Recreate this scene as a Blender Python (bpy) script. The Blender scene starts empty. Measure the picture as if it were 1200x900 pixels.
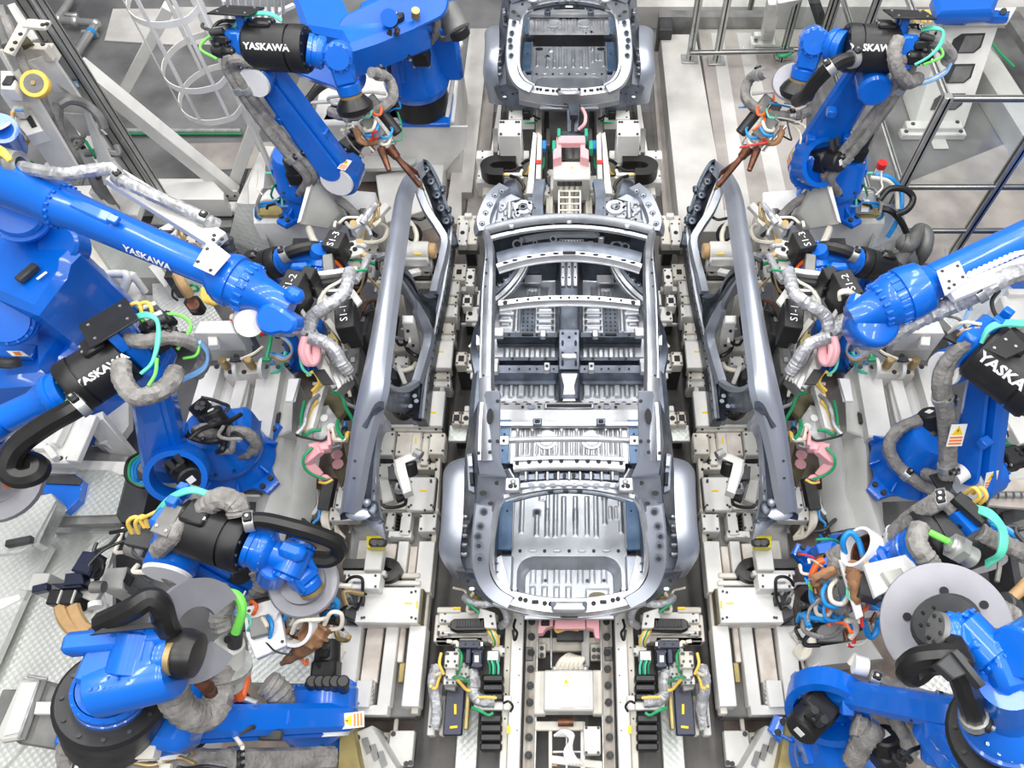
import bpy, bmesh, math, random
import numpy as np
from mathutils import Vector, Matrix
random.seed(7)
V = lambda *a: Vector(a)
Z = Vector((0, 0, 1)); X = Vector((1, 0, 0)); Y = Vector((0, 1, 0))
SC = bpy.context.scene
COL = SC.collection
# ---------------------------------------------------------------- camera geometry
CAMH, CAMF, CAMT = 6.1, 880.0, math.radians(59.0)
CX, CY = 667.0, 450.0
_S, _C = math.sin(CAMT), math.cos(CAMT)
def P(u, v, z):
    """survey: where the sight line of photo point (u, v) meets height z"""
    a = (u - CX) / CAMF; b = (CY - v) / CAMF
    s = (z - CAMH) / (-_S + b * _C)
    return Vector((a * s, s * (_C + b * _S), z))
def zat(x, y, v):
    """height on the plumb line at (x, y) that the photo shows at row v"""
    b = (CY - v) / CAMF; s = y / (_C + b * _S)
    return CAMH + s * (-_S + b * _C)
def PX(pts):
    return [P(*p) for p in pts]
# ---------------------------------------------------------------- materials
def lin(c):
    return tuple(((x / 255) / 12.92 if x / 255 <= 0.04045 else ((x / 255 + 0.055) / 1.055) ** 2.4) for x in c) + (1.0,)
def mat(name, rgb, rough=0.5, metal=0.0, var=0.0, scale=6.0, rvar=0.0, bump=0.0, bscale=40.0, rgb2=None, spec=0.5, coat=0.0, detail=5.0):
    m = bpy.data.materials.new(name); m.use_nodes = True
    nt = m.node_tree; b = nt.nodes['Principled BSDF']
    b.inputs['Base Color'].default_value = lin(rgb); b.inputs['Roughness'].default_value = rough
    b.inputs['Metallic'].default_value = metal
    b.inputs['Specular IOR Level'].default_value = spec
    b.inputs['Coat Weight'].default_value = coat
    tc = None
    def noise(sc, det=detail):
        nonlocal tc
        if tc is None:
            tc = nt.nodes.new('ShaderNodeNewGeometry')
        n = nt.nodes.new('ShaderNodeTexNoise'); n.inputs['Scale'].default_value = sc; n.inputs['Detail'].default_value = det
        nt.links.new(tc.outputs['Position'], n.inputs['Vector']); return n
    if var > 0 or rgb2:
        n = noise(scale)
        r = nt.nodes.new('ShaderNodeValToRGB')
        r.color_ramp.elements[0].position = 0.34; r.color_ramp.elements[1].position = 0.66
        c2 = rgb2 or tuple(max(0, x * (1 - var)) for x in rgb)
        r.color_ramp.elements[0].color = lin(c2); r.color_ramp.elements[1].color = lin(rgb)
        nt.links.new(n.outputs['Fac'], r.inputs['Fac']); nt.links.new(r.outputs['Color'], b.inputs['Base Color'])
    if rvar > 0:
        n = noise(scale * 1.7)
        mr = nt.nodes.new('ShaderNodeMapRange'); mr.inputs['To Min'].default_value = max(0.05, rough - rvar); mr.inputs['To Max'].default_value = rough + rvar
        mr.inputs['From Min'].default_value = 0.3; mr.inputs['From Max'].default_value = 0.7
        nt.links.new(n.outputs['Fac'], mr.inputs['Value']); nt.links.new(mr.outputs['Result'], b.inputs['Roughness'])
    if bump > 0:
        n = noise(bscale, 3.0)
        bp = nt.nodes.new('ShaderNodeBump'); bp.inputs['Strength'].default_value = bump; bp.inputs['Distance'].default_value = 0.01
        nt.links.new(n.outputs['Fac'], bp.inputs['Height']); nt.links.new(bp.outputs['Normal'], b.inputs['Normal'])
    return m
M = {}
M['white'] = mat('machine_white_paint', (233, 232, 228), 0.42, var=0.11, scale=2.3, rvar=0.12)
M['cream'] = mat('worn_cream_paint', (228, 224, 214), 0.5, rgb2=(192, 186, 174), scale=3.5, rvar=0.12)
M['dirty'] = mat('dusty_white_plate', (226, 220, 212), 0.6, rgb2=(186, 174, 163), scale=5.0)
M['lgrey'] = mat('light_grey_paint', (205, 205, 200), 0.45, var=0.08, scale=3)
M['mgrey'] = mat('mid_grey_metal', (140, 140, 138), 0.5, metal=0.4, var=0.2, scale=5)
M['dgrey'] = mat('dark_grey_metal', (72, 73, 75), 0.5, metal=0.3, var=0.25, scale=6)
M['blue'] = mat('robot_blue_enamel', (4, 106, 216), 0.3, var=0.06, scale=2, coat=0.4)
M['navy'] = mat('blue_black_enamel', (35, 42, 66), 0.35, var=0.15, scale=8)
M['black'] = mat('black_cover', (34, 34, 36), 0.42, var=0.25, scale=5, rvar=0.08)
M['rubber'] = mat('black_rubber', (30, 29, 29), 0.35, var=0.3, scale=9)
M['fabric'] = mat('grey_hose_jacket', (152, 149, 146), 0.75, var=0.2, scale=14, bump=0.9, bscale=42)
M['silverwrap'] = mat('silver_wrap', (196, 197, 201), 0.45, metal=0.35, var=0.2, scale=14, bump=0.9, bscale=34)
M['steel'] = mat('galvanised_steel', (178, 182, 189), 0.38, metal=0.78, var=0.14, scale=5, rvar=0.08)
M['steelb'] = mat('bright_steel', (205, 207, 211), 0.36, metal=0.78, var=0.10, scale=6, rvar=0.08)
M['steeld'] = mat('dark_blue_steel', (124, 132, 146), 0.38, metal=0.75, var=0.2, scale=7, rvar=0.1)
M['steelk'] = mat('oiled_dark_steel', (88, 95, 106), 0.4, metal=0.85, var=0.25, scale=7, rvar=0.1)
M['bluestrip'] = mat('blue_coated_strip', (98, 122, 150), 0.45, metal=0.5, rgb2=(74, 100, 132), scale=9)
M['panel'] = mat('outer_panel_steel', (180, 186, 198), 0.38, metal=0.65, var=0.06, scale=2.5, rvar=0.06)
M['paneld'] = mat('inner_panel_steel', (118, 126, 138), 0.36, metal=0.8, var=0.2, scale=5, rvar=0.08)
M['alu'] = mat('aluminium_profile', (196, 196, 194), 0.35, metal=0.8, var=0.1, scale=8)
M['aluslot'] = mat('profile_slot_dark', (60, 60, 60), 0.5, metal=0.4)
M['zinc'] = mat('zinc_steel', (200, 202, 200), 0.4, metal=0.7, var=0.15, scale=15)
M['gold'] = mat('yellow_chromate', (176, 160, 104), 0.45, metal=0.5, var=0.15, scale=8)
M['olive'] = mat('olive_plate', (110, 104, 78), 0.5, metal=0.5, var=0.2, scale=8)
M['brass'] = mat('brass', (172, 150, 106), 0.42, metal=0.6)
M['copper'] = mat('weld_copper', (140, 92, 70), 0.45, metal=0.7, rgb2=(80, 56, 46), scale=18)
M['tan'] = mat('tan_leather', (176, 130, 92), 0.7, var=0.3, scale=14, bump=0.5, bscale=30)
M['hosetan'] = mat('tan_hose', (196, 160, 112), 0.5, var=0.12, scale=8)
M['yellow'] = mat('yellow_hose', (238, 200, 92), 0.45)
M['ylw'] = mat('safety_yellow', (232, 214, 40), 0.5, var=0.1, scale=10)
M['teal'] = mat('mint_hose', (96, 208, 180), 0.4)
M['green'] = mat('green_cable', (30, 150, 96), 0.4)
M['lime'] = mat('lime_hose', (120, 220, 90), 0.4)
M['lblue'] = mat('light_blue_hose', (126, 174, 226), 0.4)
M['cyan'] = mat('blue_air_hose', (30, 140, 214), 0.35)
M['orange'] = mat('orange_hose', (236, 104, 40), 0.45)
M['red'] = mat('red_cap', (214, 44, 40), 0.4)
M['pink'] = mat('salmon_pink_paint', (238, 176, 182), 0.45, var=0.06, scale=6)
M['pgreen'] = mat('jade_paint', (40, 160, 126), 0.45)
M['cwhite'] = mat('ivory_cable', (226, 220, 204), 0.45)
M['plastic'] = mat('white_plastic', (238, 238, 238), 0.35)
M['discgrey'] = mat('grey_disc_plate', (150, 150, 157), 0.45, metal=0.3, var=0.08, scale=4)
M['floor'] = mat('polished_dark_concrete', (128, 128, 128), 0.42, rgb2=(82, 82, 84), scale=1.3, rvar=0.1, detail=9)
M['floord'] = mat('dark_pit_floor', (112, 109, 106), 0.55, rgb2=(70, 68, 67), scale=2.2, detail=9)
M['rust'] = mat('stained_brown_floor', (138, 124, 114), 0.6, rgb2=(88, 76, 69), scale=4, detail=9)
M['conc'] = mat('light_concrete', (206, 204, 200), 0.6, rgb2=(178, 175, 171), scale=2.4, bump=0.15, bscale=60, detail=9)
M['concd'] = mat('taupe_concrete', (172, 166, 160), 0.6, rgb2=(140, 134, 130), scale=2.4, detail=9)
M['label'] = mat('label_white', (240, 240, 236), 0.5)
M['labely'] = mat('label_yellow', (246, 204, 30), 0.5)
M['labelo'] = mat('label_orange', (238, 130, 60), 0.5)
M['labelb'] = mat('label_blue', (90, 150, 200), 0.5)
M['ink'] = mat('black_ink', (20, 20, 20), 0.5)
M['purple'] = mat('violet_marker', (150, 80, 190), 0.5)
M['chalk'] = mat('white_marker', (235, 235, 240), 0.5)
M['hole'] = mat('hole_shadowed_steel', (24, 25, 28), 0.6, metal=0.2)  # dark colour put in for the shade inside holes and slots
def plate_mat(name, rgb):
    m = mat(name, rgb, 0.4, metal=0.45, var=0.1, scale=2.5)
    nt = m.node_tree; b = nt.nodes['Principled BSDF']
    g = nt.nodes.new('ShaderNodeNewGeometry')
    mp = nt.nodes.new('ShaderNodeMapping'); mp.inputs['Rotation'].default_value = (0, 0, math.radians(45)); mp.inputs['Scale'].default_value = (26, 26, 26)
    vo = nt.nodes.new('ShaderNodeTexVoronoi'); vo.inputs['Randomness'].default_value = 0.0; vo.inputs['Scale'].default_value = 1.0
    nt.links.new(g.outputs['Position'], mp.inputs['Vector']); nt.links.new(mp.outputs['Vector'], vo.inputs['Vector'])
    bp = nt.nodes.new('ShaderNodeBump'); bp.inputs['Strength'].default_value = 0.6; bp.inputs['Distance'].default_value = 0.006; bp.invert = True
    nt.links.new(vo.outputs['Distance'], bp.inputs['Height']); nt.links.new(bp.outputs['Normal'], b.inputs['Normal'])
    return m
M['tread'] = plate_mat('tread_plate', (206, 210, 206))
M['treadw'] = plate_mat('pale_tread_plate', (224, 226, 222))
def glass_mat():
    m = bpy.data.materials.new('clear_guard_panel'); m.use_nodes = True; nt = m.node_tree
    for n in list(nt.nodes): nt.nodes.remove(n)
    o = nt.nodes.new('ShaderNodeOutputMaterial'); mx = nt.nodes.new('ShaderNodeMixShader')
    t = nt.nodes.new('ShaderNodeBsdfTransparent'); t.inputs['Color'].default_value = (0.97, 0.985, 0.98, 1)
    g = nt.nodes.new('ShaderNodeBsdfGlossy'); g.inputs['Roughness'].default_value = 0.04
    mx.inputs['Fac'].default_value = 0.06; nt.links.new(t.outputs[0], mx.inputs[1]); nt.links.new(g.outputs[0], mx.inputs[2]); nt.links.new(mx.outputs[0], o.inputs['Surface'])
    return m
M['glass'] = glass_mat()
# ---------------------------------------------------------------- mesh collector
SIDE = 1  # -1 builds the same survey points on the far side of the line's centre plane
def catmull(pts, sub=6):
    if len(pts) < 3: return list(pts)
    out = []
    n = len(pts)
    for i in range(n - 1):
        p0 = pts[i - 1] if i else pts[0] * 2 - pts[1]
        p1, p2 = pts[i], pts[i + 1]
        p3 = pts[i + 2] if i + 2 < n else pts[-1] * 2 - pts[-2]
        for k in range(sub):
            t = k / sub
            out.append(0.5 * ((2 * p1) + (p2 - p0) * t + (2 * p0 - 5 * p1 + 4 * p2 - p3) * t * t + (3 * p1 - p0 - 3 * p2 + p3) * t ** 3))
    out.append(pts[-1].copy())
    return out
def frame(d, up=Z):
    d = d.normalized()
    s = up.cross(d)
    if s.length < 1e-4: s = X.cross(d)
    s.normalize(); return s, d.cross(s).normalized(), d
class MB:
    def __init__(s, m='white'):
        s.v = []; s.f = []; s.m = []; s.slots = []; s.dm = m
    def _mi(s, m):
        m = m or s.dm
        if m not in s.slots: s.slots.append(m)
        return s.slots.index(m)
    def add(s, vs, fs, m=None):
        k = len(s.v); mi = s._mi(m)
        s.v += [tuple(p) for p in vs]
        for f in fs:
            s.f.append(tuple(i + k for i in f)); s.m.append(mi)
        return s
    def box(s, c, size, R=None, b=0.006, m=None):
        hx, hy, hz = [max(1e-4, x / 2) for x in size]
        b = min(b, hx * 0.6, hy * 0.6, hz * 0.6)
        vs = []; idx = {}
        for sx in (-1, 1):
            for sy in (-1, 1):
                for sz in (-1, 1):
                    for ax in range(3):
                        p = Vector((sx * (hx - b), sy * (hy - b), sz * (hz - b)))
                        p[ax] = (sx, sy, sz)[ax] * (hx, hy, hz)[ax]
                        idx[(sx, sy, sz, ax)] = len(vs); vs.append(p)
        fs = []
        for ax in range(3):
            o1, o2 = [(1, 2), (0, 2), (0, 1)][ax]
            for sg in (-1, 1):
                q = []
                for a1, a2 in ((-1, -1), (1, -1), (1, 1), (-1, 1)):
                    k = [0, 0, 0]; k[ax] = sg; k[o1] = a1; k[o2] = a2; q.append(idx[(k[0], k[1], k[2], ax)])
                fs.append(tuple(q))
            for a1 in (-1, 1):
                for a2 in (-1, 1):
                    k0 = [0, 0, 0]; k1 = [0, 0, 0]
                    k0[ax] = -1; k1[ax] = 1
                    for k in (k0, k1): k[o1] = a1; k[o2] = a2
                    fs.append((idx[(*k0, o1)], idx[(*k0, o2)], idx[(*k1, o2)], idx[(*k1, o1)]))
        for sx in (-1, 1):
            for sy in (-1, 1):
                for sz in (-1, 1):
                    fs.append(tuple(idx[(sx, sy, sz, a)] for a in range(3)))
        c = Vector(c)
        vs = [(R @ p if R else p) + c for p in vs]
        return s.add(vs, fs, m)
    def bp(s, u0, v0, u1, v1, z, h, b=0.006, m=None):
        """axis-aligned block whose top face spans the photo rectangle at height z"""
        vm = (v0 + v1) / 2; um = (u0 + u1) / 2
        x0, x1 = P(u0, vm, z).x, P(u1, vm, z).x; y0, y1 = P(um, v1, z).y, P(um, v0, z).y
        return s.box(((x0 + x1) / 2, (y0 + y1) / 2, z - h / 2), (abs(x1 - x0), abs(y1 - y0), h), None, b, m)
    def bt(s, c, d, w, h, l, up=Z, b=0.006, m=None):
        """block of length l along d centred at c, width w, height h (along up)"""
        sd, u, d = frame(Vector(d), up)
        return s.box(c, (w, h, l), Matrix((sd, u, d)).transposed(), b, m)
    def beam(s, a, b_, w, h=None, up=Z, b=0.006, m=None):
        a, b_ = Vector(a), Vector(b_)
        return s.bt((a + b_) / 2, b_ - a, w, h or w, (b_ - a).length, up, b, m)
    def prism(s, pts, off, m=None, bev=0.0):
        n = len(pts); pts = [Vector(p) for p in pts]; off = Vector(off)
        if bev > 0:
            c = sum(pts, Vector()) / n; o = off.normalized() * bev
            ins = [p + (c - p).normalized() * bev * 1.3 for p in pts]
            rings = [[p + off * 0 for p in ins], [p - o * -1 for p in pts], [p + off - o for p in pts], [p + off for p in ins]]
        else:
            rings = [pts, [p + off for p in pts]]
        vs = [p for r in rings for p in r]
        fs = [tuple(reversed(range(n))), tuple(range((len(rings) - 1) * n, len(rings) * n))]
        for k in range(len(rings) - 1):
            for i in range(n):
                j = (i + 1) % n; fs.append((k * n + i, k * n + j, k * n + n + j, k * n + n + i))
        return s.add(vs, fs, m)
    def slab(s, px, z, h, m=None, bev=0.005):
        """plate with its outline surveyed at height z, thickness h downward"""
        pts = [P(u, v, z) for u, v in px]
        return s.prism(pts, (0, 0, -h), m, min(bev, h * 0.3))
    def sheet(s, px, th=0.006, m=None):
        """bent sheet: corner survey points with their own heights"""
        pts = [P(*p) for p in px]
        n = (pts[1] - pts[0]).cross(pts[2] - pts[0]).normalized()
        return s.prism(pts, n * th, m)
    def cyl(s, a, b, r0, r1=None, n=18, m=None, ch=0.0):
        a, b = Vector(a), Vector(b); r1 = r0 if r1 is None else r1
        L = (b - a).length
        prof = [(0, r0), (L, r1)] if ch <= 0 else [(0, r0 - ch), (ch, r0), (L - ch, r1), (L, r1 - ch)]
        return s.lathe(a, b - a, prof, n, m)
    def lathe(s, a, d, prof, n=24, m=None):
        a = Vector(a); e1, e2, d = frame(Vector(d))
        vs = []; fs = []
        for t, r in prof:
            for i in range(n):
                q = 2 * math.pi * i / n
                vs.append(a + d * t + (e1 * math.cos(q) + e2 * math.sin(q)) * max(r, 1e-4))
        for k in range(len(prof) - 1):
            for i in range(n):
                j = (i + 1) % n; fs.append((k * n + i, k * n + j, k * n + n + j, k * n + n + i))
        fs.append(tuple(reversed(range(n)))); fs.append(tuple(range((len(prof) - 1) * n, len(prof) * n)))
        return s.add(vs, fs, m)
    def pipe(s, a, d, ro, ri, L, n=28, m=None):
        a = Vector(a); e1, e2, d = frame(Vector(d)); vs = []; fs = []
        for t, r in ((0, ro), (L, ro), (L, ri), (0, ri)):
            for i in range(n):
                q = 2 * math.pi * i / n; vs.append(a + d * t + (e1 * math.cos(q) + e2 * math.sin(q)) * r)
        for k in range(4):
            for i in range(n):
                j = (i + 1) % n; k2 = (k + 1) % 4; fs.append((k * n + i, k * n + j, k2 * n + j, k2 * n + i))
        return s.add(vs, fs, m)
    def ball(s, c, r, m=None, n=14, sc=(1, 1, 1)):
        vs = []; fs = []; k = n // 2; c = Vector(c)
        for i in range(k + 1):
            t = math.pi * i / k
            for j in range(n):
                q = 2 * math.pi * j / n
                vs.append(c + Vector((sc[0] * math.sin(t) * math.cos(q), sc[1] * math.sin(t) * math.sin(q), sc[2] * math.cos(t))) * r)
        for i in range(k):
            for j in range(n):
                fs.append((i * n + j, i * n + (j + 1) % n, i * n + n + (j + 1) % n, i * n + n + j))
        return s.add(vs, fs, m)
    def tube(s, pts, r, n=8, m=None, sub=6, wr=0.0, closed=False):
        pts = [Vector(p) for p in pts]
        rr = r if isinstance(r, (list, tuple)) else None
        q = catmull(pts, sub); N = len(q)
        if N < 2: return s
        vs = []; fs = []; d = (q[1] - q[0]).normalized(); e1, e2, _ = frame(d)
        for i, p in enumerate(q):
            dn = (q[min(i + 1, N - 1)] - q[max(i - 1, 0)])
            if dn.length > 1e-7: dn.normalize()
            else: dn = d
            rot = d.rotation_difference(dn); e1 = rot @ e1; e2 = rot @ e2; d = dn
            if rr:
                x = i / (N - 1) * (len(rr) - 1); k = min(int(x), len(rr) - 2); rad = rr[k] + (rr[k + 1] - rr[k]) * (x - k)
            else: rad = r
            if wr: rad *= 1 + wr * math.sin(i * 2.1) * 0.6 + wr * random.uniform(-0.6, 0.6)
            for k in range(n):
                t = 2 * math.pi * k / n
                rk = rad * (1 + (random.uniform(-wr, wr) * 0.7 if wr else 0))
                vs.append(p + (e1 * math.cos(t) + e2 * math.sin(t)) * rk)
        for i in range(N - 1):
            for k in range(n):
                j = (k + 1) % n; fs.append((i * n + k, i * n + j, i * n + n + j, i * n + n + k))
        fs.append(tuple(reversed(range(n)))); fs.append(tuple(range((N - 1) * n, N * n)))
        return s.add(vs, fs, m)
    def sweep(s, pts, prof, up=Z, m=None, sub=4, cap=True, scale=None):
        """sweep a closed 2-D profile [(side, up)] along points; scale = optional list of (sx, sy) per point"""
        pts = [Vector(p) for p in pts]; q = catmull(pts, sub) if sub > 1 else pts; N = len(q); n = len(prof); vs = []; fs = []
        for i, p in enumerate(q):
            d = q[min(i + 1, N - 1)] - q[max(i - 1, 0)]
            upv = up(i / (N - 1)) if callable(up) else up
            e1, e2, _ = frame(d, upv)
            sx = sy = 1.0
            if scale:
                x = i / (N - 1) * (len(scale) - 1); k = min(int(x), len(scale) - 2); t = x - k
                sx = scale[k][0] * (1 - t) + scale[k + 1][0] * t; sy = scale[k][1] * (1 - t) + scale[k + 1][1] * t
            for a, b in prof: vs.append(p + e1 * a * sx + e2 * b * sy)
        for i in range(N - 1):
            for k in range(n):
                j = (k + 1) % n; fs.append((i * n + k, i * n + j, i * n + n + j, i * n + n + k))
        if cap: fs.append(tuple(reversed(range(n)))); fs.append(tuple(range((N - 1) * n, N * n)))
        return s.add(vs, fs, m)
    def stad(s, A, B, rA, rB, nrm, th, m=None, bev=0.012, n=14):
        """tapered round-ended link plate, centred on its mid plane"""
        A, B = Vector(A), Vector(B); nrm = Vector(nrm).normalized()
        d = (B - A); d = (d - nrm * d.dot(nrm)); L = d.length; d.normalize(); sd = nrm.cross(d)
        al = math.asin(max(-1, min(1, (rA - rB) / max(L, 1e-6))))
        def ring(e):
            out = []
            for i in range(n + 1):
                t = math.pi / 2 - al + (math.pi + 2 * al) * i / n
                out.append(A + (d * math.cos(t) + sd * math.sin(t)) * (rA - e))
            for i in range(n + 1):
                t = -math.pi / 2 - al + (math.pi - 2 * al) * i / n
                out.append(A + d * L + (d * math.cos(t) + sd * math.sin(t)) * (rB - e))
            return out
        lev = [(-th / 2, bev), (-th / 2 + bev, 0), (th / 2 - bev, 0), (th / 2, bev)]
        vs = []; fs = []
        for h, e in lev: vs += [p + nrm * h for p in ring(e)]
        k = 2 * (n + 1)
        for l in range(3):
            for i in range(k):
                j = (i + 1) % k; fs.append((l * k + i, l * k + j, l * k + k + j, l * k + k + i))
        fs.append(tuple(reversed(range(k)))); fs.append(tuple(range(3 * k, 4 * k)))
        return s.add(vs, fs, m)
    def grid(s, fn, nu, nv, m=None):
        vs = [fn(i / nu, j / nv) for j in range(nv + 1) for i in range(nu + 1)]
        fs = [(j * (nu + 1) + i, j * (nu + 1) + i + 1, (j + 1) * (nu + 1) + i + 1, (j + 1) * (nu + 1) + i) for j in range(nv) for i in range(nu)]
        return s.add(vs, fs, m)
    def bolt(s, p, r=0.012, h=0.008, nrm=Z, m='dgrey'):
        p = Vector(p); return s.cyl(p, p + Vector(nrm).normalized() * h, r, n=6, m=m)
    def bolts(s, pxs, z, r=0.01, m='dgrey'):
        for u, v in pxs:
            p = P(u, v, z); s.cyl(p - Z * 0.004, p + Z * 0.006, r, n=8, m=m)
        return s
    def ruled(s, A, B, nu=16, nv=5, bulge=None, m=None):
        """sheet between two edge curves, bowed by bulge in the middle"""
        def rs(pts):
            q = catmull([Vector(p) for p in pts], 10); out = []
            for i in range(nu + 1):
                x = i / nu * (len(q) - 1); k = min(int(x), len(q) - 2); out.append(q[k].lerp(q[k + 1], x - k))
            return out
        a, b = rs(A), rs(B); bl = Vector(bulge) if bulge else Vector()
        vs = [a[i].lerp(b[i], j / nv) + bl * math.sin(math.pi * j / nv) for j in range(nv + 1) for i in range(nu + 1)]
        fs = [(j * (nu + 1) + i, j * (nu + 1) + i + 1, (j + 1) * (nu + 1) + i + 1, (j + 1) * (nu + 1) + i) for j in range(nv) for i in range(nu)]
        return s.add(vs, fs, m)
    def flip(s):
        s.v = [(-x, y, z) for x, y, z in s.v]; return s
    def disc(s, p, nrm, r, m='hole', th=0.003, n=16, e=None, ax=None):
        """thin (oval when e is given) disc on a surface; its dark default paints in the shade of a hole"""
        p = Vector(p); e1, e2, d = frame(Vector(nrm), ax or Y)
        vs = []; e = e or r
        for t in (-th, th):
            for i in range(n):
                q = 2 * math.pi * i / n; vs.append(p + e1 * math.cos(q) * r + e2 * math.sin(q) * e + d * t)
        fs = [tuple(reversed(range(n))), tuple(range(n, 2 * n))] + [(i, (i + 1) % n, n + (i + 1) % n, n + i) for i in range(n)]
        return s.add(vs, fs, m)
    def sym(s, start=0):
        """mirror everything from vertex `start` about the centre plane"""
        k = len(s.v); nv = [(-x, y, z) for x, y, z in s.v[start:]]
        off = k - start; s.v += nv
        nf = []; nm = []
        for f, mi in zip(s.f, s.m):
            if min(f) >= start: nf.append(tuple(i + off for i in reversed(f))); nm.append(mi)
        s.f += nf; s.m += nm
        return s
    def build(s, name, parent=None, label=None):
        me = bpy.data.meshes.new(name)
        vs = s.v if SIDE == 1 else [(-x, y, z) for x, y, z in s.v]
        me.from_pydata(vs, [], s.f)
        for k in s.slots: me.materials.append(M[k])
        me.polygons.foreach_set('material_index', s.m)
        bm = bmesh.new(); bm.from_mesh(me); bmesh.ops.recalc_face_normals(bm, faces=bm.faces); bm.to_mesh(me); bm.free()
        me.polygons.foreach_set('use_smooth', [True] * len(me.polygons))
        me.set_sharp_from_angle(angle=math.radians(38))
        me.update()
        o = bpy.data.objects.new(name, me); COL.objects.link(o)
        if parent: o.parent = parent
        if label: o['label'] = label
        return o
ROOTS = []
LABELS = set()
def tag(o, label, cat, group=None):
    o['label'] = label; o['category'] = cat
    if group: o['group'] = group
    LABELS.add(label)
def thing(name, label, cat, group=None):
    o = bpy.data.objects.new(name, None); COL.objects.link(o); o.empty_display_size = 0.1
    tag(o, label, cat, group); ROOTS.append(o); return o
def solo(name, label, cat, mb, group=None):
    o = mb.build(name); tag(o, label, cat, group); ROOTS.append(o); return o
def struct(name, mb):
    o = mb.build(name); o['kind'] = 'structure'; return o
def finish(o):
    """put a thing's origin at the middle of its base"""
    ms = [c for c in [o] + list(o.children_recursive) if c.type == 'MESH']
    co = np.concatenate([np.array([v.co for v in c.data.vertices]) for c in ms if len(c.data.vertices)])
    lo, hi = co.min(0), co.max(0); b = Vector(((lo[0] + hi[0]) / 2, (lo[1] + hi[1]) / 2, lo[2]))
    for c in ms: c.data.transform(Matrix.Translation(-b))
    o.location = b
def copy_tree(o, parent=None):
    c = o.copy(); COL.objects.link(c); c.parent = parent
    for ch in list(o.children): copy_tree(ch, c)
    return c
def lettering(txt, size, o, xd, yd, m, parent, name='lettering', wrap=None, bold=0.036, th=0.0015):
    """flat letters standing on a surface: origin o (middle), reading along xd, up along yd; wrap = (axis point, axis dir, radius)"""
    cu = bpy.data.curves.new(name, 'FONT'); cu.body = txt; cu.size = size; cu.align_x = 'CENTER'; cu.align_y = 'CENTER'
    cu.offset = bold * size; cu.resolution_u = 2
    ob = bpy.data.objects.new(name, cu); me = bpy.data.meshes.new_from_object(ob); me.transform(Matrix.Diagonal((1.12, 1, 1, 1)))
    bpy.data.objects.remove(ob); bpy.data.curves.remove(cu)
    xd = Vector(xd).normalized(); yd = Vector(yd); yd = (yd - xd * yd.dot(xd)).normalized(); nd = xd.cross(yd)
    bm = bmesh.new(); bm.from_mesh(me)
    if wrap:
        bmesh.ops.subdivide_edges(bm, edges=[e for e in bm.edges if e.calc_length() > size * 0.3], cuts=2)
    for v in bm.verts:
        x, y = v.co.x, v.co.y
        if wrap:
            r = wrap; a = y / r
            v.co = o + xd * x + yd * (math.sin(a) * r) + nd * (math.cos(a) * r - r + th)
        else:
            v.co = o + xd * x + yd * y + nd * th
    bm.to_mesh(me); bm.free(); me.name = name
    me.materials.clear(); me.materials.append(M[m])
    ob = bpy.data.objects.new(name, me); COL.objects.link(ob); ob.parent = parent
    return ob
# ================================================================ setting
mb = MB('floor'); mb.box((0, 6, -0.05), (34, 34, 0.1), b=0.001)
struct('floor', mb)
mb = MB('floord'); mb.box((0, 3.4, 0.004), (2.3, 8.2, 0.008), b=0.001)
mb.box((-1.85, 3.2, 0.003), (1.4, 6.5, 0.006), b=0.001, m='rust'); mb.box((1.85, 3.2, 0.003), (1.4, 6.5, 0.006), b=0.001, m='rust')
struct('trim_7', mb)
# raised concrete strips either side of the line
mb = MB('conc'); mb.slab([(551, 33), (574, 33), (553, 225), (526, 225)], 0.12, 0.12); mb.slab([(526, 225), (541, 225), (541, 262), (519, 262)], 0.12, 0.12)
struct('trim_1', mb)
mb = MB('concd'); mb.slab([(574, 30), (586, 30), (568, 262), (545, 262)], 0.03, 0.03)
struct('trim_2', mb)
mb = MB('conc')
mb.slab([(774, 40), (815, 40), (840, 181), (852, 271), (797, 271)], 0.36, 0.36)
mb.slab([(818, 34), (945, 34), (945, 246), (849, 246)], 0.35, 0.35, m='concd')
mb.slab([(833, 38), (847, 38), (880, 246), (862, 246)], 0.357, 0.05); mb.slab([(863, 38), (880, 38), (926, 246), (905, 246)], 0.357, 0.05)
mb.slab([(849, 246), (945, 246), (948, 272), (852, 272)], 0.36, 0.36)
struct('trim_3', mb)
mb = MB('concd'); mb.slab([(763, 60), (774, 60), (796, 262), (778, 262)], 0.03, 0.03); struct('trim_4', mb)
# far kerb closing the bay
mb = MB('mgrey'); mb.slab([(772, 12), (905, 12), (905, 20), (772, 20)], 0.5, 0.5)
mb.slab([(700, -60), (1300, -60), (1300, 8), (700, 8)], 0.3, 0.3, m='conc')
mb.slab([(773, 20), (788, 20), (788, 35), (773, 35)], 0.5, 0.14, m='dgrey')
struct('trim_5', mb)
mb = MB('conc'); mb.slab([(132, 10), (210, 10), (205, 52), (122, 47)], 0.02, 0.02)
mb.slab([(205, 8), (330, 8), (330, 52), (205, 52)], 0.012, 0.012); mb.slab([(215, 168), (330, 166), (330, 196), (225, 200)], 0.01, 0.01, m='concd')
mb.slab([(1060, 215), (1300, 120), (1300, 330), (1000, 300)], 0.015, 0.015, m='concd')
struct('trim_6', mb)
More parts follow.
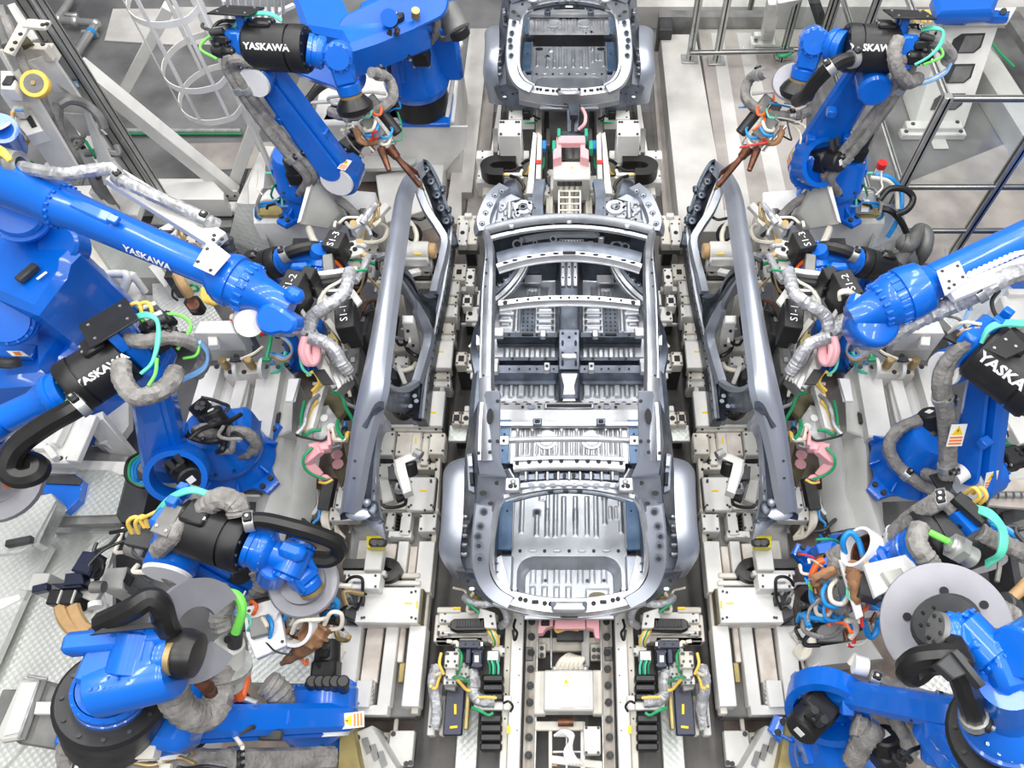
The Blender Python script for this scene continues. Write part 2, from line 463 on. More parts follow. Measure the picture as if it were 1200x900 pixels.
# ================================================================ car body in white
def beads_z(xs, ys, beads, base):
    z = base.copy()
    for cx, cy, w, l, h in beads:
        e = 0.016
        dx = np.abs(xs - cx) - w / 2; dy = np.abs(ys - cy) - l / 2
        d = np.maximum(dx, dy)
        z += .62 * h * np.clip(0.5 - d / e, 0, 1)
    return z
def stamped(mb, x0, x1, y0, y1, nx, ny, base, beads, m):
    xs, ys = np.meshgrid(np.linspace(x0, x1, nx + 1), np.linspace(y0, y1, ny + 1))
    z = beads_z(xs, ys, beads, base(xs, ys) if callable(base) else np.full_like(xs, base))
    vs = list(zip(xs.ravel().tolist(), ys.ravel().tolist(), z.ravel().tolist()))
    fs = [(j * (nx + 1) + i, j * (nx + 1) + i + 1, (j + 1) * (nx + 1) + i + 1, (j + 1) * (nx + 1) + i) for j in range(ny) for i in range(nx)]
    mb.add(vs, fs, m)
HAT = [(-1, -1), (-1, -.72), (-.62, -.72), (-.5, 1), (.5, 1), (.62, -.72), (1, -.72), (1, -1)]
def crossbar(mb, x0, y, z, w, h, bow=0.0, crown=0.0, m='steel', prof=HAT, holes=(), hr=0.012, he=None, hz=None):
    pr = [(a * w / 2, b * h / 2) for a, b in prof]
    def at(x): t = 1 - (x / x0) ** 2; return Vector((x, y + bow * t, z + crown * t))
    mb.sweep([at(-x0 + 2 * x0 * i / 20) for i in range(21)], pr, m=m, sub=1)
    for hx in holes:
        for sx in ((hx, -hx) if hx else (0,)):
            p = at(sx); mb.disc(p + Z * (h / 2 + 0.002), Z, he or hr, r'hole', e=hr)
def make_car(label):
    car = thing('car_body', label, 'car body', 'car bodies on the assembly line')
    # ---- front floor
    mb = MB('steel')
    bd = []
    for sx in (-1, 1):
        for k in range(6): bd.append((sx * (0.21 + k * 0.035), 4.22, 0.016, 0.22, 0.016))
        bd += [(sx * .33, 4.27, .09, .08, -.03), (sx * .36, 4.16, .06, .05, .03)]
        for k in range(4): bd.append((sx * 0.215, 4.07 - k * 0.068, 0.13, 0.04, 0.035))     # ladder stamping
        for k in range(3): bd.append((sx * 0.57, 4.06 - k * 0.075, 0.12 - 0.02 * k, 0.04, 0.03))
        bd += [(sx * .475, 3.96, .035, .26, .03)]
        for k in range(5): bd.append((sx * (0.19 + k * 0.088), 3.60, 0.045, 0.10 if k % 2 else .13, 0.026))
        for k in range(6): bd.append((sx * (0.15 + k * 0.085), 3.22, 0.04 if k % 3 else 0.06, 0.12, 0.034))
    stamped(mb, -.68, .68, 3.02, 4.42, 150, 150, 0.62, bd, 'steel')
    mb.build('front_floor', car)
    for sx in (-1, 1):                                               # darker reinforcement sheets on the floor
        mb = MB('steelk')
        mb.box((sx * .37, 3.95, .632), (.14, .29, .012), b=.003)
        for i in range(3):
            for j in range(6): mb.disc((sx * (.33 + .04 * i), 3.84 + .044 * j, .639), Z, .008)
        mb.build('floor_reinforcement', car, 'dark steel sheet with rows of holes')
    # ---- tunnel
    mb = MB('steeld')
    pr = [(-.125, -.1), (-.085, .09), (-.06, .105), (.06, .105), (.085, .09), (.125, -.1)]
    mb.sweep([(0, 4.5, .80), (0, 4.0, .76), (0, 3.5, .72), (0, 3.05, .70)], pr, sub=3, m='steelk')
    mb.box((0, 3.50, .838), (.17, .40, .012), b=.004, m='steeld')
    for y in (3.36, 3.46, 3.56, 3.66):
        for sx in (-1, 1): mb.disc((sx * .055, y, .846), Z, .011, e=.03 if y in (3.36, 3.56) else .012)
    mb.disc((0, 3.62, .846), Z, .012)
    for sx in (-1, 0, 1):
        mb.box((sx * .055, 4.28, .885), (.04, .30, .03), b=.008, m='steelb')
        mb.disc((sx * .055, 4.34, .902), Z, .009); mb.disc((sx * .055, 4.22, .902), Z, .008)
    mb.box((0, 3.42, .85), (.13, .05, .03), m='steelb'); 
    mb.sweep([(0, 3.26, .82), (0, 3.16, .80), (0, 3.04, .76)], [(-.06, 0), (-.05, .03), (.05, .03), (.06, 0)], m='steelb', scale=[(1.35, 1), (.8, 1), (1, 1)])
    mb.build('tunnel', car, 'dark steel centre tunnel')
    # ---- floor crossmembers
    mb = MB('steeld'); crossbar(mb, .63, 3.715, .69, .10, .11, m='steelk', holes=(.2, .28, .52)); 
    for sx in (-1, 1):
        mb.box((sx * .225, 3.70, .765), (.05, .07, .05), m='steelb'); mb.box((sx * .61, 3.72, .76), (.09, .09, .05), m='steelb'); mb.box((sx * .36, 3.715, .75), (.10, .025, .012), m='hole')
    mb.build('crossmember', car)
    mb = MB('steeld'); crossbar(mb, .63, 3.465, .70, .07, .10, m='steelk', holes=(.2, .34, .48)); mb.build('crossmember', car)
    mb = MB('steelk'); crossbar(mb, .64, 3.345, .71, .15, .13, m='steeld', holes=(.13, .27, .33, .42, .5), hr=.009)
    for sx in (-1, 1):
        mb.box((sx * .185, 3.34, .80), (.05, .08, .06), m='steelb'); mb.box((sx * .62, 3.33, .80), (.06, .09, .06), m='steelb'); mb.box((sx * .62, 3.41, .78), (.06, .05, .05), m='steelb')
        mb.disc((sx * .185, 3.34, .833), Z, .012)
    mb.build('crossmember', car)
    # ---- heel step and rear seat floor
    mb = MB('steelb')
    st = [(3.09, .66), (3.075, .72), (3.03, .73), (3.015, .79), (2.975, .80), (2.96, .85), (2.90, .865), (2.885, .90), (2.80, .91), (2.76, .92), (2.75, .95), (2.72, .95), (2.71, .92)]
    mb.grid(lambda a, b: Vector((-.60 + 1.2 * a, *st[min(int(b * 12 + .5), 12)])), 2, 12)
    for x in np.arange(-.54, .55, .09):
        mb.disc((x, 3.053, .729), Z, .02, e=.006); mb.disc((x + .03, 2.995, .799), Z, .022, e=.006)
    mb.box((0, 2.93, .872), (.40, .055, .03), b=.008, m='steel'); mb.box((0, 2.93, .889), (.36, .03, .004), m='hole')
    for sx in (-1, 1):
        mb.disc((sx * .30, 2.92, .884), Z, .03, m='steeld', e=.022); mb.disc((sx * .37, 2.92, .884), Z, .012); mb.disc((sx * .24, 2.92, .884), Z, .012)
        mb.box((sx * .245, 2.735, .965), (.07, .06, .05), m='steeld'); mb.box((sx * .245, 2.735, .985), (.04, .035, .02), m='hole')
    mb.build('rear_seat_heel', car)
    mb = MB('steel')
    bd = []
    for k in range(22):
        x = -.40 + k * .038
        if abs(abs(x) - .175) < .03: bd.append((x, 2.52, .016, .12, -.014)); continue
        bd.append((x, 2.60 + (.02 if k % 3 else -.01), .017, .24, -.015))
    stamped(mb, -.45, .45, 2.42, 2.72, 220, 40, .90, bd, 'steelb')
    for sx in (-1, 1):
        mb.lathe((sx * .175, 2.62, .895), Z, [(0, .085), (.012, .08), (.014, .06), (.02, .055), (.02, .0)], 28, 'steelb')
    mb.disc((.25, 2.47, .906), Z, .014); mb.disc((.19, 2.45, .904), Z, .008)
    mb.build('rear_seat_floor', car)
    for sx in (-1, 1):
        mb = MB('bluestrip')
        mb.box((sx * .505, 2.60, .905), (.10, .38, .03), b=.004); mb.disc((sx * .50, 2.66, .922), Z, .008); mb.disc((sx * .51, 2.52, .922), Z, .008)
        mb.box((sx * .455, 2.60, .915), (.012, .36, .02), m='steel')
        mb.build('rear_side_strip', car, 'blue coated strip beside the rear seat floor'); mb = MB('bluestrip')
        mb.box((sx * .465, 1.98, .93), (.115, .50, .03), b=.004); mb.disc((sx * .45, 2.02, .947), Z, .008); mb.box((sx * .405, 1.98, .945), (.012, .48, .02), m='steel')
        mb.build('cargo_side_strip', car, 'blue coated strip beside the cargo floor')
    # ---- cargo floor with spare wheel recess
    mb = MB('steel')
    bd = []
    for x, y, l in ((-.345, 2.0, .26), (-.235, 1.95, .20), (-.16, 2.02, .36), (-.10, 2.02, .36), (-.04, 2.0, .3), (.045, 2.0, .3), (.13, 2.0, .3), (.195, 2.02, .36), (.26, 2.07, .27), (.30, 2.02, .1), (.345, 2.02, .1), (.375, 2.0, .26), (-.16, 2.0, .1), (.045, 2.0, .09)):
        bd.append((x, y, .026, l, .014))
    bd += [(-.235, 2.02, .05, .05, .014), (-.2, 2.15, .04, .06, .012), (.26, 2.16, .04, .06, .012)]
    def base(xs, ys):
        z = np.full_like(xs, .90)
        dx = np.abs(xs - .0) - .34; dy = np.abs(ys - 1.535) - .135
        q = np.sqrt(np.maximum(dx + .09, 0) ** 2 + np.maximum(dy + .09, 0) ** 2) - .09
        z -= .15 * np.clip(.5 - q / .05, 0, 1)
        return z
    for k in range(7): bd.append((-.26 + k * .085, 1.60, .035, .11, .012)); 
    for k in range(4): bd.append((-.26 + k * .085, 1.47, .035, .10, .012))
    bd.append((.2, 1.455, .16, .1, .012))
    stamped(mb, -.41, .41, 1.37, 2.21, 230, 190, base, bd, 'steel')
    for x in (-.31, .37): mb.disc((x - .02, 2.165, .904), Z, .042, e=.022)
    mb.disc((-.235, 2.02, .918), Z, .018); mb.disc((.2, 1.455, .766), Z, .06, e=.026, m='olive')
    for x in (-.17, .13, .25): mb.disc((x, 1.565, .756), Z, .014, m='steelk'); mb.disc((x, 1.565, .758), Z, .007)
    for k in range(5): mb.disc((-.35 + .175 * k, 1.735, .905), Z, .012)
    for k in range(4): mb.box((-.26 + .175 * k, 1.735, .906), (.05, .018, .012), b=.004, m='steelb')
    mb.build('cargo_floor', car)
    # ---- inner wheelhouse walls, left built then mirrored
    mb = MB('steel')
    mb.box((-.45, 1.53, .90), (.115, .34, .06), b=.015, m='panel')
    mb.sweep([(-.53, 2.3, .98), (-.55, 2.0, 1.03), (-.55, 1.75, 1.0), (-.54, 1.52, .95)], [(-.035, -.12), (-.03, .12), (.0, .13), (.045, .02), (.05, -.12)], m='paneld', sub=4)
    mb.slab([(575, 655), (588, 650), (598, 692), (585, 692)], .99, .05, 'steelb')
    for k in range(3): p = P(582, 660 + 10 * k, 1.0); mb.disc(p, Z, .014, m='bluestrip', e=.006)
    mb.build('wheelhouse_panel', car); mb.flip().build('wheelhouse_panel', car)
    # ---- dash, cowl and toe board
    mb = MB('steeld')
    ns = 24
    def dash(a, b):
        x = -.70 + 1.4 * a; t = 1 - (x / .72) ** 2
        yy = [4.51, 4.47, 4.45, 4.42, 4.38, 4.33][min(5, int(b * 5 + .5))] + .08 * t
        zz = [1.18, 1.08, .98, .88, .74, .63][min(5, int(b * 5 + .5))]
        return Vector((x, yy, zz))
    mb.grid(dash, ns, 5, 'steelk')
    for x, z, r in ((-.46, 1.03, .03), (-.30, 1.05, .014), (-.40, .99, .014), (-.12, 1.06, .014), (-.14, 1.10, .02), (.42, 1.0, .04), (.5, 1.0, .025), (-.5, .97, .05)):
        mb.disc((x, 4.50, z), (0, -1, .6), r, m='hole', e=r)
        mb.pipe((x, 4.495, z), (0, -1, .6), r * 1.5, r, .012, 18, 'steel')
    mb.box((.02, 4.51, 1.04), (.22, .03, .06), m='steelb'); 
    for k in range(8): mb.box((-.07 + k * .026, 4.492, 1.055), (.012, .01, .05), m='hole')
    mb.box((.19, 4.50, 1.03), (.05, .03, .05), m='brass'); mb.box((.28, 4.48, 1.09), (.05, .03, .09), m='steelb')
    mb.box((.43, 4.50, 1.11), (.22, .02, .09), m='hole')
    mb.sweep([(-.42, 4.45, 1.13), (-.38, 4.49, 1.10), (-.2, 4.52, 1.11), (0, 4.53, 1.115), (.2, 4.52, 1.12), (.25, 4.50, 1.15)], [(-.02, -.02), (-.02, .02), (.02, .02), (.02, -.02)], m='steel')
    mb.build('dash_panel', car, 'dark steel bulkhead with grommet holes')
    mb = MB('steel')
    crossbar(mb, .72, 4.49, 1.22, .09, .06, bow=.11, crown=.035, m='steel', prof=[(-1, -.6), (-.8, .2), (-.3, .9), (.3, .9), (.6, .3), (1, .2), (1, -.6)])
    crossbar(mb, .70, 4.41, 1.185, .035, .03, bow=.11, crown=.03, m='steelb', prof=[(-1, -1), (-1, 1), (1, 1), (1, -1)])
    for x in (-.5, 0, .5): mb.box((x, 4.49 + .11 * (1 - (x / .72) ** 2) - .04, 1.24), (.05, .035, .03), b=.01, m='steelb')
    mb.build('cowl', car)
    mb = MB('steelb')                                                # curved toe board reinforcements
    for k, (o, w, m_) in enumerate(((0, .055, 'steelb'), (.06, .02, 'steel'), (-.07, .05, 'steeld'))):
        mb.sweep([(-.68 + o, 4.02 , .80), (-.60 + o, 4.10 , .80), (-.50 + o * .8, 4.22, .82), (-.42 + o * .6, 4.36, .84), (-.39 + o * .5, 4.46, .86)], [(-w / 2, -.02), (-w / 3, .02), (w / 3, .02), (w / 2, -.02)], m=m_)
    for k in range(6):
        t = k / 5; p = Vector((-.67 + .25 * t, 4.13 + .28 * t ** .8, .81)); mb.ball(p, .026, 'steel'); mb.disc(p + Z * .026, Z, .011)
    mb.box((-.33, 4.36, .70), (.16, .10, .02), m='steelb'); mb.box((-.62, 4.18, .7), (.1, .04, .08), m='steelb')
    mb.build('toe_board_brace', car, 'bright curved brace'); mb.flip().build('toe_board_brace', car, 'bright curved brace')
    # ---- strut towers and front rails
    for sx in (-1, 1):
        st_ = MB('steel'); 
        st_.prism([P(u, v, 1.12) for u, v in ((583, 236), (622, 234), (625, 256), (600, 262), (580, 258))], (0, 0, -.35), 'steel', .02)
        c = P(613, 244, 1.12); st_.pipe(c, Z, .085, .045, .02, 24, 'steelb'); st_.disc(c + Z * .004, Z, .05, e=.05); st_.pipe(c + Z * .006, Z, .035, .022, .016, 20, 'steeld')
        for k in range(8): st_.disc(c + Vector((math.cos(k * .785), math.sin(k * .785), 0)) * .105 + Z * .003, Z, .008)
        st_.prism([P(u, v, 1.05) for u, v in ((566, 250), (582, 234), (600, 226), (612, 232), (584, 238), (580, 262), (568, 268))], (0, 0, -.12), 'panel', .015)
        st_.sweep([P(568, 272, 1.04), P(566, 262, 1.06), P(570, 248, 1.06), P(578, 232, 1.05), P(590, 222, 1.0)], [(-.09, -.05), (-.06, .04), (.05, .05), (.09, -.05)], m='panel')
        for u, v in ((565, 262), (569, 250), (574, 240), (580, 229), (571, 268), (588, 224)): st_.ball(P(u, v, 1.1), .03, 'panel', sc=(1, 1, .7)); st_.disc(P(u, v, 1.122), Z, .009)
        for u, v in ((590, 240), (596, 240), (592, 250), (600, 255), (606, 258), (589, 257)): st_.disc(P(u, v, 1.128), Z, .011)
        st_.box(P(597, 247, 1.14), (.04, .2, .04), b=.012, m='steelb')
        st_.lathe(P(597, 232, .86), Vector((1, .2, .3)), [(0, .15), (.05, .16), (.12, .15)], 26, 'steelk')
        for k in range(16): st_.box(P(586 + random.random() * 36, 236 + random.random() * 24, 1.125), (.03 + random.random() * .05, .02 + random.random() * .04, .03), Matrix.Rotation(random.random() * 3, 3, 'Z'), .008, random.choice(('steel', 'steelb', 'panel')))
        st_.prism([P(u, v, 1.10) for u, v in ((618, 230), (626, 230), (628, 262), (621, 262))], (0, 0, -.3), 'steeld', .012)
        st_.sweep([P(632, 268, .8), P(630, 240, .8), P(633, 215, .8)], [(-.05, -.06), (-.05, .06), (.05, .06), (.05, -.06)], m='steeld')
        if sx > 0: st_.v = [(-x, y, z) for x, y, z in st_.v]
        st_.build('strut_tower', car)
    # ---- side frames
    for sx in (-1, 1):
        mb = MB('steel')
        # A pillar + roof rail
        mb.sweep([(-.735, 4.50, 1.16), (-.70, 4.36, 1.30), (-.655, 4.12, 1.50), (-.615, 3.86, 1.62), (-.60, 3.5, 1.67), (-.585, 3.1, 1.685), (-.57, 2.7, 1.675), (-.545, 2.3, 1.63), (-.535, 2.12, 1.58)],
                 [(-.05, -.03), (-.05, .0), (-.015, .03), (.03, .035), (.05, .0), (.05, -.02), (.0, -.045)], m='steel', sub=5, scale=[(.55, 1), (.6, 1), (.65, 1), (.8, 1), (1, 1), (1, 1), (1.05, 1), (1.1, 1), (.9, 1)])
        mb.sweep([(-.66, 4.1, 1.50), (-.635, 3.86, 1.615), (-.632, 3.5, 1.66), (-.62, 3.1, 1.675), (-.605, 2.7, 1.67)], [(-.018, -.012), (-.014, .02), (.012, .02), (.014, -.012)], m='steelb', sub=5)
        mb.sweep([(-.615, 3.86, 1.64), (-.585, 3.6, 1.69), (-.572, 3.1, 1.705), (-.555, 2.7, 1.70)], [(-.012, -.01), (-.012, .012), (.012, .012), (.012, -.01)], m='steel', sub=4)
        for k in range(9): mb.disc((-.628 + .005 * k, 3.75 - k * .13, 1.695 + .001 * k), Z, .009)
        # C pillar / quarter inner
        mb.prism([P(570, 457, 1.72), P(586, 457, 1.73), P(586, 540, 1.68), P(594, 558, 1.66), P(562, 556, 1.55), P(556, 520, 1.52), P(560, 472, 1.64)], (0, 0, -.05), 'panel', .01)
        mb.sweep([P(565, 472, 1.68), P(563, 500, 1.64), P(562, 540, 1.60)], [(-.012, -.01), (-.01, .014), (.01, .014), (.012, -.01)], m='steelb')
        mb.disc(P(574, 488, 1.715), (-.2, 0, 1), .022, e=.06)
        for u, v in ((574, 517), (574, 530), (561, 531), (583, 517), (583, 470)): mb.disc(P(u, v, 1.72 if v < 500 else 1.695), Z, .012)
        # dark outer quarter drop
        mb.prism([P(561, 470, 1.5), P(557, 520, 1.36), P(560, 556, 1.42), P(555, 600, 1.2), P(540, 640, .85), P(541, 570, 1.0), P(549, 500, 1.1)], (.02, 0, -.03), 'steeld')
        mb.slab([(547, 532), (553, 530), (556, 578), (549, 575)], 1.28, .04, 'steeld'); mb.slab([(548, 534), (553, 533), (554, 546), (549, 547)], 1.30, .03, 'steel'); mb.slab([(550, 553), (554, 553), (555, 568), (551, 568)], 1.30, .04, 'hole')
        # hatch corner and D pillar
        mb.prism([P(560, 556, 1.50), P(597, 548, 1.62), P(604, 560, 1.61), P(598, 578, 1.57), P(586, 588, 1.5), P(580, 600, 1.42), P(556, 603, 1.34)], (0, 0, -.05), 'steel', .01)
        for u, v, r in ((570, 556, .022), (588, 552, .03), (572, 567, .02), (583, 566, .02), (566, 578, .024), (575, 590, .018)): mb.disc(P(u, v, 1.54 if u > 575 else 1.49), (0, -.4, 1), r, e=r * .7)
        mb.sweep([P(570, 592, 1.42), P(566, 620, 1.33), P(563, 650, 1.22), P(566, 675, 1.10), P(578, 694, 1.03), P(598, 706, 1.0)], [(-.06, -.03), (-.055, .02), (.055, .025), (.065, -.03)], up=V(.25, -.5, 1), m='panel', sub=5, scale=[(1.25, 1), (1.15, 1), (1, 1), (.85, 1), (.8, 1), (.7, 1)])
        mb.sweep([P(600, 574, 1.55), P(585, 588, 1.47), P(579, 612, 1.36), P(576, 640, 1.24), P(577, 668, 1.12), P(587, 688, 1.05), P(604, 699, 1.02)], [(-.018, -.03), (-.012, .02), (.012, .02), (.018, -.03)], m='steelb', sub=5)
        for u, v, z in ((567, 600, 1.435), (563, 617, 1.37), (560, 629, 1.325), (561, 640, 1.29), (562, 655, 1.235)): 
            mb.disc(P(u, v, z + .015), (0, -.4, 1), .026, m='steelk', e=.026); mb.disc(P(u, v, z + .021), (0, -.4, 1), .015)
        # lower outer sill and B pillar bulges
        mb.sweep([(-.73, 4.4, .80), (-.74, 4.1, .76), (-.75, 3.6, .72), (-.76, 3.0, .70), (-.76, 2.7, .70)], [(-.05, -.1), (-.05, .06), (-.01, .08), (.04, .06), (.05, -.1)], m='steeld', sub=4)
        mb.sweep([P(574, 352, 1.45), P(566, 372, 1.2), P(559, 392, 1.0), P(557, 415, .85), P(561, 440, .75)], [(-.045, -.02), (-.03, .02), (.03, .02), (.045, -.02)], m='steeld')
        mb.slab([(558, 392), (562, 390), (562, 404), (558, 404)], 1.02, .1, 'steelb')
        mb.prism([(-.64, 3.9, 1.58), (-.74, 4.35, 1.1), (-.77, 4.3, .8), (-.76, 4.15, .8), (-.70, 4.1, 1.1)], (.02, 0, 0), 'steelk')
        # wheelhouse outer
        def wh(a, b):
            t = math.pi * (a * 1.08 - .04); rr = 1 - .16 * b ** 2
            wob = 1 + .025 * math.sin(9 * a) * (1 - b)
            c = math.cos(t); sn = max(math.sin(t), 0)
            return Vector((-.735 - .165 * math.sin(b * math.pi / 2) - .02 * sn + .012 * math.sin(14 * a), 2.05 + math.copysign(.43 * abs(c) ** .62, c) * rr * wob, .60 + .52 * sn ** .6 * rr))
        mb.grid(wh, 28, 8, 'panel')
        mb.prism([P(545, 600, .95), P(553, 600, 1.0), P(557, 668, .86), P(527, 664, .78), P(524, 640, .86), P(540, 635, .92)], (0, 0, -.03), 'panel', .008)
        for k in range(5): mb.box(P(543, 606 + 11 * k, 1.06 - .035 * k), (.07, .035, .04), b=.012, m='steel')
        # rear corner swoop
        mb.prism([P(534, 669, .84), P(556, 670, .90), P(570, 684, .92), P(590, 706, .90), P(600, 714, .86), P(580, 710, .74), P(556, 694, .72), P(541, 682, .76)], (0, 0, -.03), 'steeld', .006)
        mb.disc(P(553, 690, .80), (0, -.2, 1), .02, m='steelb', e=.012); mb.disc(P(548, 681, .82), Z, .01); mb.disc(P(566, 692, .86), Z, .01)
        for u, v in ((560, 675), (575, 693), (544, 676)): mb.disc(P(u, v, .885), Z, .009)
        if sx > 0: mb.v = [(-x, y, z) for x, y, z in mb.v]
        mb.build('side_frame', car)
    # ---- roof bows and headers
    mb = MB('steel'); crossbar(mb, .545, 3.77, 1.66, .16, .05, bow=.06, crown=.06, m='steeld', prof=[(-1, -1), (-1, .2), (-.5, .8), (.4, .9), (1, .1), (1, -1)])
    crossbar(mb, .545, 3.70, 1.655, .075, .06, bow=.07, crown=.06, m='steelb', holes=(.1, .2, .3, .41, .48), hr=.008, he=.022)
    mb.box((0, 3.77, 1.753), (.10, .02, .01), m='hole'); mb.build('roof_bow', car)
    mb = MB('steelb'); crossbar(mb, .515, 3.345, 1.66, .085, .05, bow=.012, crown=.05, m='steelb', holes=(0, .06, .14, .22, .30, .38, .46), hr=.009)
    for sx in (-1, 1): mb.disc((sx * .47, 3.34, 1.70), Z, .016)
    mb.build('roof_bow', car)
    mb = MB('steelb'); crossbar(mb, .455, 2.235, 1.66, .045, .024, crown=.03, m='steelb', prof=[(-1, -1), (-.6, .8), (-.2, .2), (.2, .2), (.6, .8), (1, -1)])
    for sx in (-1, 1): mb.box((sx * .43, 2.225, 1.67), (.07, .07, .02), m='steelb'); mb.disc((sx * .43, 2.22, 1.683), Z, .01)
    mb.build('roof_bow', car, 'slim bright roof bow')
    mb = MB('steelb')
    crossbar(mb, .36, 2.075, 1.63, .10, .035, crown=.03, m='steelb', holes=(.05, .12, .19, .26), hr=.014, prof=[(-1, -1), (-1, .5), (-.8, 1), (.8, 1), (1, .5), (1, -1)])
    crossbar(mb, .36, 2.09, 1.655, .03, .02, crown=.03, m='steel')
    for sx in (-1, 1): mb.pipe((sx * .335, 2.07, 1.645), Z, .03, .016, .012, 20, 'steel'); mb.disc((sx * .335, 2.07, 1.65), Z, .016)
    crossbar(mb, .32, 1.985, 1.60, .07, .03, crown=.03, m='steeld', holes=(.03, .09, .15, .21), hr=.02, he=.013)
    for k in range(9):
        x = -.28 + .07 * k; mb.box((x, 1.985, 1.645), (.018, .06, .02), b=.006, m='steelb'); mb.disc((x + .035, 1.93, 1.633), (0, -.4, 1), .022, m='steeld', e=.012)
    crossbar(mb, .36, 1.93, 1.585, .06, .035, bow=.015, crown=.035, m='steelb')
    crossbar(mb, .42, 1.875, 1.55, .05, .03, bow=.05, crown=.05, m='steel')
    crossbar(mb, .36, 1.845, 1.56, .012, .02, bow=.05, crown=.03, m='steelk', prof=[(-1, -1), (-1, 1), (1, 1), (1, -1)])
    for sx in (-1, 1):
        mb.box((sx * .365, 1.93, 1.625), (.10, .10, .035), b=.02, m='plastic' if False else 'steelb'); mb.disc((sx * .375, 1.915, 1.645), Z, .016); mb.disc((sx * .345, 1.915, 1.645), Z, .012); mb.ball((sx * .36, 1.945, 1.64), .02, 'steelb')
    for x in (-.12, -.02, .07): mb.box((x, 1.895, 1.61), (.035, .012, .006), m='hole')
    mb.build('rear_header', car)
    # ---- rear panel
    mb = MB('steel')
    def rp(x): return 1.335 + .10 * (x / .53) ** 2
    mb.sweep([(x, rp(x), .965) for x in np.linspace(-.51, .51, 21)], [(-.055, -.13), (-.055, .02), (.035, .035), (.05, .0), (.05, -.1)], m='steelb', sub=1)
    mb.sweep([(x, rp(x) - .03, .83) for x in np.linspace(-.52, .52, 21)], [(-.03, -.03), (-.03, .03), (.03, .03), (.03, -.03)], m='steel', sub=1)
    mb.box((0, rp(0) - .02, .99), (.24, .075, .06), b=.02, m='steelb')
    for x, r, e in ((-.165, .016, .016), (.165, .016, .016), (-.125, .016, .016), (-.20, 0, 0), (.33, .016, .016), (.295, .016, .016), (-.33, .016, .016), (-.295, .016, .016)):
        if r: mb.disc((x * 1.0, rp(x) - .005, 1.0), Z, r, e=e)
    for x in (-.23, .23, -.41, .41): mb.box((x, rp(x) - .005, 1.0), (.045, .025, .008), m='hole')
    for sx in (-1, 1):
        mb.disc((sx * .50, rp(.5) + .005, 1.0), Z, .018, e=.04, ax=V(0, 1, 0)); mb.disc((sx * .105, rp(.1) - .01, 1.022), Z, .018, m='steelk')
    for k in range(4): mb.disc((-.47 + .04 * k, rp(.45) + .02, 1.002), Z, .007); mb.disc((.47 - .04 * k, rp(.45) + .02, 1.002), Z, .007)
    mb.box((0, rp(0) - .045, .82), (.62, .03, .02), b=.004, m='steelb'); mb.box((0, rp(0) - .05, .88), (.12, .02, .02), m='steelk')
    mb.build('rear_panel', car)
    mb = MB('steeld')                                                # under-body rails, rest on the carrier
    mb.sweep([(-.44, 1.4, .70), (-.44, 2.4, .72), (-.47, 3.0, .55), (-.47, 4.4, .55), (-.45, 5.0, .75)], [(-.05, -.06), (-.05, .06), (.05, .06), (.05, -.06)], m='steeld')
    mb.build('under_rail', car); mb.flip().build('under_rail', car)
    return car
car = make_car('silver car body between the two side panels, its whole floor visible')
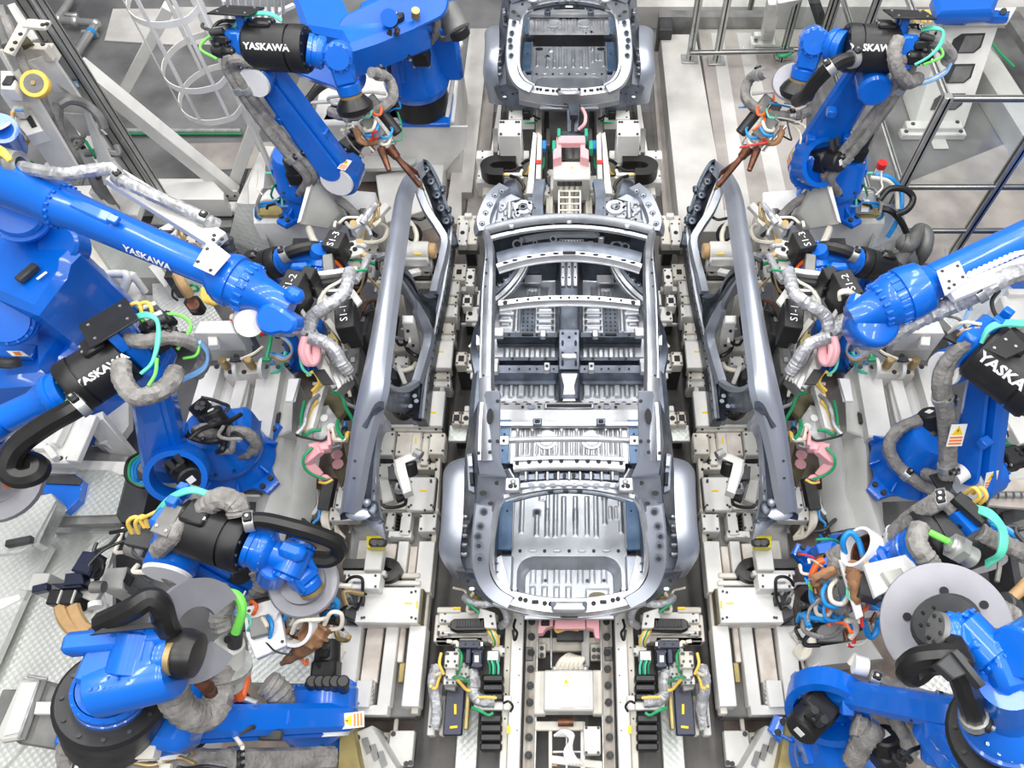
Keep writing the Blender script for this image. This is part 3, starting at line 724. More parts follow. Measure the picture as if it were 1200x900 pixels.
# ================================================================ outer body side panels
def side_panel(label):
    t = thing('body_side_panel', label, 'car body panel', 'outer side panels waiting beside the car')
    mb = MB('panel')                                                 # roof rail running back into the quarter panel
    A = [(497, 190, 1.12), (477, 203, 1.26), (465, 225, 1.42), (457, 265, 1.64), (450, 305, 1.76), (443, 345, 1.82), (436, 385, 1.83), (428, 425, 1.80), (420, 460, 1.72), (412, 500, 1.55), (407, 540, 1.36), (402, 575, 1.18), (398, 604, 1.02)]
    B = [(497, 196, 1.14), (486, 210, 1.28), (479, 230, 1.44), (474, 265, 1.66), (468, 305, 1.79), (462, 345, 1.86), (457, 385, 1.87), (452, 425, 1.84), (448, 460, 1.77), (436, 500, 1.60), (427, 540, 1.42), (421, 575, 1.24), (414, 603, 1.08)]
    pa, pb = PX(A), PX(B)
    mb.ruled(pa, pb, 60, 8, (0, 0, .055))
    pc = [p + V(.03, 0, -.05) for p in pb]; pd = [p + V(-.02, 0, -.10) for p in pa]
    mb.ruled(pb, pc, 60, 2); mb.ruled(pc, pd, 60, 2, m='paneld'); mb.ruled(pd, pa, 60, 2)
    mb.build('roof_rail', t)
    mb = MB('paneld')                                                # front post
    mb.ruled(PX([(494, 189, 1.12), (501, 193, 1.08), (513, 215, 1.0), (521, 240, .92), (530, 262, .82), (533, 282, .76)]), PX([(490, 198, 1.2), (492, 206, 1.16), (502, 230, 1.06), (511, 255, .96), (520, 272, .88), (523, 288, .84)]), 24, 5, (0, 0, -.05), 'steelk')
    for u, v, z in ((499, 198, 1.12), (505, 212, 1.08), (512, 228, 1.0), (517, 243, .96), (523, 258, .9)):
        mb.ball(P(u, v, z), .045, 'paneld', sc=(1, 1.2, .6)); mb.disc(P(u, v, z + .028), Z, .015)
    mb.sweep(PX([(495, 189, 1.13), (503, 194, 1.09), (515, 216, 1.0), (523, 241, .92), (531, 262, .82)]), [(-.015, -.03), (-.015, .02), (.015, .02), (.015, -.03)], m='steelk')
    for u, v, z in ((526, 246, .9), (529, 258, .86), (519, 222, 1.0)): mb.box(P(u, v, z), (.05, .08, .05), b=.015, m='paneld')
    mb.box(P(486, 222, 1.0), (.16, .05, .03), b=.015, m='steel')
    mb.build('front_post', t, 'dark steel front post')
    mb = MB('panel')
    mb.sweep(PX([(487, 201, 1.26), (491, 222, 1.14), (501, 247, 1.03), (514, 267, .92), (521, 281, .87), (518, 302, .85), (512, 325, .84), (508, 343, .86)]), [(-.04, -.02), (-.03, .02), (.03, .025), (.045, -.02)], m='panel', sub=5)
    mb.build('door_flange', t)
    mb = MB('steelk')                                                # rocker
    ra = PX([(529, 270, .76), (526, 300, .74), (519, 345, .73), (509, 393, .72), (501, 440, .72), (495, 494, .72)])
    mb.sweep(ra, [(-.045, -.09), (-.05, .03), (-.02, .06), (.03, .04), (.04, -.09)], m='steelk', sub=4)
    mb.sweep([p + V(.012, 0, .058) for p in ra], [(-.014, -.01), (-.01, .012), (.01, .012), (.014, -.01)], m='steel', sub=4)
    mb.sweep([p + V(-.055, 0, .0) for p in ra[1:]], [(-.03, -.07), (-.02, .05), (.02, .05), (.03, -.07)], m='paneld', sub=4)
    for k in range(26):
        x = k / 26 * 5; i = int(x); p = ra[i].lerp(ra[i + 1], x - i); mb.disc(p + V(.028, 0, .048), (.4, 0, 1), .007)
    mb.box(P(531, 283, .78), (.08, .14, .06), R=Matrix.Rotation(.3, 3, 'Z'), b=.01, m='steelk')
    mb.build('rocker', t, 'dark steel rocker with a bright seam')
    mb = MB('paneld')                                                # centre pillar
    f = PX([(463, 312, 1.72), (476, 322, 1.42), (486, 339, 1.10), (497, 349, .92), (509, 348, .85)])
    r = PX([(461, 323, 1.72), (474, 340, 1.44), (487, 358, 1.18), (498, 380, .98), (502, 396, .86)])
    mb.ruled(f, r, 20, 5, (.03, 0, -.05), 'steelk')
    mb.sweep(f, [(-.035, -.025), (-.03, .02), (.03, .02), (.035, -.025)], m='paneld', sub=6)
    for k in range(7): p = f[1].lerp(f[3], k / 7); mb.disc(p + V(0, -.01, .024), (0, -.3, 1), .008)
    mb.sweep(r + PX([(497, 418, .83), (488, 448, .84)]), [(-.05, -.02), (-.035, .02), (.03, .025), (.05, -.02)], m='panel', sub=6)
    mb.ruled(PX([(503, 372, .85), (506, 400, .78), (499, 440, .78)]), PX([(510, 352, .8), (509, 393, .74), (501, 440, .74)]), 10, 2, m='steelk')
    mb.build('centre_pillar', t)
    mb = MB('paneld')                                                # rear door corner and wheel arch
    mb.ruled(PX([(447, 448, 1.72), (460, 457, 1.35), (476, 457, 1.0), (489, 448, .85)]), PX([(448, 478, 1.66), (458, 482, 1.30), (471, 482, 1.0), (484, 480, .84)]), 18, 6, (0, -.03, -.08), 'paneld')
    mb.sweep(PX([(448, 448, 1.7), (460, 456, 1.36), (475, 456, 1.02), (488, 448, .86)]), [(-.03, -.02), (-.02, .02), (.02, .02), (.03, -.02)], m='panel')
    mb.ruled(PX([(484, 458, .9), (489, 455, .86), (492, 470, .78)]), PX([(478, 482, .86), (484, 492, .8), (494, 494, .74)]), 8, 3, (0, 0, -.03), 'steelk')
    for u, v in ((486, 464), (488, 470), (481, 476)): mb.disc(P(u, v, .88), Z, .018, m='panel')
    mb.build('door_corner', t)
    mb = MB('rubber')  # black crescent with teeth along the wheel arch edge
    mb.ruled(PX([(453, 472, 1.15), (460, 483, 1.0), (470, 484, .9), (485, 485, .82)]), PX([(459, 484, .95), (466, 491, .85), (475, 493, .8), (484, 488, .78)]), 16, 3, (0, 0, -.03), 'rubber')
    for k in range(10): mb.box(P(463 + 2.2 * k, 484 + (k % 2), .93 - .012 * k), (.018, .03, .03), b=.004, m='rubber')
    mb.build('wheel_arch_edge', t, 'black toothed wheel arch edge')
    mb = MB('panel')                                                 # tail lamp side of the quarter panel
    a = PX([(446, 478, 1.66), (437, 486, 1.60), (430, 505, 1.54), (423, 540, 1.40), (419, 575, 1.22), (415, 603, 1.08)])
    b = PX([(456, 492, 1.35), (450, 498, 1.30), (444, 512, 1.24), (441, 545, 1.12), (442, 580, 1.02), (447, 611, .92)])
    mb.ruled(a, b, 24, 8, (0, 0, -.09), 'panel')
    mb.ruled(b, [p + V(.0, .0, -.1) for p in b], 24, 1, m='panel')
    mb.sweep(PX([(447, 474, 1.74), (436, 483, 1.67), (427, 500, 1.60)]), [(-.03, -.02), (-.02, .02), (.02, .02), (.03, -.02)], m='paneld')
    mb.disc(P(437, 491, 1.52), Z, .05, m='steelb', e=.022)
    mb.sweep(PX([(433, 505, 1.42), (429, 540, 1.30), (426, 580, 1.13), (424, 602, 1.04)]), [(-.05, -.02), (-.02, .01), (.02, .012), (.05, -.02)], m='paneld', sub=4)
    mb.sweep(PX([(439, 503, 1.34), (435, 540, 1.24), (434, 580, 1.08)]), [(-.03, -.02), (-.012, .012), (.012, .012), (.03, -.02)], m='panel', sub=4)
    for u, v, z in ((431, 500, 1.5), (430, 512, 1.44), (441, 520, 1.25), (416, 540, 1.43), (438, 545, 1.2), (415, 560, 1.33), (437, 575, 1.1)): mb.disc(P(u, v, z), (0, -.3, 1), .01)
    mb.ruled(PX([(414, 598, 1.09), (428, 606, 1.0), (446, 606, .94)]), PX([(415, 606, 1.02), (430, 610, .93), (452, 613, .88)]), 8, 2, m='paneld')
    mb.ruled(PX([(416, 604, 1.0), (432, 608, .92), (447, 608, .88)]), PX([(438, 622, .96), (446, 628, .93), (452, 633, .9)]), 8, 3, m='panel')
    mb.ball(P(421, 600, 1.05), .085, 'panel', sc=(1.2, .8, .35)); mb.ball(P(436, 596, 1.05), .06, 'paneld', sc=(.8, 1, .5)); mb.ball(P(430, 589, 1.12), .03, 'panel')
    mb.build('quarter_inner', t)
    mb = MB('purple')                                                # marker scribble
    for k in range(3):
        p = [P(429 + 4 * k + random.uniform(-1, 1), 546 + 3.2 * i, 1.205 - .016 * i) + Z * .04 for i in range(9)]
        mb.tube([q + V(random.uniform(-.014, .014), 0, 0) for q in p], .0028, 5, sub=3)
    mb.build('marker_note', t, 'violet marker strokes')
    return t
side_panel('silver body side panel standing on the ladder side of the main car body')
SIDE = -1
side_panel('silver body side panel standing on the glazed fence side of the main car body')
SIDE = 1
# ================================================================ robots
def r_base(t, c, yaw=0.0, hh=0.40, motor=None, s=1.0):
    R = Matrix.Rotation(yaw, 3, 'Z'); c = Vector(c)
    mb = MB('blue')
    pl = []
    for k in range(4):                                               # four-lobed foot
        a = k * math.pi / 2 + math.pi / 4
        for da, r in ((-.30, .30), (-.14, .40), (.14, .40), (.30, .30), (.6, .25)): pl.append(c + R @ V(math.cos(a + da) * r * s, math.sin(a + da) * r * s, .06))
    mb.prism(pl, (0, 0, -.06), 'blue', .012)
    mb.lathe(c + Z * .05, Z, [(0, .29 * s), (.06, .27 * s), (.12, .24 * s), (.16, .235 * s)], 30)
    for k in range(8):
        a = k * math.pi / 4 + .2; mb.bt(c + R @ V(math.cos(a) * .27 * s, math.sin(a) * .27 * s, .10), V(math.cos(a), math.sin(a), -.5), .02, .10, .09)
    for k in range(4):
        a = k * math.pi / 2 + math.pi / 4
        for da in (-.12, .12): mb.cyl(c + R @ V(math.cos(a + da) * .34 * s, math.sin(a + da) * .34 * s, .055), c + R @ V(math.cos(a + da) * .34 * s, math.sin(a + da) * .34 * s, .085), .022, n=8, m='dgrey')
    mb.build('base', t)
    mb = MB('blue')
    mb.lathe(c + Z * .20, Z, [(0, .24 * s), (.03, .26 * s), (.10, .26 * s), (.13, .24 * s), (hh - .06, .20 * s), (hh - .02, .17 * s)], 30)
    mb.box(c + R @ V(.12, 0, .20 + hh * .55), (.30 * s, .34 * s, hh * .7), R, .05)
    mb.bt(c + R @ V(-.16, .06, .38), R @ V(0, 0, 1), .16, .16, .14, up=R @ X)
    for k in range(12):
        a = k * math.pi / 6; mb.bolt(c + V(math.cos(a) * .25 * s, math.sin(a) * .25 * s, .32), .012, .012)
    mb.build('rotating_head', t)
def r_motor(t, p, d, r=.085, L=.26, label=None):
    p = Vector(p); d = Vector(d).normalized()
    mb = MB('black'); sd, u, d = frame(d)
    mb.bt(p + d * L * .30, d, r * 1.8, r * 1.8, L * .55, up=u, b=.02)
    mb.cyl(p + d * L * .5, p + d * L, r * .92, r * .86, 20, 'black', .012)
    mb.bt(p + d * L * .72 + u * r, d, r * .8, r * .7, L * .3, up=u, b=.012, m='black')
    for q in (-1, 1): mb.cyl(p + d * L * .8 + u * r * 1.2 + sd * q * r * .3, p + d * L * .8 + u * r * 1.9 + sd * q * r * .3, r * .22, n=10, m='dgrey')
    for k in range(4):
        a = k * math.pi / 2 + .78; q = p + (sd * math.cos(a) + u * math.sin(a)) * r * 1.1; mb.cyl(q + d * L * .02, q + d * L * .06, r * .13, n=8, m='zinc')
    mb.bt(p + d * L + u * 0, d, r * .5, r * .5, .004, up=u, b=.0008, m='label')
    return mb.build('motor', t, label)
def warn(t, p, xd, yd, s=.05, orange=True):
    """white sticker with a yellow warning triangle and orange lines"""
    p = Vector(p); xd = Vector(xd).normalized(); yd = Vector(yd); yd = (yd - xd * yd.dot(xd)).normalized(); n = xd.cross(yd)
    mb = MB('label')
    mb.prism([p + xd * a * s * .62 + yd * b * s for a, b in ((-1, -1), (1, -1), (1, 1), (-1, 1))], n * .002)
    mb.prism([p + xd * a * s * .5 + yd * (b * s + .0) + n * .002 for a, b in ((-.9, .05), (.9, .05), (0, .9))], n * .0012, 'labely')
    mb.prism([p + xd * a * s * .5 + yd * b * s + n * .0032 for a, b in ((-.16, .2), (.2, .45), (.05, .45), (.14, .66), (-.16, .4), (0, .4))], n * .0006, 'ink')
    for k in range(3 if orange else 1):
        mb.prism([p + xd * a * s * .5 + yd * (b * s * .09 - s * (.2 + .28 * k)) + n * .002 for a, b in ((-1, -1), (1, -1), (1, 1), (-1, 1))], n * .001, 'labelo' if orange else 'labely')
    return mb.build('warning_label', t)
def r_arm(t, A, B, n, rA=.21, rB=.15, th=.15, discs=True, lab=True, motor=True, side=1, web=True):
    """lower arm link from A (shoulder) to B (elbow), plate normal n"""
    A, B, n = Vector(A), Vector(B), Vector(n).normalized()
    d = (B - A).normalized()
    mb = MB('blue')
    mb.stad(A, B, rA, rB, n, th, bev=.03, n=18)
    mb.stad(A + d * .12 + n * th * .5, B - d * .10 + n * th * .5, rA * .62, rB * .55, n, .03, bev=.012)
    mb.cyl(A - n * (th * .5 + .10), A + n * (th * .5 + .0), rA * .97, n=30, ch=.02); mb.cyl(B - n * (th * .5 + .08), B + n * (th * .5), rB * .95, n=26, ch=.02)
    for k in range(14):
        a = k * 2 * math.pi / 14; e1, e2, _ = frame(n); q = A - n * (th * .5 + .10) + (e1 * math.cos(a) + e2 * math.sin(a)) * rA * .86
        mb.bolt(q, .013, .014, -n, 'blue')
    e1 = n.cross(d)
    for s_, f in ((1, .28), (-1, .40), (1, .62)): mb.bt(A.lerp(B, f) + e1 * s_ * rA * .75 - n * th * .2, n, .07, .06, .08)
    mb.build('lower_arm', t)
    if discs:
        for q, r in ((A, rA * .80), (B, rB * .9)):
            mb = MB('plastic'); mb.cyl(q + n * th * .50, q + n * (th * .5 + .022), r, r * .95, 28); mb.build('cover_disc', t, 'pale round cover')
    if motor: r_motor(t, A - n * (th * .5 + .10), -n, rA * .42, .28)
    if lab:
        q = A + d * .02; up = e1 * side
        o = (e1 * side); sz = .085
        warn(t, q + o * (rA + .003) - n * .02, n if side > 0 else -n, d, .075)
def r_housing(t, a, b, r, txt=None, up=Z, tdir=None, tup=None, bracket=True, boots=True, tang=0.0, tpos=.55):
    a, b = Vector(a), Vector(b); d = (b - a).normalized(); L = (b - a).length; sd, u, _ = frame(d, up)
    mb = MB('black')
    mb.lathe(a, d, [(0, r * .9), (.02, r), (L * .72, r), (L * .72, r * .93), (L * .76, r * .93), (L * .76, r * 1.02), (L - .02, r * 1.02), (L, r * .95)], 36)
    mb.bt(a + d * L * .30 + u * r * 1.0, d, r * .9, r * .25, L * .35, up=u, b=.02)
    for q in (-.5, .5): mb.cyl(a + d * L * .45 + u * r * .95 + sd * q * .06, a + d * L * .45 + u * (r + .02) + sd * q * .06, .012, n=8, m='zinc')
    for k in range(12):
        an = k * math.pi / 6; mb.bolt(b + (sd * math.cos(an) + u * math.sin(an)) * r * .84, .010, .010, d, 'dgrey')
    h = mb.build('arm_housing', t, 'black arm housing')
    if txt:
        tu = Vector(tup) if tup else u
        td = -d if tdir else d
        pd = (td.normalized()).cross(tu).normalized()
        ax = a + d * L * tpos
        pr = (pd - d * pd.dot(d)).normalized()
        lettering('YASKAWA', r * .36, ax + pr * (r * 1.0), td, tu, 'chalk', h, 'lettering', wrap=r)
    if bracket is not False:
        mb = MB('blue'); mb.bt(a - d * .06, d, r * 1.4, r * 1.5, .12, up=u, b=.02); mb.bt(a - d * .02 + u * r * .95, d, .05, r * .8, .06, up=u); mb.bt(a - d * .02 + u * r * .95 + sd * r * .6, d, .05, r * .8, .06, up=u)
        mb.build('rear_bracket', t)
        if bracket == 2: return d, u, sd
        mb = MB('black'); mb.bt(a - d * .04 + u * (r * 1.42), d, r * 1.7, .012, .30, up=u, b=.003)
        for x in (-.5, .5):
            for y in (-.1, .1): mb.cyl(a - d * (.04 - y) + u * (r * 1.42 + .006) + sd * x * r, a - d * (.04 - y) + u * (r * 1.42 + .012) + sd * x * r, .009, n=8, m='zinc')
        mb.build('top_plate', t, 'black screwed top plate')
    return d, u, sd
def r_fore(t, a, b, r0=.115, r1=.085):
    a, b = Vector(a), Vector(b); d = (b - a).normalized(); L = (b - a).length; e1, e2, _ = frame(d)
    mb = MB('blue'); mb.lathe(a, d, [(0, r0), (.03, r0), (.035, r0 * .93), (.06, r0 * .93), (.065, r0 * 1.02), (.10, r0 * 1.02), (.12, r0 * .9), (L * .55, r1), (L, r1)], 30)
    for k in range(18):
        an = k * math.pi / 9; mb.bolt(a + d * .10 + (e1 * math.cos(an) + e2 * math.sin(an)) * r0 * .95, .008, .010, d, 'blue')
    mb.build('forearm', t)
def r_wrist(t, c, ax, tool, r=.10, w=.20, L=.22, boot=True, fm='brass'):
    """wrist: drum about axis ax at c, then a block and flange along tool"""
    c, ax, tool = Vector(c), Vector(ax).normalized(), Vector(tool).normalized()
    mb = MB('blue')
    mb.lathe(c - ax * w * .5, ax, [(0, r * .8), (.012, r), (w - .012, r), (w, r * .8)], 26)
    mb.cyl(c + ax * w * .5, c + ax * (w * .5 + .02), r * .8, n=24); mb.cyl(c - ax * (w * .5 + .02), c - ax * w * .5, r * .8, n=24)
    e1, e2, _ = frame(ax)
    for k in range(12):
        an = k * math.pi / 6
        for s_ in (-1, 1): mb.bolt(c + ax * s_ * (w * .5) + (e1 * math.cos(an) + e2 * math.sin(an)) * r * .88, .008, .012, ax * s_, 'blue')
    for s_ in (-1, 1): mb.bt(c + ax * s_ * w * .36 + tool * L * .36, tool, w * .24, r * 1.5, L * .72, up=tool.cross(ax), b=.02)
    mb.bt(c + tool * L * .55, tool, w * .9, r * 1.5, L * .4, up=tool.cross(ax), b=.03)
    mb.cyl(c + tool * L * .7, c + tool * L * 1.02, r * .9, r * .85, 26, ch=.01)
    mb.build('wrist', t)
    mb = MB(fm); f = c + tool * L * 1.02; mb.cyl(f, f + tool * .025, r * .82, n=26)
    for k in range(6): mb.bolt(f + tool * .025 + frame(tool)[0] * math.cos(k * 1.047) * r * .6 + frame(tool)[1] * math.sin(k * 1.047) * r * .6, .009, .008, tool)
    mb.build('tool_flange', t, 'brass coloured flange' if fm == 'brass' else None)
    if boot:
        mb = MB('rubber'); mb.lathe(f + tool * .02, tool, [(0, r * .85), (.03, r * 1.1), (.07, r * 1.35), (.11, r * 1.3), (.13, r * 1.0)], 26); mb.build('boot', t, 'black rubber boot')
    return f
def hose(t, pts, r, m, name='hose', n=9, wr=0.0, sub=7, clamps=(), label=None, px=True):
    pts = PX(pts) if px else [Vector(p) for p in pts]
    if m in ('fabric', 'silverwrap'): r *= .84; sub = 10; wr *= .45
    elif r < .017: r *= .85
    mb = MB(m); mb.tube(pts, r, n, sub=sub, wr=wr)
    o = mb.build(name, t, label)
    q = catmull(pts, 12)
    for c in clamps:
        i = int(c * (len(q) - 2)); d = (q[i + 1] - q[i]).normalized(); e1, e2, _ = frame(d)
        k = MB('zinc'); k.pipe(q[i] - d * .025, d, r * 1.22, r * .9, .05, 16, 'zinc'); k.bt(q[i] + e2 * r * 1.25, d, r * 1.1, r * .5, .045, up=e2, m='black'); k.bolt(q[i] + e2 * r * 1.5, .01, .012, e2, 'zinc')
        k.build('hose_clamp', o)
    return o
def bundle(t, c, size, n, mats, r=.009, name='cable', seed=0):
    """loose looping cables around c; each one its own part"""
    rg = random.Random(seed); c = Vector(c)
    for k in range(n):
        a = Vector([c[i] + rg.uniform(-1, 1) * size[i] for i in range(3)]); pts = [a]
        d = Vector((rg.uniform(-1, 1), rg.uniform(-1, 1), rg.uniform(-.3, .6))).normalized() * (sum(size) / 3) * .7
        for j in range(4):
            d = Matrix.Rotation(rg.uniform(-.9, .9), 3, 'Z') @ d; d.z += rg.uniform(-.05, .05)
            q = pts[-1] + d
            for i in range(3): q[i] = min(max(q[i], c[i] - size[i] * 1.25), c[i] + size[i] * 1.25)
            pts.append(q)
        mb = MB(mats[k % len(mats)]); mb.tube(pts, r * rg.uniform(.7, 1.3), 7, sub=5); mb.build(name, t)
def gun(t, c, f, up, s=1.0, seed=1, arms=True, plate=True):
    """servo spot welding gun: body, transformer, two electrode arms, leads. f = where the electrodes point"""
    c = Vector(c); sd, u, f = frame(Vector(f), Vector(up))
    g = MB('lgrey'); g.bt(c, f, .20 * s, .16 * s, .30 * s, up=u, b=.015 * s); g.bt(c - f * .02 * s + u * .10 * s, f, .14 * s, .06 * s, .22 * s, up=u, b=.008, m='mgrey')
    for x in (-.06, .06):
        for y in (-.1, .1): g.bolt(c + sd * x * s + f * y * s + u * .13 * s, .012 * s, .01, u)
    g.bt(c + f * .18 * s, f, .16 * s, .10 * s, .08 * s, up=u, b=.01, m='zinc'); g.bt(c - f * .2 * s + sd * .04 * s, f, .09 * s, .12 * s, .12 * s, up=u, b=.01, m='dgrey')
    body = g.build('welding_gun', t, 'light grey servo welding gun')
    g = MB('black'); g.cyl(c - f * .14 * s + sd * .15 * s, c + f * .16 * s + sd * .15 * s, .055 * s, n=18, ch=.01); g.bt(c - f * .2 * s + sd * .15 * s, f, .10 * s, .10 * s, .12 * s, up=u, b=.01, m='mgrey'); g.build('gun_motor', body)
    if plate:
        g = MB('plastic'); g.bt(c - sd * .13 * s + u * .05 * s, u, .012 * s, .30 * s, .24 * s, up=f, b=.003); g.build('side_plate', body, 'white side plate')
    if arms:
        for k, (o, L, r) in enumerate(((.05, .46, .028), (-.05, .30, .022))):
            g = MB('copper'); a = c + f * .2 * s + u * o * s
            g.cyl(a, a + f * .12 * s, r * 1.9 * s, r * 1.5 * s, 14); g.beam(a + f * .10 * s, a + f * L * s - u * o * .4 * s, r * 1.7 * s, r * 1.7 * s, b=.006); e = a + f * L * s - u * o * .4 * s
            g.cyl(e, e + f * .05 * s - u * (.05 if k == 0 else -.05) * s, r * .8 * s, r * .35 * s, 12, 'brass'); g.build('electrode_arm', body, 'copper electrode arm')
    g = MB('tan'); g.tube([c + f * .1 * s - sd * .05 * s + u * .13 * s, c + f * .02 * s - sd * .16 * s + u * .18 * s, c - f * .12 * s - sd * .12 * s + u * .14 * s], .03 * s, 9, wr=.18); g.build('leather_sleeve', body, 'tan leather sleeve')
    def lp(m, r, a, h, w):
        g = MB(m); q = c + sd * a[0] * s + f * a[1] * s + u * .12 * s
        g.tube([q, q + u * h * s * .8 + f * .03 * s, q + u * h * s + sd * w * .5 * s + f * .06 * s, q + u * h * .7 * s + sd * w * s + f * .03 * s, q + sd * w * s + u * .0], r * s, 8); g.build('lead', body)
    lp('cyan', .014, (-.08, -.02), .16, .14); lp('cyan', .012, (.02, .08), .12, .12); lp('cwhite', .016, (.06, -.06), .14, -.12); lp('orange', .013, (.10, -.12), .10, .08); lp('cwhite', .014, (-.02, .12), .10, .10); lp('teal', .009, (.0, -.16), .13, .1)
    bundle(body, c + u * .05 * s - f * .05 * s, (.22 * s, .2 * s, .14 * s), 8, ['cwhite', 'orange', 'rubber', 'cyan', 'fabric', 'red', 'cwhite', 'green'], .009 * s, 'lead', seed)
    return body
def robot(label, group='blue welding robots'):
    return thing('welding_robot', label, 'robot', group)
def elbow_clutter(t, c, d, u, sd, s=1.0, seed=3, side=1, loops=False):
    """motors, connectors and hoses behind the elbow"""
    c = Vector(c)
    r_motor(t, c - d * .05 + sd * .07 * side - u * .02, -d, .06 * s, .20 * s); r_motor(t, c - d * .05 - sd * .10 * side - u * .02, -d, .055 * s, .18 * s)
    def q(a, b, e): return c - d * a * s + sd * b * s * side + u * e * s
    if loops: hose(t, [q(-.05, .10, .22), q(.10, .16, .26), q(.26, .10, .16), q(.30, -.02, -.02), q(.2, -.1, -.12)], .05 * s, 'fabric', 'hose_sleeve', wr=.12, px=False)
    if loops: hose(t, [q(-.02, -.12, .10), q(.05, -.2, .08), q(.13, -.2, -.06), q(.16, -.12, -.2)], .06 * s, 'fabric', 'hose_sleeve', wr=.12, px=False)
    for k in range(3 * loops): hose(t, [q(-.02, .02 + .02 * k, .30), q(.12, .0 + .02 * k, .40 - .01 * k), q(.30, -.04 + .02 * k, .30), q(.34 - .02 * k, -.10, .08), q(.22, -.16, -.05)], .011 * s, 'teal', 'cable', n=7, px=False)
    for k in range(2 * loops): hose(t, [q(.05, .1 + .06 * k, .22), q(.10, .14 + .07 * k, .36), q(.17, .2 + .06 * k, .34), q(.18, .2 + .06 * k, .22)], .012 * s, 'yellow', 'cable', n=7, px=False)
    for k in range(2 * loops): hose(t, [q(.2, .05, .06 + .02 * k), q(.36, .0, .02 + .02 * k), q(.36, -.16, -.03 + .02 * k), q(.2, -.24, -.08)], .010 * s, 'lblue', 'cable', n=7, px=False)
    hose(t, [q(.1, .0, .1), q(.26, -.04, .06), q(.3, -.14, .0), q(.16, -.2, -.05)], .012 * s, 'lime', 'cable', n=7, px=False)
    bundle(t, q(.18, -.02, .02), (.10, .10, .08), 6, ['rubber', 'dgrey'], .011 * s, 'cable', seed)
    mb = MB('dgrey')
    for k in range(4): mb.cyl(q(.12, -.1 + .06 * k, .12), q(.22, -.1 + .06 * k, .10), .024 * s, n=12, m='zinc' if k % 2 else 'dgrey', ch=.004)
    mb.bt(q(.14, 0, .06), d, .26 * s, .06 * s, .10 * s, up=u, b=.01, m='black'); mb.build('connector_block', t)

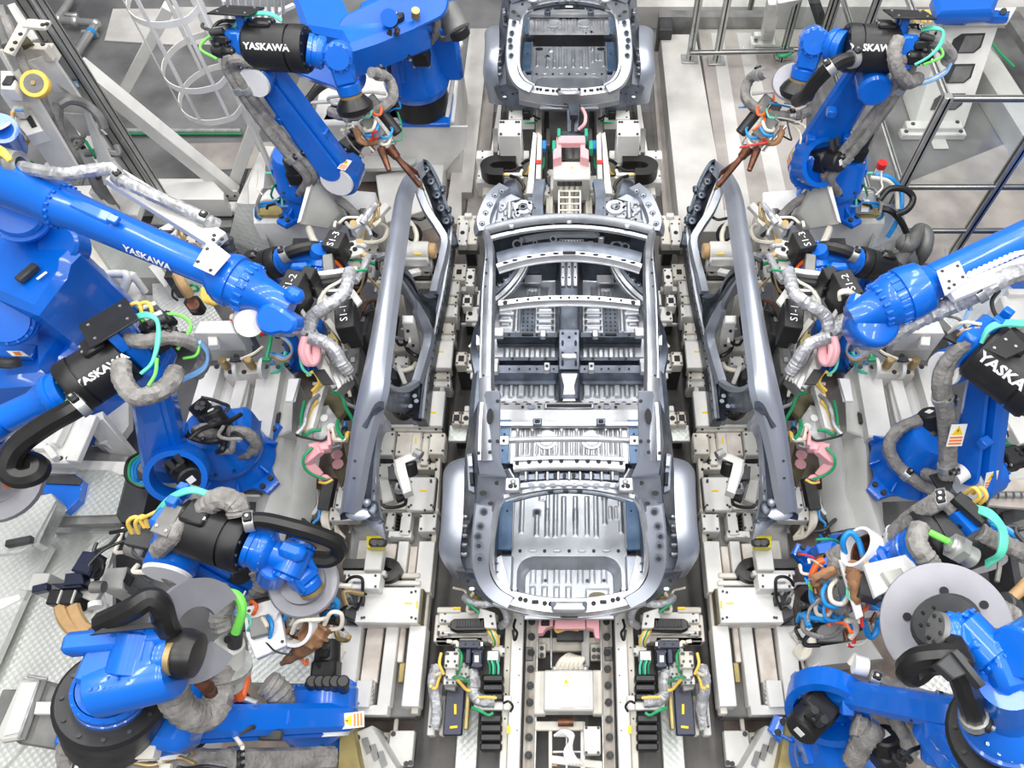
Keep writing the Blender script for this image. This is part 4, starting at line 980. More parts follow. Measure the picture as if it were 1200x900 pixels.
# ---- upper-left welding robot ------------------------------------------------
def robot_front(label, mirror):
    """the two robots working at the front posts; same stance with small differences"""
    t = robot(label, 'blue welding robots at the front posts')
    r_base(t, P(366, 236, .90), .2, .42)
    r_motor(t, P(352, 212, 1.35) if not mirror else P(334, 185, 1.5), V(0, 0, 1), .09, .26)
    A, B = P(398, 206, 1.5), P(303, 90, 2.45)
    if mirror: A, B = P(386, 190, 1.5), P(312, 95, 2.42)
    r_arm(t, A, B, V(-.15, -1, .1) if not mirror else V(-.1, 1, -.1), .18, .13, .14, side=1, discs=not mirror, motor=not mirror)
    if not mirror: r_motor(t, P(402, 178, 1.62), V(.7, .7, .1), .08, .2)
    a, b = (P(292, 54, 2.66), P(361, 58, 2.66)) if not mirror else (P(286, 58, 2.66), P(345, 56, 2.66))
    d, u, sd = r_housing(t, a, b, .165, None, up=V(0, .4, 1))
    h = [o for o in t.children if o.name.startswith('arm_housing')][0]
    td = V(1, 0, 0)
    ax = (a + b) / 2
    nrm = V(0, -.75, .55).normalized()
    if not mirror: lettering('YASKAWA', .062, ax + nrm * .165 + V(-.03, 0, 0), d, d.cross(nrm) * -1 if False else nrm.cross(d), 'chalk', h, wrap=.165)
    else:
        # text must read forwards once the robot is built on the far side
        global SIDE
        o_ = ax + nrm * .165 + V(.03, 0, 0); o_.x = -o_.x; dd = V(-d.x, d.y, d.z); dd = -dd; nn = V(-nrm.x, nrm.y, nrm.z)
        lettering('YASKAWA', .062, o_, dd, nn.cross(dd), 'chalk', h, wrap=.165)
    if mirror:
        mb = MB('blue'); mb.pipe(A + V(0, -.05, .06), V(-.25, -.6, .45), .205, .165, .16, 30); mb.build('motor_shroud', t); r_motor(t, A + V(-.02, -.06, .1), V(-.35, -.5, .35), .10, .28)
        hose(t, [(328, 68, 2.84), (348, 72, 2.86), (362, 80, 2.84), (378, 96, 2.72), (390, 112, 2.58), (400, 118, 2.46)], .05, 'rubber', 'hose', clamps=(.08, .4), label='thick black hose'); mb = MB('discgrey'); mb.lathe(P(402, 98, 2.3), V(.2, -.3, 1), [(0, .17), (.015, .18), (.03, .17), (.03, .08)], 30); mb.build('tool_disc', t)
    w = P(392, 66, 2.60) if not mirror else P(376, 48, 2.62)
    r_fore(t, b, w, .115, .075)
    f = r_wrist(t, w + V(.03, 0, 0), V(.2, -.9, .5), V(.15, -.35, -1), .105, .20, .27)
    elbow_clutter(t, a, d, u, sd, 1.0, 3 + mirror, 1)
    if not mirror:
        hose(t, [(290, 40, 2.76), (274, 45, 2.74), (267, 58, 2.68), (272, 74, 2.58), (278, 90, 2.48)], .05, 'fabric', 'hose_sleeve', wr=.1)
        for k in range(3): hose(t, [(272, 36 - k, 2.74), (282, 24 - k, 2.82), (300, 17 - k, 2.86), (318, 18 - k, 2.86), (330, 25 - k, 2.82)], .012, 'teal', 'cable', n=7)
        hose(t, [(254, 40, 2.6), (250, 34, 2.64), (258, 32, 2.66), (266, 40, 2.64), (264, 48, 2.6)], .016, 'cwhite', 'cable', n=7); warn(t, P(404, 193, 1.69), V(.8, -.3, 0), V(.3, .8, 0), .06)
    else:
        hose(t, [(282, 46, 2.8), (286, 62, 2.76), (282, 82, 2.66), (270, 96, 2.54), (258, 92, 2.5)], .06, 'fabric', 'hose_sleeve', wr=.1); hose(t, [(272, 40, 2.78), (250, 46, 2.76), (230, 54, 2.7), (220, 66, 2.62), (226, 74, 2.56)], .055, 'fabric', 'hose_sleeve', wr=.1)
        for k in range(3): hose(t, [(254, 34 + k, 2.82), (240, 32 + k, 2.86), (229, 37, 2.86), (231 + k, 52, 2.8), (245, 66, 2.74), (262, 76, 2.68)], .012, 'teal', 'cable', n=7)
        for k in range(3): hose(t, [(219, 70 + 2 * k, 2.6), (226, 82 + 2 * k, 2.54), (244, 92 + 2 * k, 2.48), (262, 96 + 2 * k, 2.44)], .012, ['lblue', 'cwhite', 'lblue'][k], 'cable', n=7)
        for k in range(2): hose(t, [(262 - 8 * k, 26, 2.6), (262 - 8 * k, 16, 2.66), (254 - 8 * k, 14, 2.66), (250 - 6 * k, 26, 2.6)], .015, 'yellow', 'cable', n=7)
    # dress pack down the arm
    for k in range(2):
        o = .05 * k
        hose(t, [(290 + 6 * k, 75, 2.6), (270 + 6 * k, 66 + 4 * k, 2.66), (266 + 9 * k, 80, 2.56), (278 + 9 * k, 102, 2.42), (304 + 9 * k, 140 - 3 * k, 2.12), (336 + 9 * k, 180 - 4 * k, 1.80), (360 + 8 * k, 208 - 4 * k, 1.55), (352, 226, 1.3)], .045, 'fabric', 'hose_sleeve', wr=.10, clamps=(.45, .75))
    hose(t, [(435, 85, 2.35), (455, 92, 2.2), (460, 115, 2.1), (438, 132, 2.02), (405, 136, 2.0), (386, 130, 2.0)], .05, 'fabric', 'hose_sleeve', wr=.12, clamps=(.1, .8))
    hose(t, [(452, 110, 2.1), (430, 108, 2.16), (405, 112, 2.16), (385, 115, 2.1), (392, 122, 2.05), (415, 120, 2.05)], .016, 'lgrey', 'cable_guide_ring')
    gun(t, P(440, 152, 1.9), V(.45, -.35, -.5), V(-.1, -.5, .8), .85, 11 + mirror)
    mb = MB('copper'); e = P(489, 203, 1.50); s0 = P(446, 172, 1.85); mb.beam(s0, e, .03, .035); mb.cyl(e, e + V(.0, .03, -.08), .014, .008, 10); mb.cyl(s0 + V(0, 0, -.02), P(456, 200, 1.75), .035, .02, 12); mb.build('lower_electrode', t, 'dark copper electrode bar')
    # hoses at the foot
    for k in range(3): hose(t, [(335 + 4 * k, 236, 1.02), (318, 234 + 3 * k, 1.05), (302, 238 + 3 * k, 1.0), (300, 250 + 2 * k, .88), (308, 258, .80)], .014, 'cyan' if k else 'cwhite', 'air_hose', n=7)
    hose(t, [(322, 215, 1.25), (318, 230, 1.1), (330, 236, 1.05), (342, 226, 1.15), (338, 212, 1.25)], .012, 'green', 'air_hose', n=7); hose(t, [(330, 213, 1.25), (340, 225, 1.1), (334, 238, 1.02), (320, 236, 1.0)], .014, 'lblue', 'air_hose', n=7)
    bundle(t, P(328, 226, 1.12), (.16, .12, .1), 8, ['rubber', 'teal', 'brass', 'cwhite', 'lblue', 'fabric'], .012, 'air_hose', 5)
    hose(t, [(366, 205, 1.4), (378, 222, 1.25), (405, 240, 1.1), (425, 262, .95)], .05, 'fabric', 'hose_sleeve', wr=.1)
    return t
robot_front('blue welding robot aiming a gun at a side panel top, beside the caged ladder', False)
SIDE = -1
robot_front('blue welding robot aiming a gun at a side panel top, by the glazed fence', True)
SIDE = 1

# ---- robots with black housings by the rear quarter of each panel (middle row)
def middle_common(t, base, J2, J3, yaw):
    r_base(t, base, yaw, .42)
    return t
t = robot('blue welding robot with its black lettered housing over the white trestle, facing off the line', 'blue welding robots in the middle row')
r_base(t, P(281, 541, .60), .15, .42, s=1.05)
r_arm(t, P(196, 545, 1.14), P(178, 432, 2.12), V(.05, -1, .15), .155, .115, .15, discs=False, motor=False, side=-1)
mb = MB('blue'); q = P(208, 540, 1.1); mb.pipe(P(210, 548, 1.28), V(.25, -.6, .5), .20, .16, .16, 30); mb.build('motor_shroud', t)
r_motor(t, P(212, 545, 1.24), V(.5, -.5, .35), .10, .26)
r_motor(t, P(268, 515, 1.15), V(-.3, .5, .8), .085, .26); r_motor(t, P(252, 495, 1.2), V(-.6, .5, .6), .08, .2)
a, b = P(150, 414, 2.30), P(82, 456, 2.28)
d, u, sd = r_housing(t, a, b, .165, 'YASKAWA', up=V(.2, .5, 1), tdir=V(.84, .55, 0), tup=V(-.4, .6, .75), tpos=.40)
r_fore(t, b, P(8, 490, 2.20), .13, .085)
f = r_wrist(t, P(-14, 500, 2.2), V(0, -.8, .6), V(-.6, -.5, -.7), .11, .2, .26)
elbow_clutter(t, P(160, 402, 2.30), d, u, sd, 1.05, 21, -1)
hose(t, [(142, 427, 2.42), (144, 445, 2.44), (158, 464, 2.42), (180, 462, 2.36), (200, 448, 2.3), (205, 435, 2.25)], .066, 'fabric', 'hose_sleeve', wr=.12)
hose(t, [(150, 398, 2.44), (172, 400, 2.46), (200, 396, 2.40), (228, 404, 2.26), (240, 420, 2.1), (230, 440, 2.0)], .052, 'fabric', 'hose_sleeve', wr=.1)
for k in range(3): hose(t, [(152, 374 + 2 * k, 2.5), (170, 367 + 2 * k, 2.55), (184, 375 + k, 2.54), (186 - k, 400, 2.5), (178, 425, 2.46), (165, 438, 2.44)], .012, 'teal', 'cable', n=7)
hose(t, [(184, 420, 2.46), (182, 438, 2.44), (174, 452, 2.42)], .012, 'lime', 'cable', n=7)
for k in range(2): hose(t, [(152 + 13 * k, 372 - 3 * k, 2.4), (153 + 13 * k, 358 - 2 * k, 2.48), (163 + 12 * k, 356, 2.48), (166 + 12 * k, 368, 2.44), (165 + 8 * k, 378, 2.36)], .014, 'yellow', 'cable', n=7)
for k in range(3): hose(t, [(234, 400 + k, 2.3), (243, 412 + 2 * k, 2.2), (238, 430 + 2 * k, 2.12), (212, 444 + 2 * k, 2.06)], .011, 'lblue', 'cable', n=7)
hose(t, [(235, 400, 2.28), (230, 416, 2.24), (215, 420, 2.22)], .011, 'lime', 'cable', n=7)
hose(t, [(100, 470, 2.4), (85, 480, 2.40), (55, 497, 2.36), (22, 522, 2.3), (10, 548, 2.24), (22, 560, 2.2), (42, 556, 2.18), (44, 545, 2.18), (25, 540, 2.16), (6, 548, 2.1)], .062, 'rubber', 'hose', clamps=(.06,), label='thick black hose')
hose(t, [(86, 468, 2.42), (78, 478, 2.42), (70, 484, 2.40)], .03, 'lime', 'hose')
hose(t, [(268, 505, 1.35), (290, 508, 1.25), (300, 522, 1.1), (285, 532, 1.0), (262, 528, 1.0)], .05, 'fabric', 'hose_sleeve', wr=.12)
hose(t, [(228, 510, 1.35), (245, 505, 1.3), (262, 518, 1.15), (250, 530, 1.05), (232, 528, 1.1)], .07, 'fabric', 'hose_sleeve', wr=.14)
bundle(t, P(262, 498, 1.3), (.18, .14, .1), 8, ['rubber', 'dgrey', 'fabric', 'black'], .018, 'cable', 6)
for k in range(4): hose(t, [(165, 530 + 3 * k, 1.0), (150 + 3 * k, 540 + 3 * k, .95), (148 + 4 * k, 560, .9), (165, 571 - 2 * k, .85), (185, 568 - k, .85)], .014, ['rubber', 'green', 'cyan', 'cyan'][k], 'air_hose', n=7)
mb = MB('discgrey'); mb.lathe(P(2, 566, 1.7), V(.2, -.2, 1), [(0, .25), (.02, .26), (.05, .25), (.05, .14), (.03, .13)], 32, 'discgrey'); mb.tube(PX([(4, 556, 1.8), (12, 562, 1.8), (10, 570, 1.8)]), .03, 8, 'orange'); mb.build('tool_disc', t, 'pale tool disc')
# right-hand one
t = robot('blue welding robot with a tall upright arm wearing two warning stickers and grey sleeved hoses', 'blue welding robots in the middle row')
r_base(t, P(1062, 548, .60), -.15, .42, s=1.05)
A, B = P(1142, 562, 1.14), P(1116, 428, 2.10)
r_arm(t, A, B, V(-.9, -.5, .2), .165, .125, .14, side=1, lab=False)
warn(t, P(1121, 510, 1.72), V(1, .05, 0), V(0, .5, .85), .085); warn(t, P(1161, 563, 1.30), V(1, .2, 0), V(.1, .5, .8), .075)
r_motor(t, P(1172, 540, 1.1), V(1, .2, 0), .09, .25)
r_motor(t, P(1096, 520, 1.05), V(-.35, .6, .8), .095, .28)
a, b = P(1148, 408, 2.30), P(1222, 462, 2.30)
d, u, sd = r_housing(t, a, b, .19, None, up=V(-.2, .4, 1), bracket=2)
h = [o for o in t.children if o.name.startswith('arm_housing')][0]
nrm = V(-.45, -.65, .6).normalized(); nrm = (nrm - d * nrm.dot(d)).normalized(); lettering('YASKAWA', .085, a.lerp(b, .62) + nrm * .193, d, nrm.cross(d), 'chalk', h, wrap=.19)
r_fore(t, b, P(1290, 505, 2.25), .13, .09)
for k in range(2): hose(t, [(1160, 400, 2.42), (1135, 402, 2.38), (1108 + 6 * k, 425, 2.2), (1100 + 7 * k, 452, 2.05), (1106 + 6 * k, 490, 1.75), (1108 + 6 * k, 530, 1.48), (1105 + 5 * k, 560, 1.25), (1085, 555, 1.05)], .052, 'fabric', 'hose_sleeve', wr=.1, clamps=(.5, .8))
hose(t, [(1080, 492, 1.2), (1055, 502, 1.2), (1042, 522, 1.1), (1052, 545, .98), (1075, 565, .95), (1105, 580, .95), (1128, 590, 1.0)], .055, 'fabric', 'hose_sleeve', wr=.1, clamps=(.6,))
for k in range(3): hose(t, [(1150, 402, 2.46), (1158, 384 + 2 * k, 2.52), (1175, 377 + 2 * k, 2.54), (1205, 378 + 2 * k, 2.52)], .014, 'teal', 'cable', n=7)
hose(t, [(1112, 390, 2.3), (1128, 378, 2.44), (1150, 380, 2.46)], .012, 'cwhite', 'cable', n=7); hose(t, [(1118, 398, 2.3), (1130, 388, 2.42), (1148, 384, 2.44)], .013, 'hosetan', 'cable', n=7)
mb = MB('dgrey'); mb.slab([(1106, 395), (1122, 385), (1148, 402), (1140, 412)], 2.36, .02, 'black'); mb.build('cable_plate', t)
bundle(t, P(1160, 372, 2.3), (.2, .12, .06), 8, ['rubber', 'fabric', 'dgrey', 'lblue'], .012, 'cable', 9)
mb = MB('black'); mb.slab([(1155, 408), (1180, 420), (1206, 408), (1185, 385)], 2.58, .012, 'black'); mb.bolts([(1165, 408), (1190, 406), (1178, 398)], 2.58, .009, 'zinc'); mb.build('cover_plate', t)
mb = MB('black'); mb.slab([(1090, 556), (1104, 553), (1118, 565), (1112, 580), (1100, 572)], 1.28, .03, 'black'); mb.cyl(P(1118, 560, 1.3), P(1130, 552, 1.32), .06, n=16, m='plastic'); mb.build('hose_bracket', t)

# ---- lower row
t = robot('welding robot with a round tool disc and white gun cover, behind the slotted disc guard', 'blue welding robots in the lower row')
B, A = P(203, 656, 1.92), P(336, 712, 1.0)
r_arm(t, A, B, V(-.1, -1, .1), .19, .15, .15, lab=False)
r_base(t, A + V(-.12, .05, -.62), .2, .3, s=.8)
a, b = P(215, 614, 2.08), P(292, 638, 2.05)
d, u, sd = r_housing(t, a, b, .165, None, up=V(0, .3, 1), bracket=2)
w = P(344, 657, 1.98); r_fore(t, b, w, .125, .08)
mb = MB('blue'); mb.cyl(P(322, 662, 2.0), P(318, 676, 1.86), .085, n=26, ch=.01); mb.bt(P(343, 646, 2.06), V(1, -.35, 0), .10, .10, .16, b=.03); mb.build('wrist_drum', t)
f = r_wrist(t, w, V(.35, .9, .1), V(.35, -.55, -.8), .085, .18, .20, boot=False)
mb = MB('plastic'); c = P(357, 684, 1.70); mb.lathe(c, V(.15, -.15, 1), [(0, .19), (.012, .2), (.03, .2), (.04, .19), (.04, .13), (.09, .125), (.09, .05)], 34, 'discgrey'); mb.build('tool_disc', t, 'pale round tool disc')
hose(t, [(285, 612, 2.22), (308, 610, 2.2), (345, 618, 2.15), (372, 626, 2.08), (394, 636, 2.0), (397, 648, 1.92), (385, 656, 1.9), (362, 654, 1.92)], .048, 'rubber', 'hose', clamps=(.05,), label='thick black hose')
hose(t, [(215, 576, 2.1), (228, 582, 2.12), (214, 608, 2.2), (200, 630, 2.2), (185, 645, 2.1)], .06, 'fabric', 'hose_sleeve', wr=.12)
hose(t, [(240, 596, 2.2), (258, 584, 2.26), (276, 590, 2.24), (280, 604, 2.2)], .075, 'fabric', 'hose_sleeve', wr=.16)
for k in range(2): hose(t, [(186 + 7 * k, 648, 2.05), (192 + 8 * k, 668, 1.9), (215 + 6 * k, 688 - 2 * k, 1.7), (245, 695 - 3 * k, 1.5)], .048, 'fabric', 'hose_sleeve', wr=.1)
for k in range(4): hose(t, [(178 + k, 612 + k, 2.1), (186 + k, 596 + k, 2.18), (202, 580 + 1.6 * k, 2.25), (225, 572 + 1.5 * k, 2.28), (248, 578 + 1.5 * k, 2.24)], .011, 'teal', 'cable', n=7)
for k in range(2): hose(t, [(155 + 8 * k, 625, 2.0), (150 + 9 * k, 612, 2.08), (160 + 8 * k, 606 - k, 2.1), (170 + 4 * k, 618, 2.04)], .014, 'yellow', 'cable', n=7)
hose(t, [(165, 608, 2.1), (180, 601, 2.14), (196, 592, 2.16)], .012, 'yellow', 'cable', n=7)
mb = MB('mgrey'); mb.slab([(175, 622), (197, 588), (214, 594), (195, 630)], 2.26, .012, 'mgrey'); mb.bolts([(184, 616), (203, 594), (195, 622)], 2.26, .009, 'zinc'); mb.build('cover_plate', t, 'grey screwed plate')
mb = MB('dgrey'); mb.bt(P(170, 632, 1.95), V(1, -.2, 0), .12, .1, .16); mb.cyl(P(150, 640, 1.9), P(172, 648, 1.9), .05, n=14, m='mgrey', ch=.01); mb.cyl(P(152, 628, 1.95), P(165, 620, 2.0), .03, n=12, m='zinc'); mb.build('connector_block', t)
bundle(t, P(160, 640, 1.85), (.14, .12, .08), 6, ['rubber', 'dgrey', 'cwhite'], .012, 'cable', 12)
hose(t, [(300, 664, 1.6), (308, 680, 1.5), (300, 700, 1.4)], .08, 'fabric', 'hose_sleeve', wr=.15)
mb = MB('black'); mb.cyl(P(275, 668, 1.6), P(285, 672, 1.65), .07, n=16, ch=.01); mb.build('motor', t)
gun(t, P(322, 732, 1.42), V(1, .25, -.1), V(0, -.3, 1), .85, 31, arms=False)
mb = MB('lgrey'); mb.slab([(285, 712), (326, 700), (335, 756), (300, 772), (288, 745)], 1.60, .05, 'plastic'); mb.slab([(290, 726), (312, 720), (315, 742), (294, 748)], 1.64, .06, 'mgrey'); mb.bolts([(322, 704), (331, 752), (292, 716)], 1.6); mb.build('gun_cover', t, 'white flat gun cover')
mb = MB('plastic'); c = P(352, 727, 1.55); mb.pipe(c, V(-.2, -.5, .8), .13, .11, .09, 28, 'plastic'); mb.pipe(c, V(-.2, -.5, .8), .12, .10, .02, 24, 'copper'); mb.build('gun_ring', t, 'white collar')
mb = MB('tan'); mb.tube(PX([(378, 730, 1.52), (366, 745, 1.50), (352, 762, 1.42), (330, 778, 1.3)]), [.075, .08, .05, .015], 10, wr=.2); mb.build('leather_sleeve', t, 'tan leather sleeve')
hose(t, [(335, 722, 1.6), (352, 712, 1.64), (376, 702, 1.64), (394, 704, 1.6), (394, 720, 1.52)], .017, 'cyan', 'air_hose'); hose(t, [(342, 742, 1.6), (350, 728, 1.68), (375, 726, 1.66), (382, 724, 1.6)], .015, 'cwhite', 'lead'); hose(t, [(380, 732, 1.58), (388, 718, 1.66), (400, 720, 1.64), (399, 735, 1.56), (385, 738, 1.5)], .015, 'cwhite', 'lead')
bundle(t, P(385, 722, 1.45), (.14, .12, .1), 10, ['copper', 'brass', 'cwhite', 'rubber', 'cyan', 'fabric'], .012, 'lead', 33)

t = robot('blue welding robot with a slotted disc guard, between the walkway cabinet and the slide bed', 'blue welding robots in the lower row')
A, B = P(378, 842, 1.10), P(185, 864, 2.0)
r_arm(t, A, B, V(.05, -1, -.12), .21, .165, .16, lab=False)
warn(t, P(413, 844, 1.22), V(-.1, .98, .25), V(-1, -.1, .0), .07)
r_base(t, A + V(-.18, .05, -.68), .3, .32, s=.8)
mb = MB('black'); 
for k in range(5): mb.cyl(P(366 + 9 * k, 812, 1.15), P(366 + 9 * k, 798, 1.38), .038, n=14, ch=.008)
mb.box(P(384, 806, 1.2), (.25, .09, .16), b=.02); mb.build('motor', t)
r_motor(t, P(292, 850, 1.5), V(-.2, .5, .8), .085, .24)
hose(t, [(312, 800, 1.6), (325, 810, 1.55), (332, 830, 1.42), (322, 850, 1.3)], .085, 'fabric', 'hose_sleeve', wr=.15)
a, b = P(136, 846, 2.18), P(131, 815, 2.52)
d, u, sd = r_housing(t, a, b, .225, None, up=V(0, 1, .3), bracket=False)
mb = MB('blue'); mb.bt(P(185, 838, 2.15), V(1, -.1, -.1), .30, .26, .42, b=.05); mb.cyl(P(175, 860, 2.1), P(205, 852, 2.05), .13, n=26); mb.box(P(88, 850, 2.15), (.10, .2, .12), b=.02); mb.build('elbow', t)
r_fore(t, b, b + (b - a).normalized() * .12, .15, .13)
c = P(131, 795, 2.74)
mb = MB('blue'); mb.lathe(P(112, 806, 2.74), V(1, .22, .1), [(0, .10), (.02, .125), (.32, .125), (.34, .11)], 30); mb.bt(P(130, 780, 2.80), V(.2, 1, .1), .20, .14, .18, b=.02); mb.bt(P(138, 750, 2.86), V(1, .1, 0), .09, .10, .42, b=.02)
for k in range(9): mb.bolt(P(107 + 8 * k, 808 - 1.4 * k, 2.86), .008, .012, Z, 'blue')
mb.build('wrist_drum', t)
f = r_wrist(t, P(160, 766, 2.82), V(.1, .95, .2), V(1, -.05, .0), .10, .18, .15, boot=False)
mb = MB('navy'); mb.lathe(P(190, 763, 2.80), V(1, -.1, -.1), [(0, .085), (.03, .10), (.10, .105), (.15, .09), (.16, .05)], 26, 'rubber'); mb.build('boot', t, 'black rubber boot')
mb = MB('black'); mb.slab([(104, 744), (122, 734), (178, 729), (183, 735), (120, 742)], 3.0, .02); mb.slab([(110, 733), (122, 715), (135, 708), (138, 722), (128, 732)], 2.98, .05); mb.build('hose_bracket', t)
hose(t, [(120, 730, 2.95), (138, 722, 3.0), (158, 712, 3.04), (175, 702, 3.04), (188, 710, 3.0), (196, 735, 2.90), (206, 750, 2.8), (214, 750, 2.72)], .048, 'rubber', 'hose', label='thick black hose')
# disc guard: a ring plate with an open slot
mb = MB('discgrey'); c = P(228, 738, 2.66); ax = V(.85, -.12, .5); e1, e2, ax = frame(ax)
vs = []; n = 44
for i in range(n + 1):
    q = math.radians(-35 + 290 * i / n)
    for r_, o in ((.225, 0), (.225, .03), (.10, .02), (.10, 0)): vs.append(c + (e1 * math.cos(q) + e2 * math.sin(q)) * r_ + ax * o)
fs = [(i * 4 + k, i * 4 + (k + 1) % 4, i * 4 + 4 + (k + 1) % 4, i * 4 + 4 + k) for i in range(n) for k in range(4)] + [(3, 2, 1, 0), tuple(n * 4 + k for k in range(4))]
mb.add(vs, fs); mb.disc(c + e2 * .16 + ax * .026, ax, .02, e=.03); mb.disc(c - e2 * .16 + ax * .026, ax, .018); mb.disc(c - e1 * .16 + ax * .026, ax, .018); mb.build('disc_guard', t, 'pale slotted disc')
mb = MB('lgrey'); mb.cyl(P(268, 752, 2.3), P(268, 806, 2.05), .075, n=20, ch=.02); mb.cyl(P(268, 778, 2.2), P(268, 784, 2.17), .11, n=20, m='zinc'); mb.cyl(P(276, 742, 2.36), P(275, 756, 2.3), .035, n=14, m='dgrey'); mb.build('hose_coupling', t, 'pale grey hose coupling')
hose(t, [(276, 742, 2.38), (284, 715, 2.46), (278, 698, 2.5), (262, 694, 2.5)], .022, 'lime', 'hose'); 
for k in range(3): hose(t, [(268 + 4 * k, 806, 2.05), (272 + 5 * k, 818, 1.95), (282 + 3 * k, 800, 1.95), (290, 770 + 3 * k, 2.0)], .020, ['orange', 'red', 'orange'][k], 'hose')
hose(t, [(200, 793, 2.55), (205, 820, 2.42), (225, 838, 2.3), (248, 835, 2.22), (258, 805, 2.2), (255, 780, 2.25)], .085, 'fabric', 'hose_sleeve', wr=.15, clamps=(.02,))
hose(t, [(228, 790, 2.5), (240, 802, 2.45), (248, 812, 2.35)], .03, 'copper', 'hose_sleeve', wr=.1)
hose(t, [(255, 692, 2.4), (264, 706, 2.42), (258, 722, 2.4), (262, 740, 2.35)], .06, 'fabric', 'hose_sleeve', wr=.15)
for k in range(2): hose(t, [(85, 860, 2.2), (78, 882 + 3 * k, 2.15), (92, 900 + 3 * k, 2.1), (140, 890 + 9 * k, 2.05), (200, 888 + 9 * k, 1.95), (260, 888 + 9 * k, 1.75), (340, 886 + 8 * k, 1.35), (390, 884 + 8 * k, 1.1)], .055, 'fabric', 'hose_sleeve', wr=.1, clamps=(.3, .75))
bundle(t, P(170, 880, 2.0), (.3, .06, .08), 8, ['brass', 'dgrey', 'cwhite', 'rubber'], .012, 'cable', 15)
bundle(t, P(262, 850, 1.7), (.14, .10, .1), 8, ['brass', 'dgrey', 'cwhite', 'rubber', 'zinc'], .013, 'cable', 16)
mb = MB('lgrey'); mb.slab([(108, 856), (136, 852), (146, 872), (116, 876)], 2.38, .004, 'mgrey'); mb.build('rating_plate', t)
mb = MB('dgrey'); mb.bt(P(318, 862, 1.6), V(1, 0, 0), .05, .05, .12); mb.build('connector_block', t); mb = MB('cream'); mb.bt(P(160, 882, 2.2), V(1, .0, 0), .06, .08, .2, m='cream'); mb.build('connector_block', t)

t = robot('blue welding robot with an orange and blue cabled gun, behind the largest disc guard', 'blue welding robots in the lower row')
a, b = P(1148, 616, 2.15), P(1082, 640, 2.05)
d, u, sd = r_housing(t, a, b, .20, None, up=V(0, .3, 1), bracket=False)
r_fore(t, b, P(1062, 650, 1.9), .125, .10)
f = r_wrist(t, P(1056, 650, 1.85), V(.3, .8, .3), V(-.9, -.3, -.4), .10, .20, .18, boot=False)
A, B = P(1015, 700, 1.0), P(1145, 645, 1.92)
r_arm(t, A, B, V(.1, -1, .1), .19, .15, .14, lab=False)
r_base(t, A + V(0, .3, -.5), .2, .3, s=.9)
mb = MB('black'); mb.slab([(1117, 584), (1126, 575), (1160, 605), (1152, 615)], 2.42, .05); mb.build('top_plate', t)
mb = MB('blue'); mb.slab([(1118, 600), (1128, 597), (1150, 618), (1140, 624)], 2.36, .08); mb.build('rear_bracket', t)
for k in range(2): hose(t, [(1118, 594 + 6 * k, 2.3), (1106, 582 + 6 * k, 2.3), (1092, 588 + 7 * k, 2.25), (1070, 602 + 8 * k, 2.1), (1048, 622 + 8 * k, 1.9), (1036, 640 + 6 * k, 1.7)], .045, 'fabric', 'hose_sleeve', wr=.1, clamps=(.25, .85))
for k in range(4): hose(t, [(1142, 593 + 2 * k, 2.4), (1162 - k, 600 + 2 * k, 2.44), (1178 - 2 * k, 622, 2.42), (1176 - 2 * k, 648, 2.36), (1156, 664 - 2 * k, 2.25)], .012, 'teal', 'cable', n=7)
for k in range(2): hose(t, [(1132 + 8 * k, 578, 2.3), (1142 + 8 * k, 572, 2.38), (1148 + 8 * k, 582, 2.36), (1140 + 8 * k, 590, 2.3)], .014, 'yellow', 'cable', n=7)
hose(t, [(1146, 622, 2.3), (1165, 634, 2.26), (1182, 640, 2.2), (1205, 652, 2.1)], .06, 'fabric', 'hose_sleeve', wr=.12)
hose(t, [(1078, 618, 2.3), (1074, 635, 2.32), (1086, 655, 2.3), (1096, 668, 2.24)], .065, 'fabric', 'hose_sleeve', wr=.14)
hose(t, [(1090, 624, 2.34), (1102, 630, 2.36), (1114, 636, 2.34)], .018, 'lime', 'hose')
mb = MB('zinc'); mb.cyl(P(1112, 636, 2.36), P(1140, 655, 2.3), .045, .06, 18, 'zinc', .01); mb.cyl(P(1118, 640, 2.36), P(1126, 645, 2.34), .075, n=6, m='zinc'); mb.build('hose_coupling', t)
for k in range(2): hose(t, [(1160, 610 + 4 * k, 2.2), (1185, 622 + 4 * k, 2.15), (1196, 640, 2.05)], .012, ['lblue', 'cyan'][k], 'cable', n=7)
bundle(t, P(1165, 660, 2.05), (.2, .14, .08), 8, ['rubber', 'dgrey', 'fabric', 'lblue'], .014, 'cable', 17)
gun(t, P(985, 682, 1.45), V(-.4, -.2, -.6), V(0, -.3, 1), .9, 18, arms=False, plate=False)
mb = MB('lgrey'); mb.slab([(1013, 661), (1064, 649), (1078, 668), (1046, 690), (1026, 700)], 2.06, .04, 'plastic'); mb.slab([(1034, 670), (1056, 665), (1062, 677), (1044, 685)], 2.11, .07, 'lgrey'); mb.build('gun_cover', t, 'white flat gun cover')
mb = MB('plastic'); c = P(1017, 648, 1.74); mb.pipe(c, V(-.8, .3, .4), .13, .11, .09, 28, 'plastic'); mb.pipe(c - V(-.06, .02, .02), V(-.8, .3, .4), .115, .10, .10, 24, 'copper'); mb.build('gun_ring', t, 'white collar')
mb = MB('plastic'); mb.slab([(983, 656), (994, 653), (1012, 722), (1004, 726)], 1.66, .02, 'plastic'); mb.build('gun_plate', t, 'narrow white plate')
mb = MB('tan'); mb.tube(PX([(1000, 660, 1.70), (1001, 675, 1.72), (1002, 690, 1.70), (1003, 706, 1.64)]), [.035, .05, .035, .03], 10, wr=.12); mb.build('leather_sleeve', t, 'tan leather sleeve')
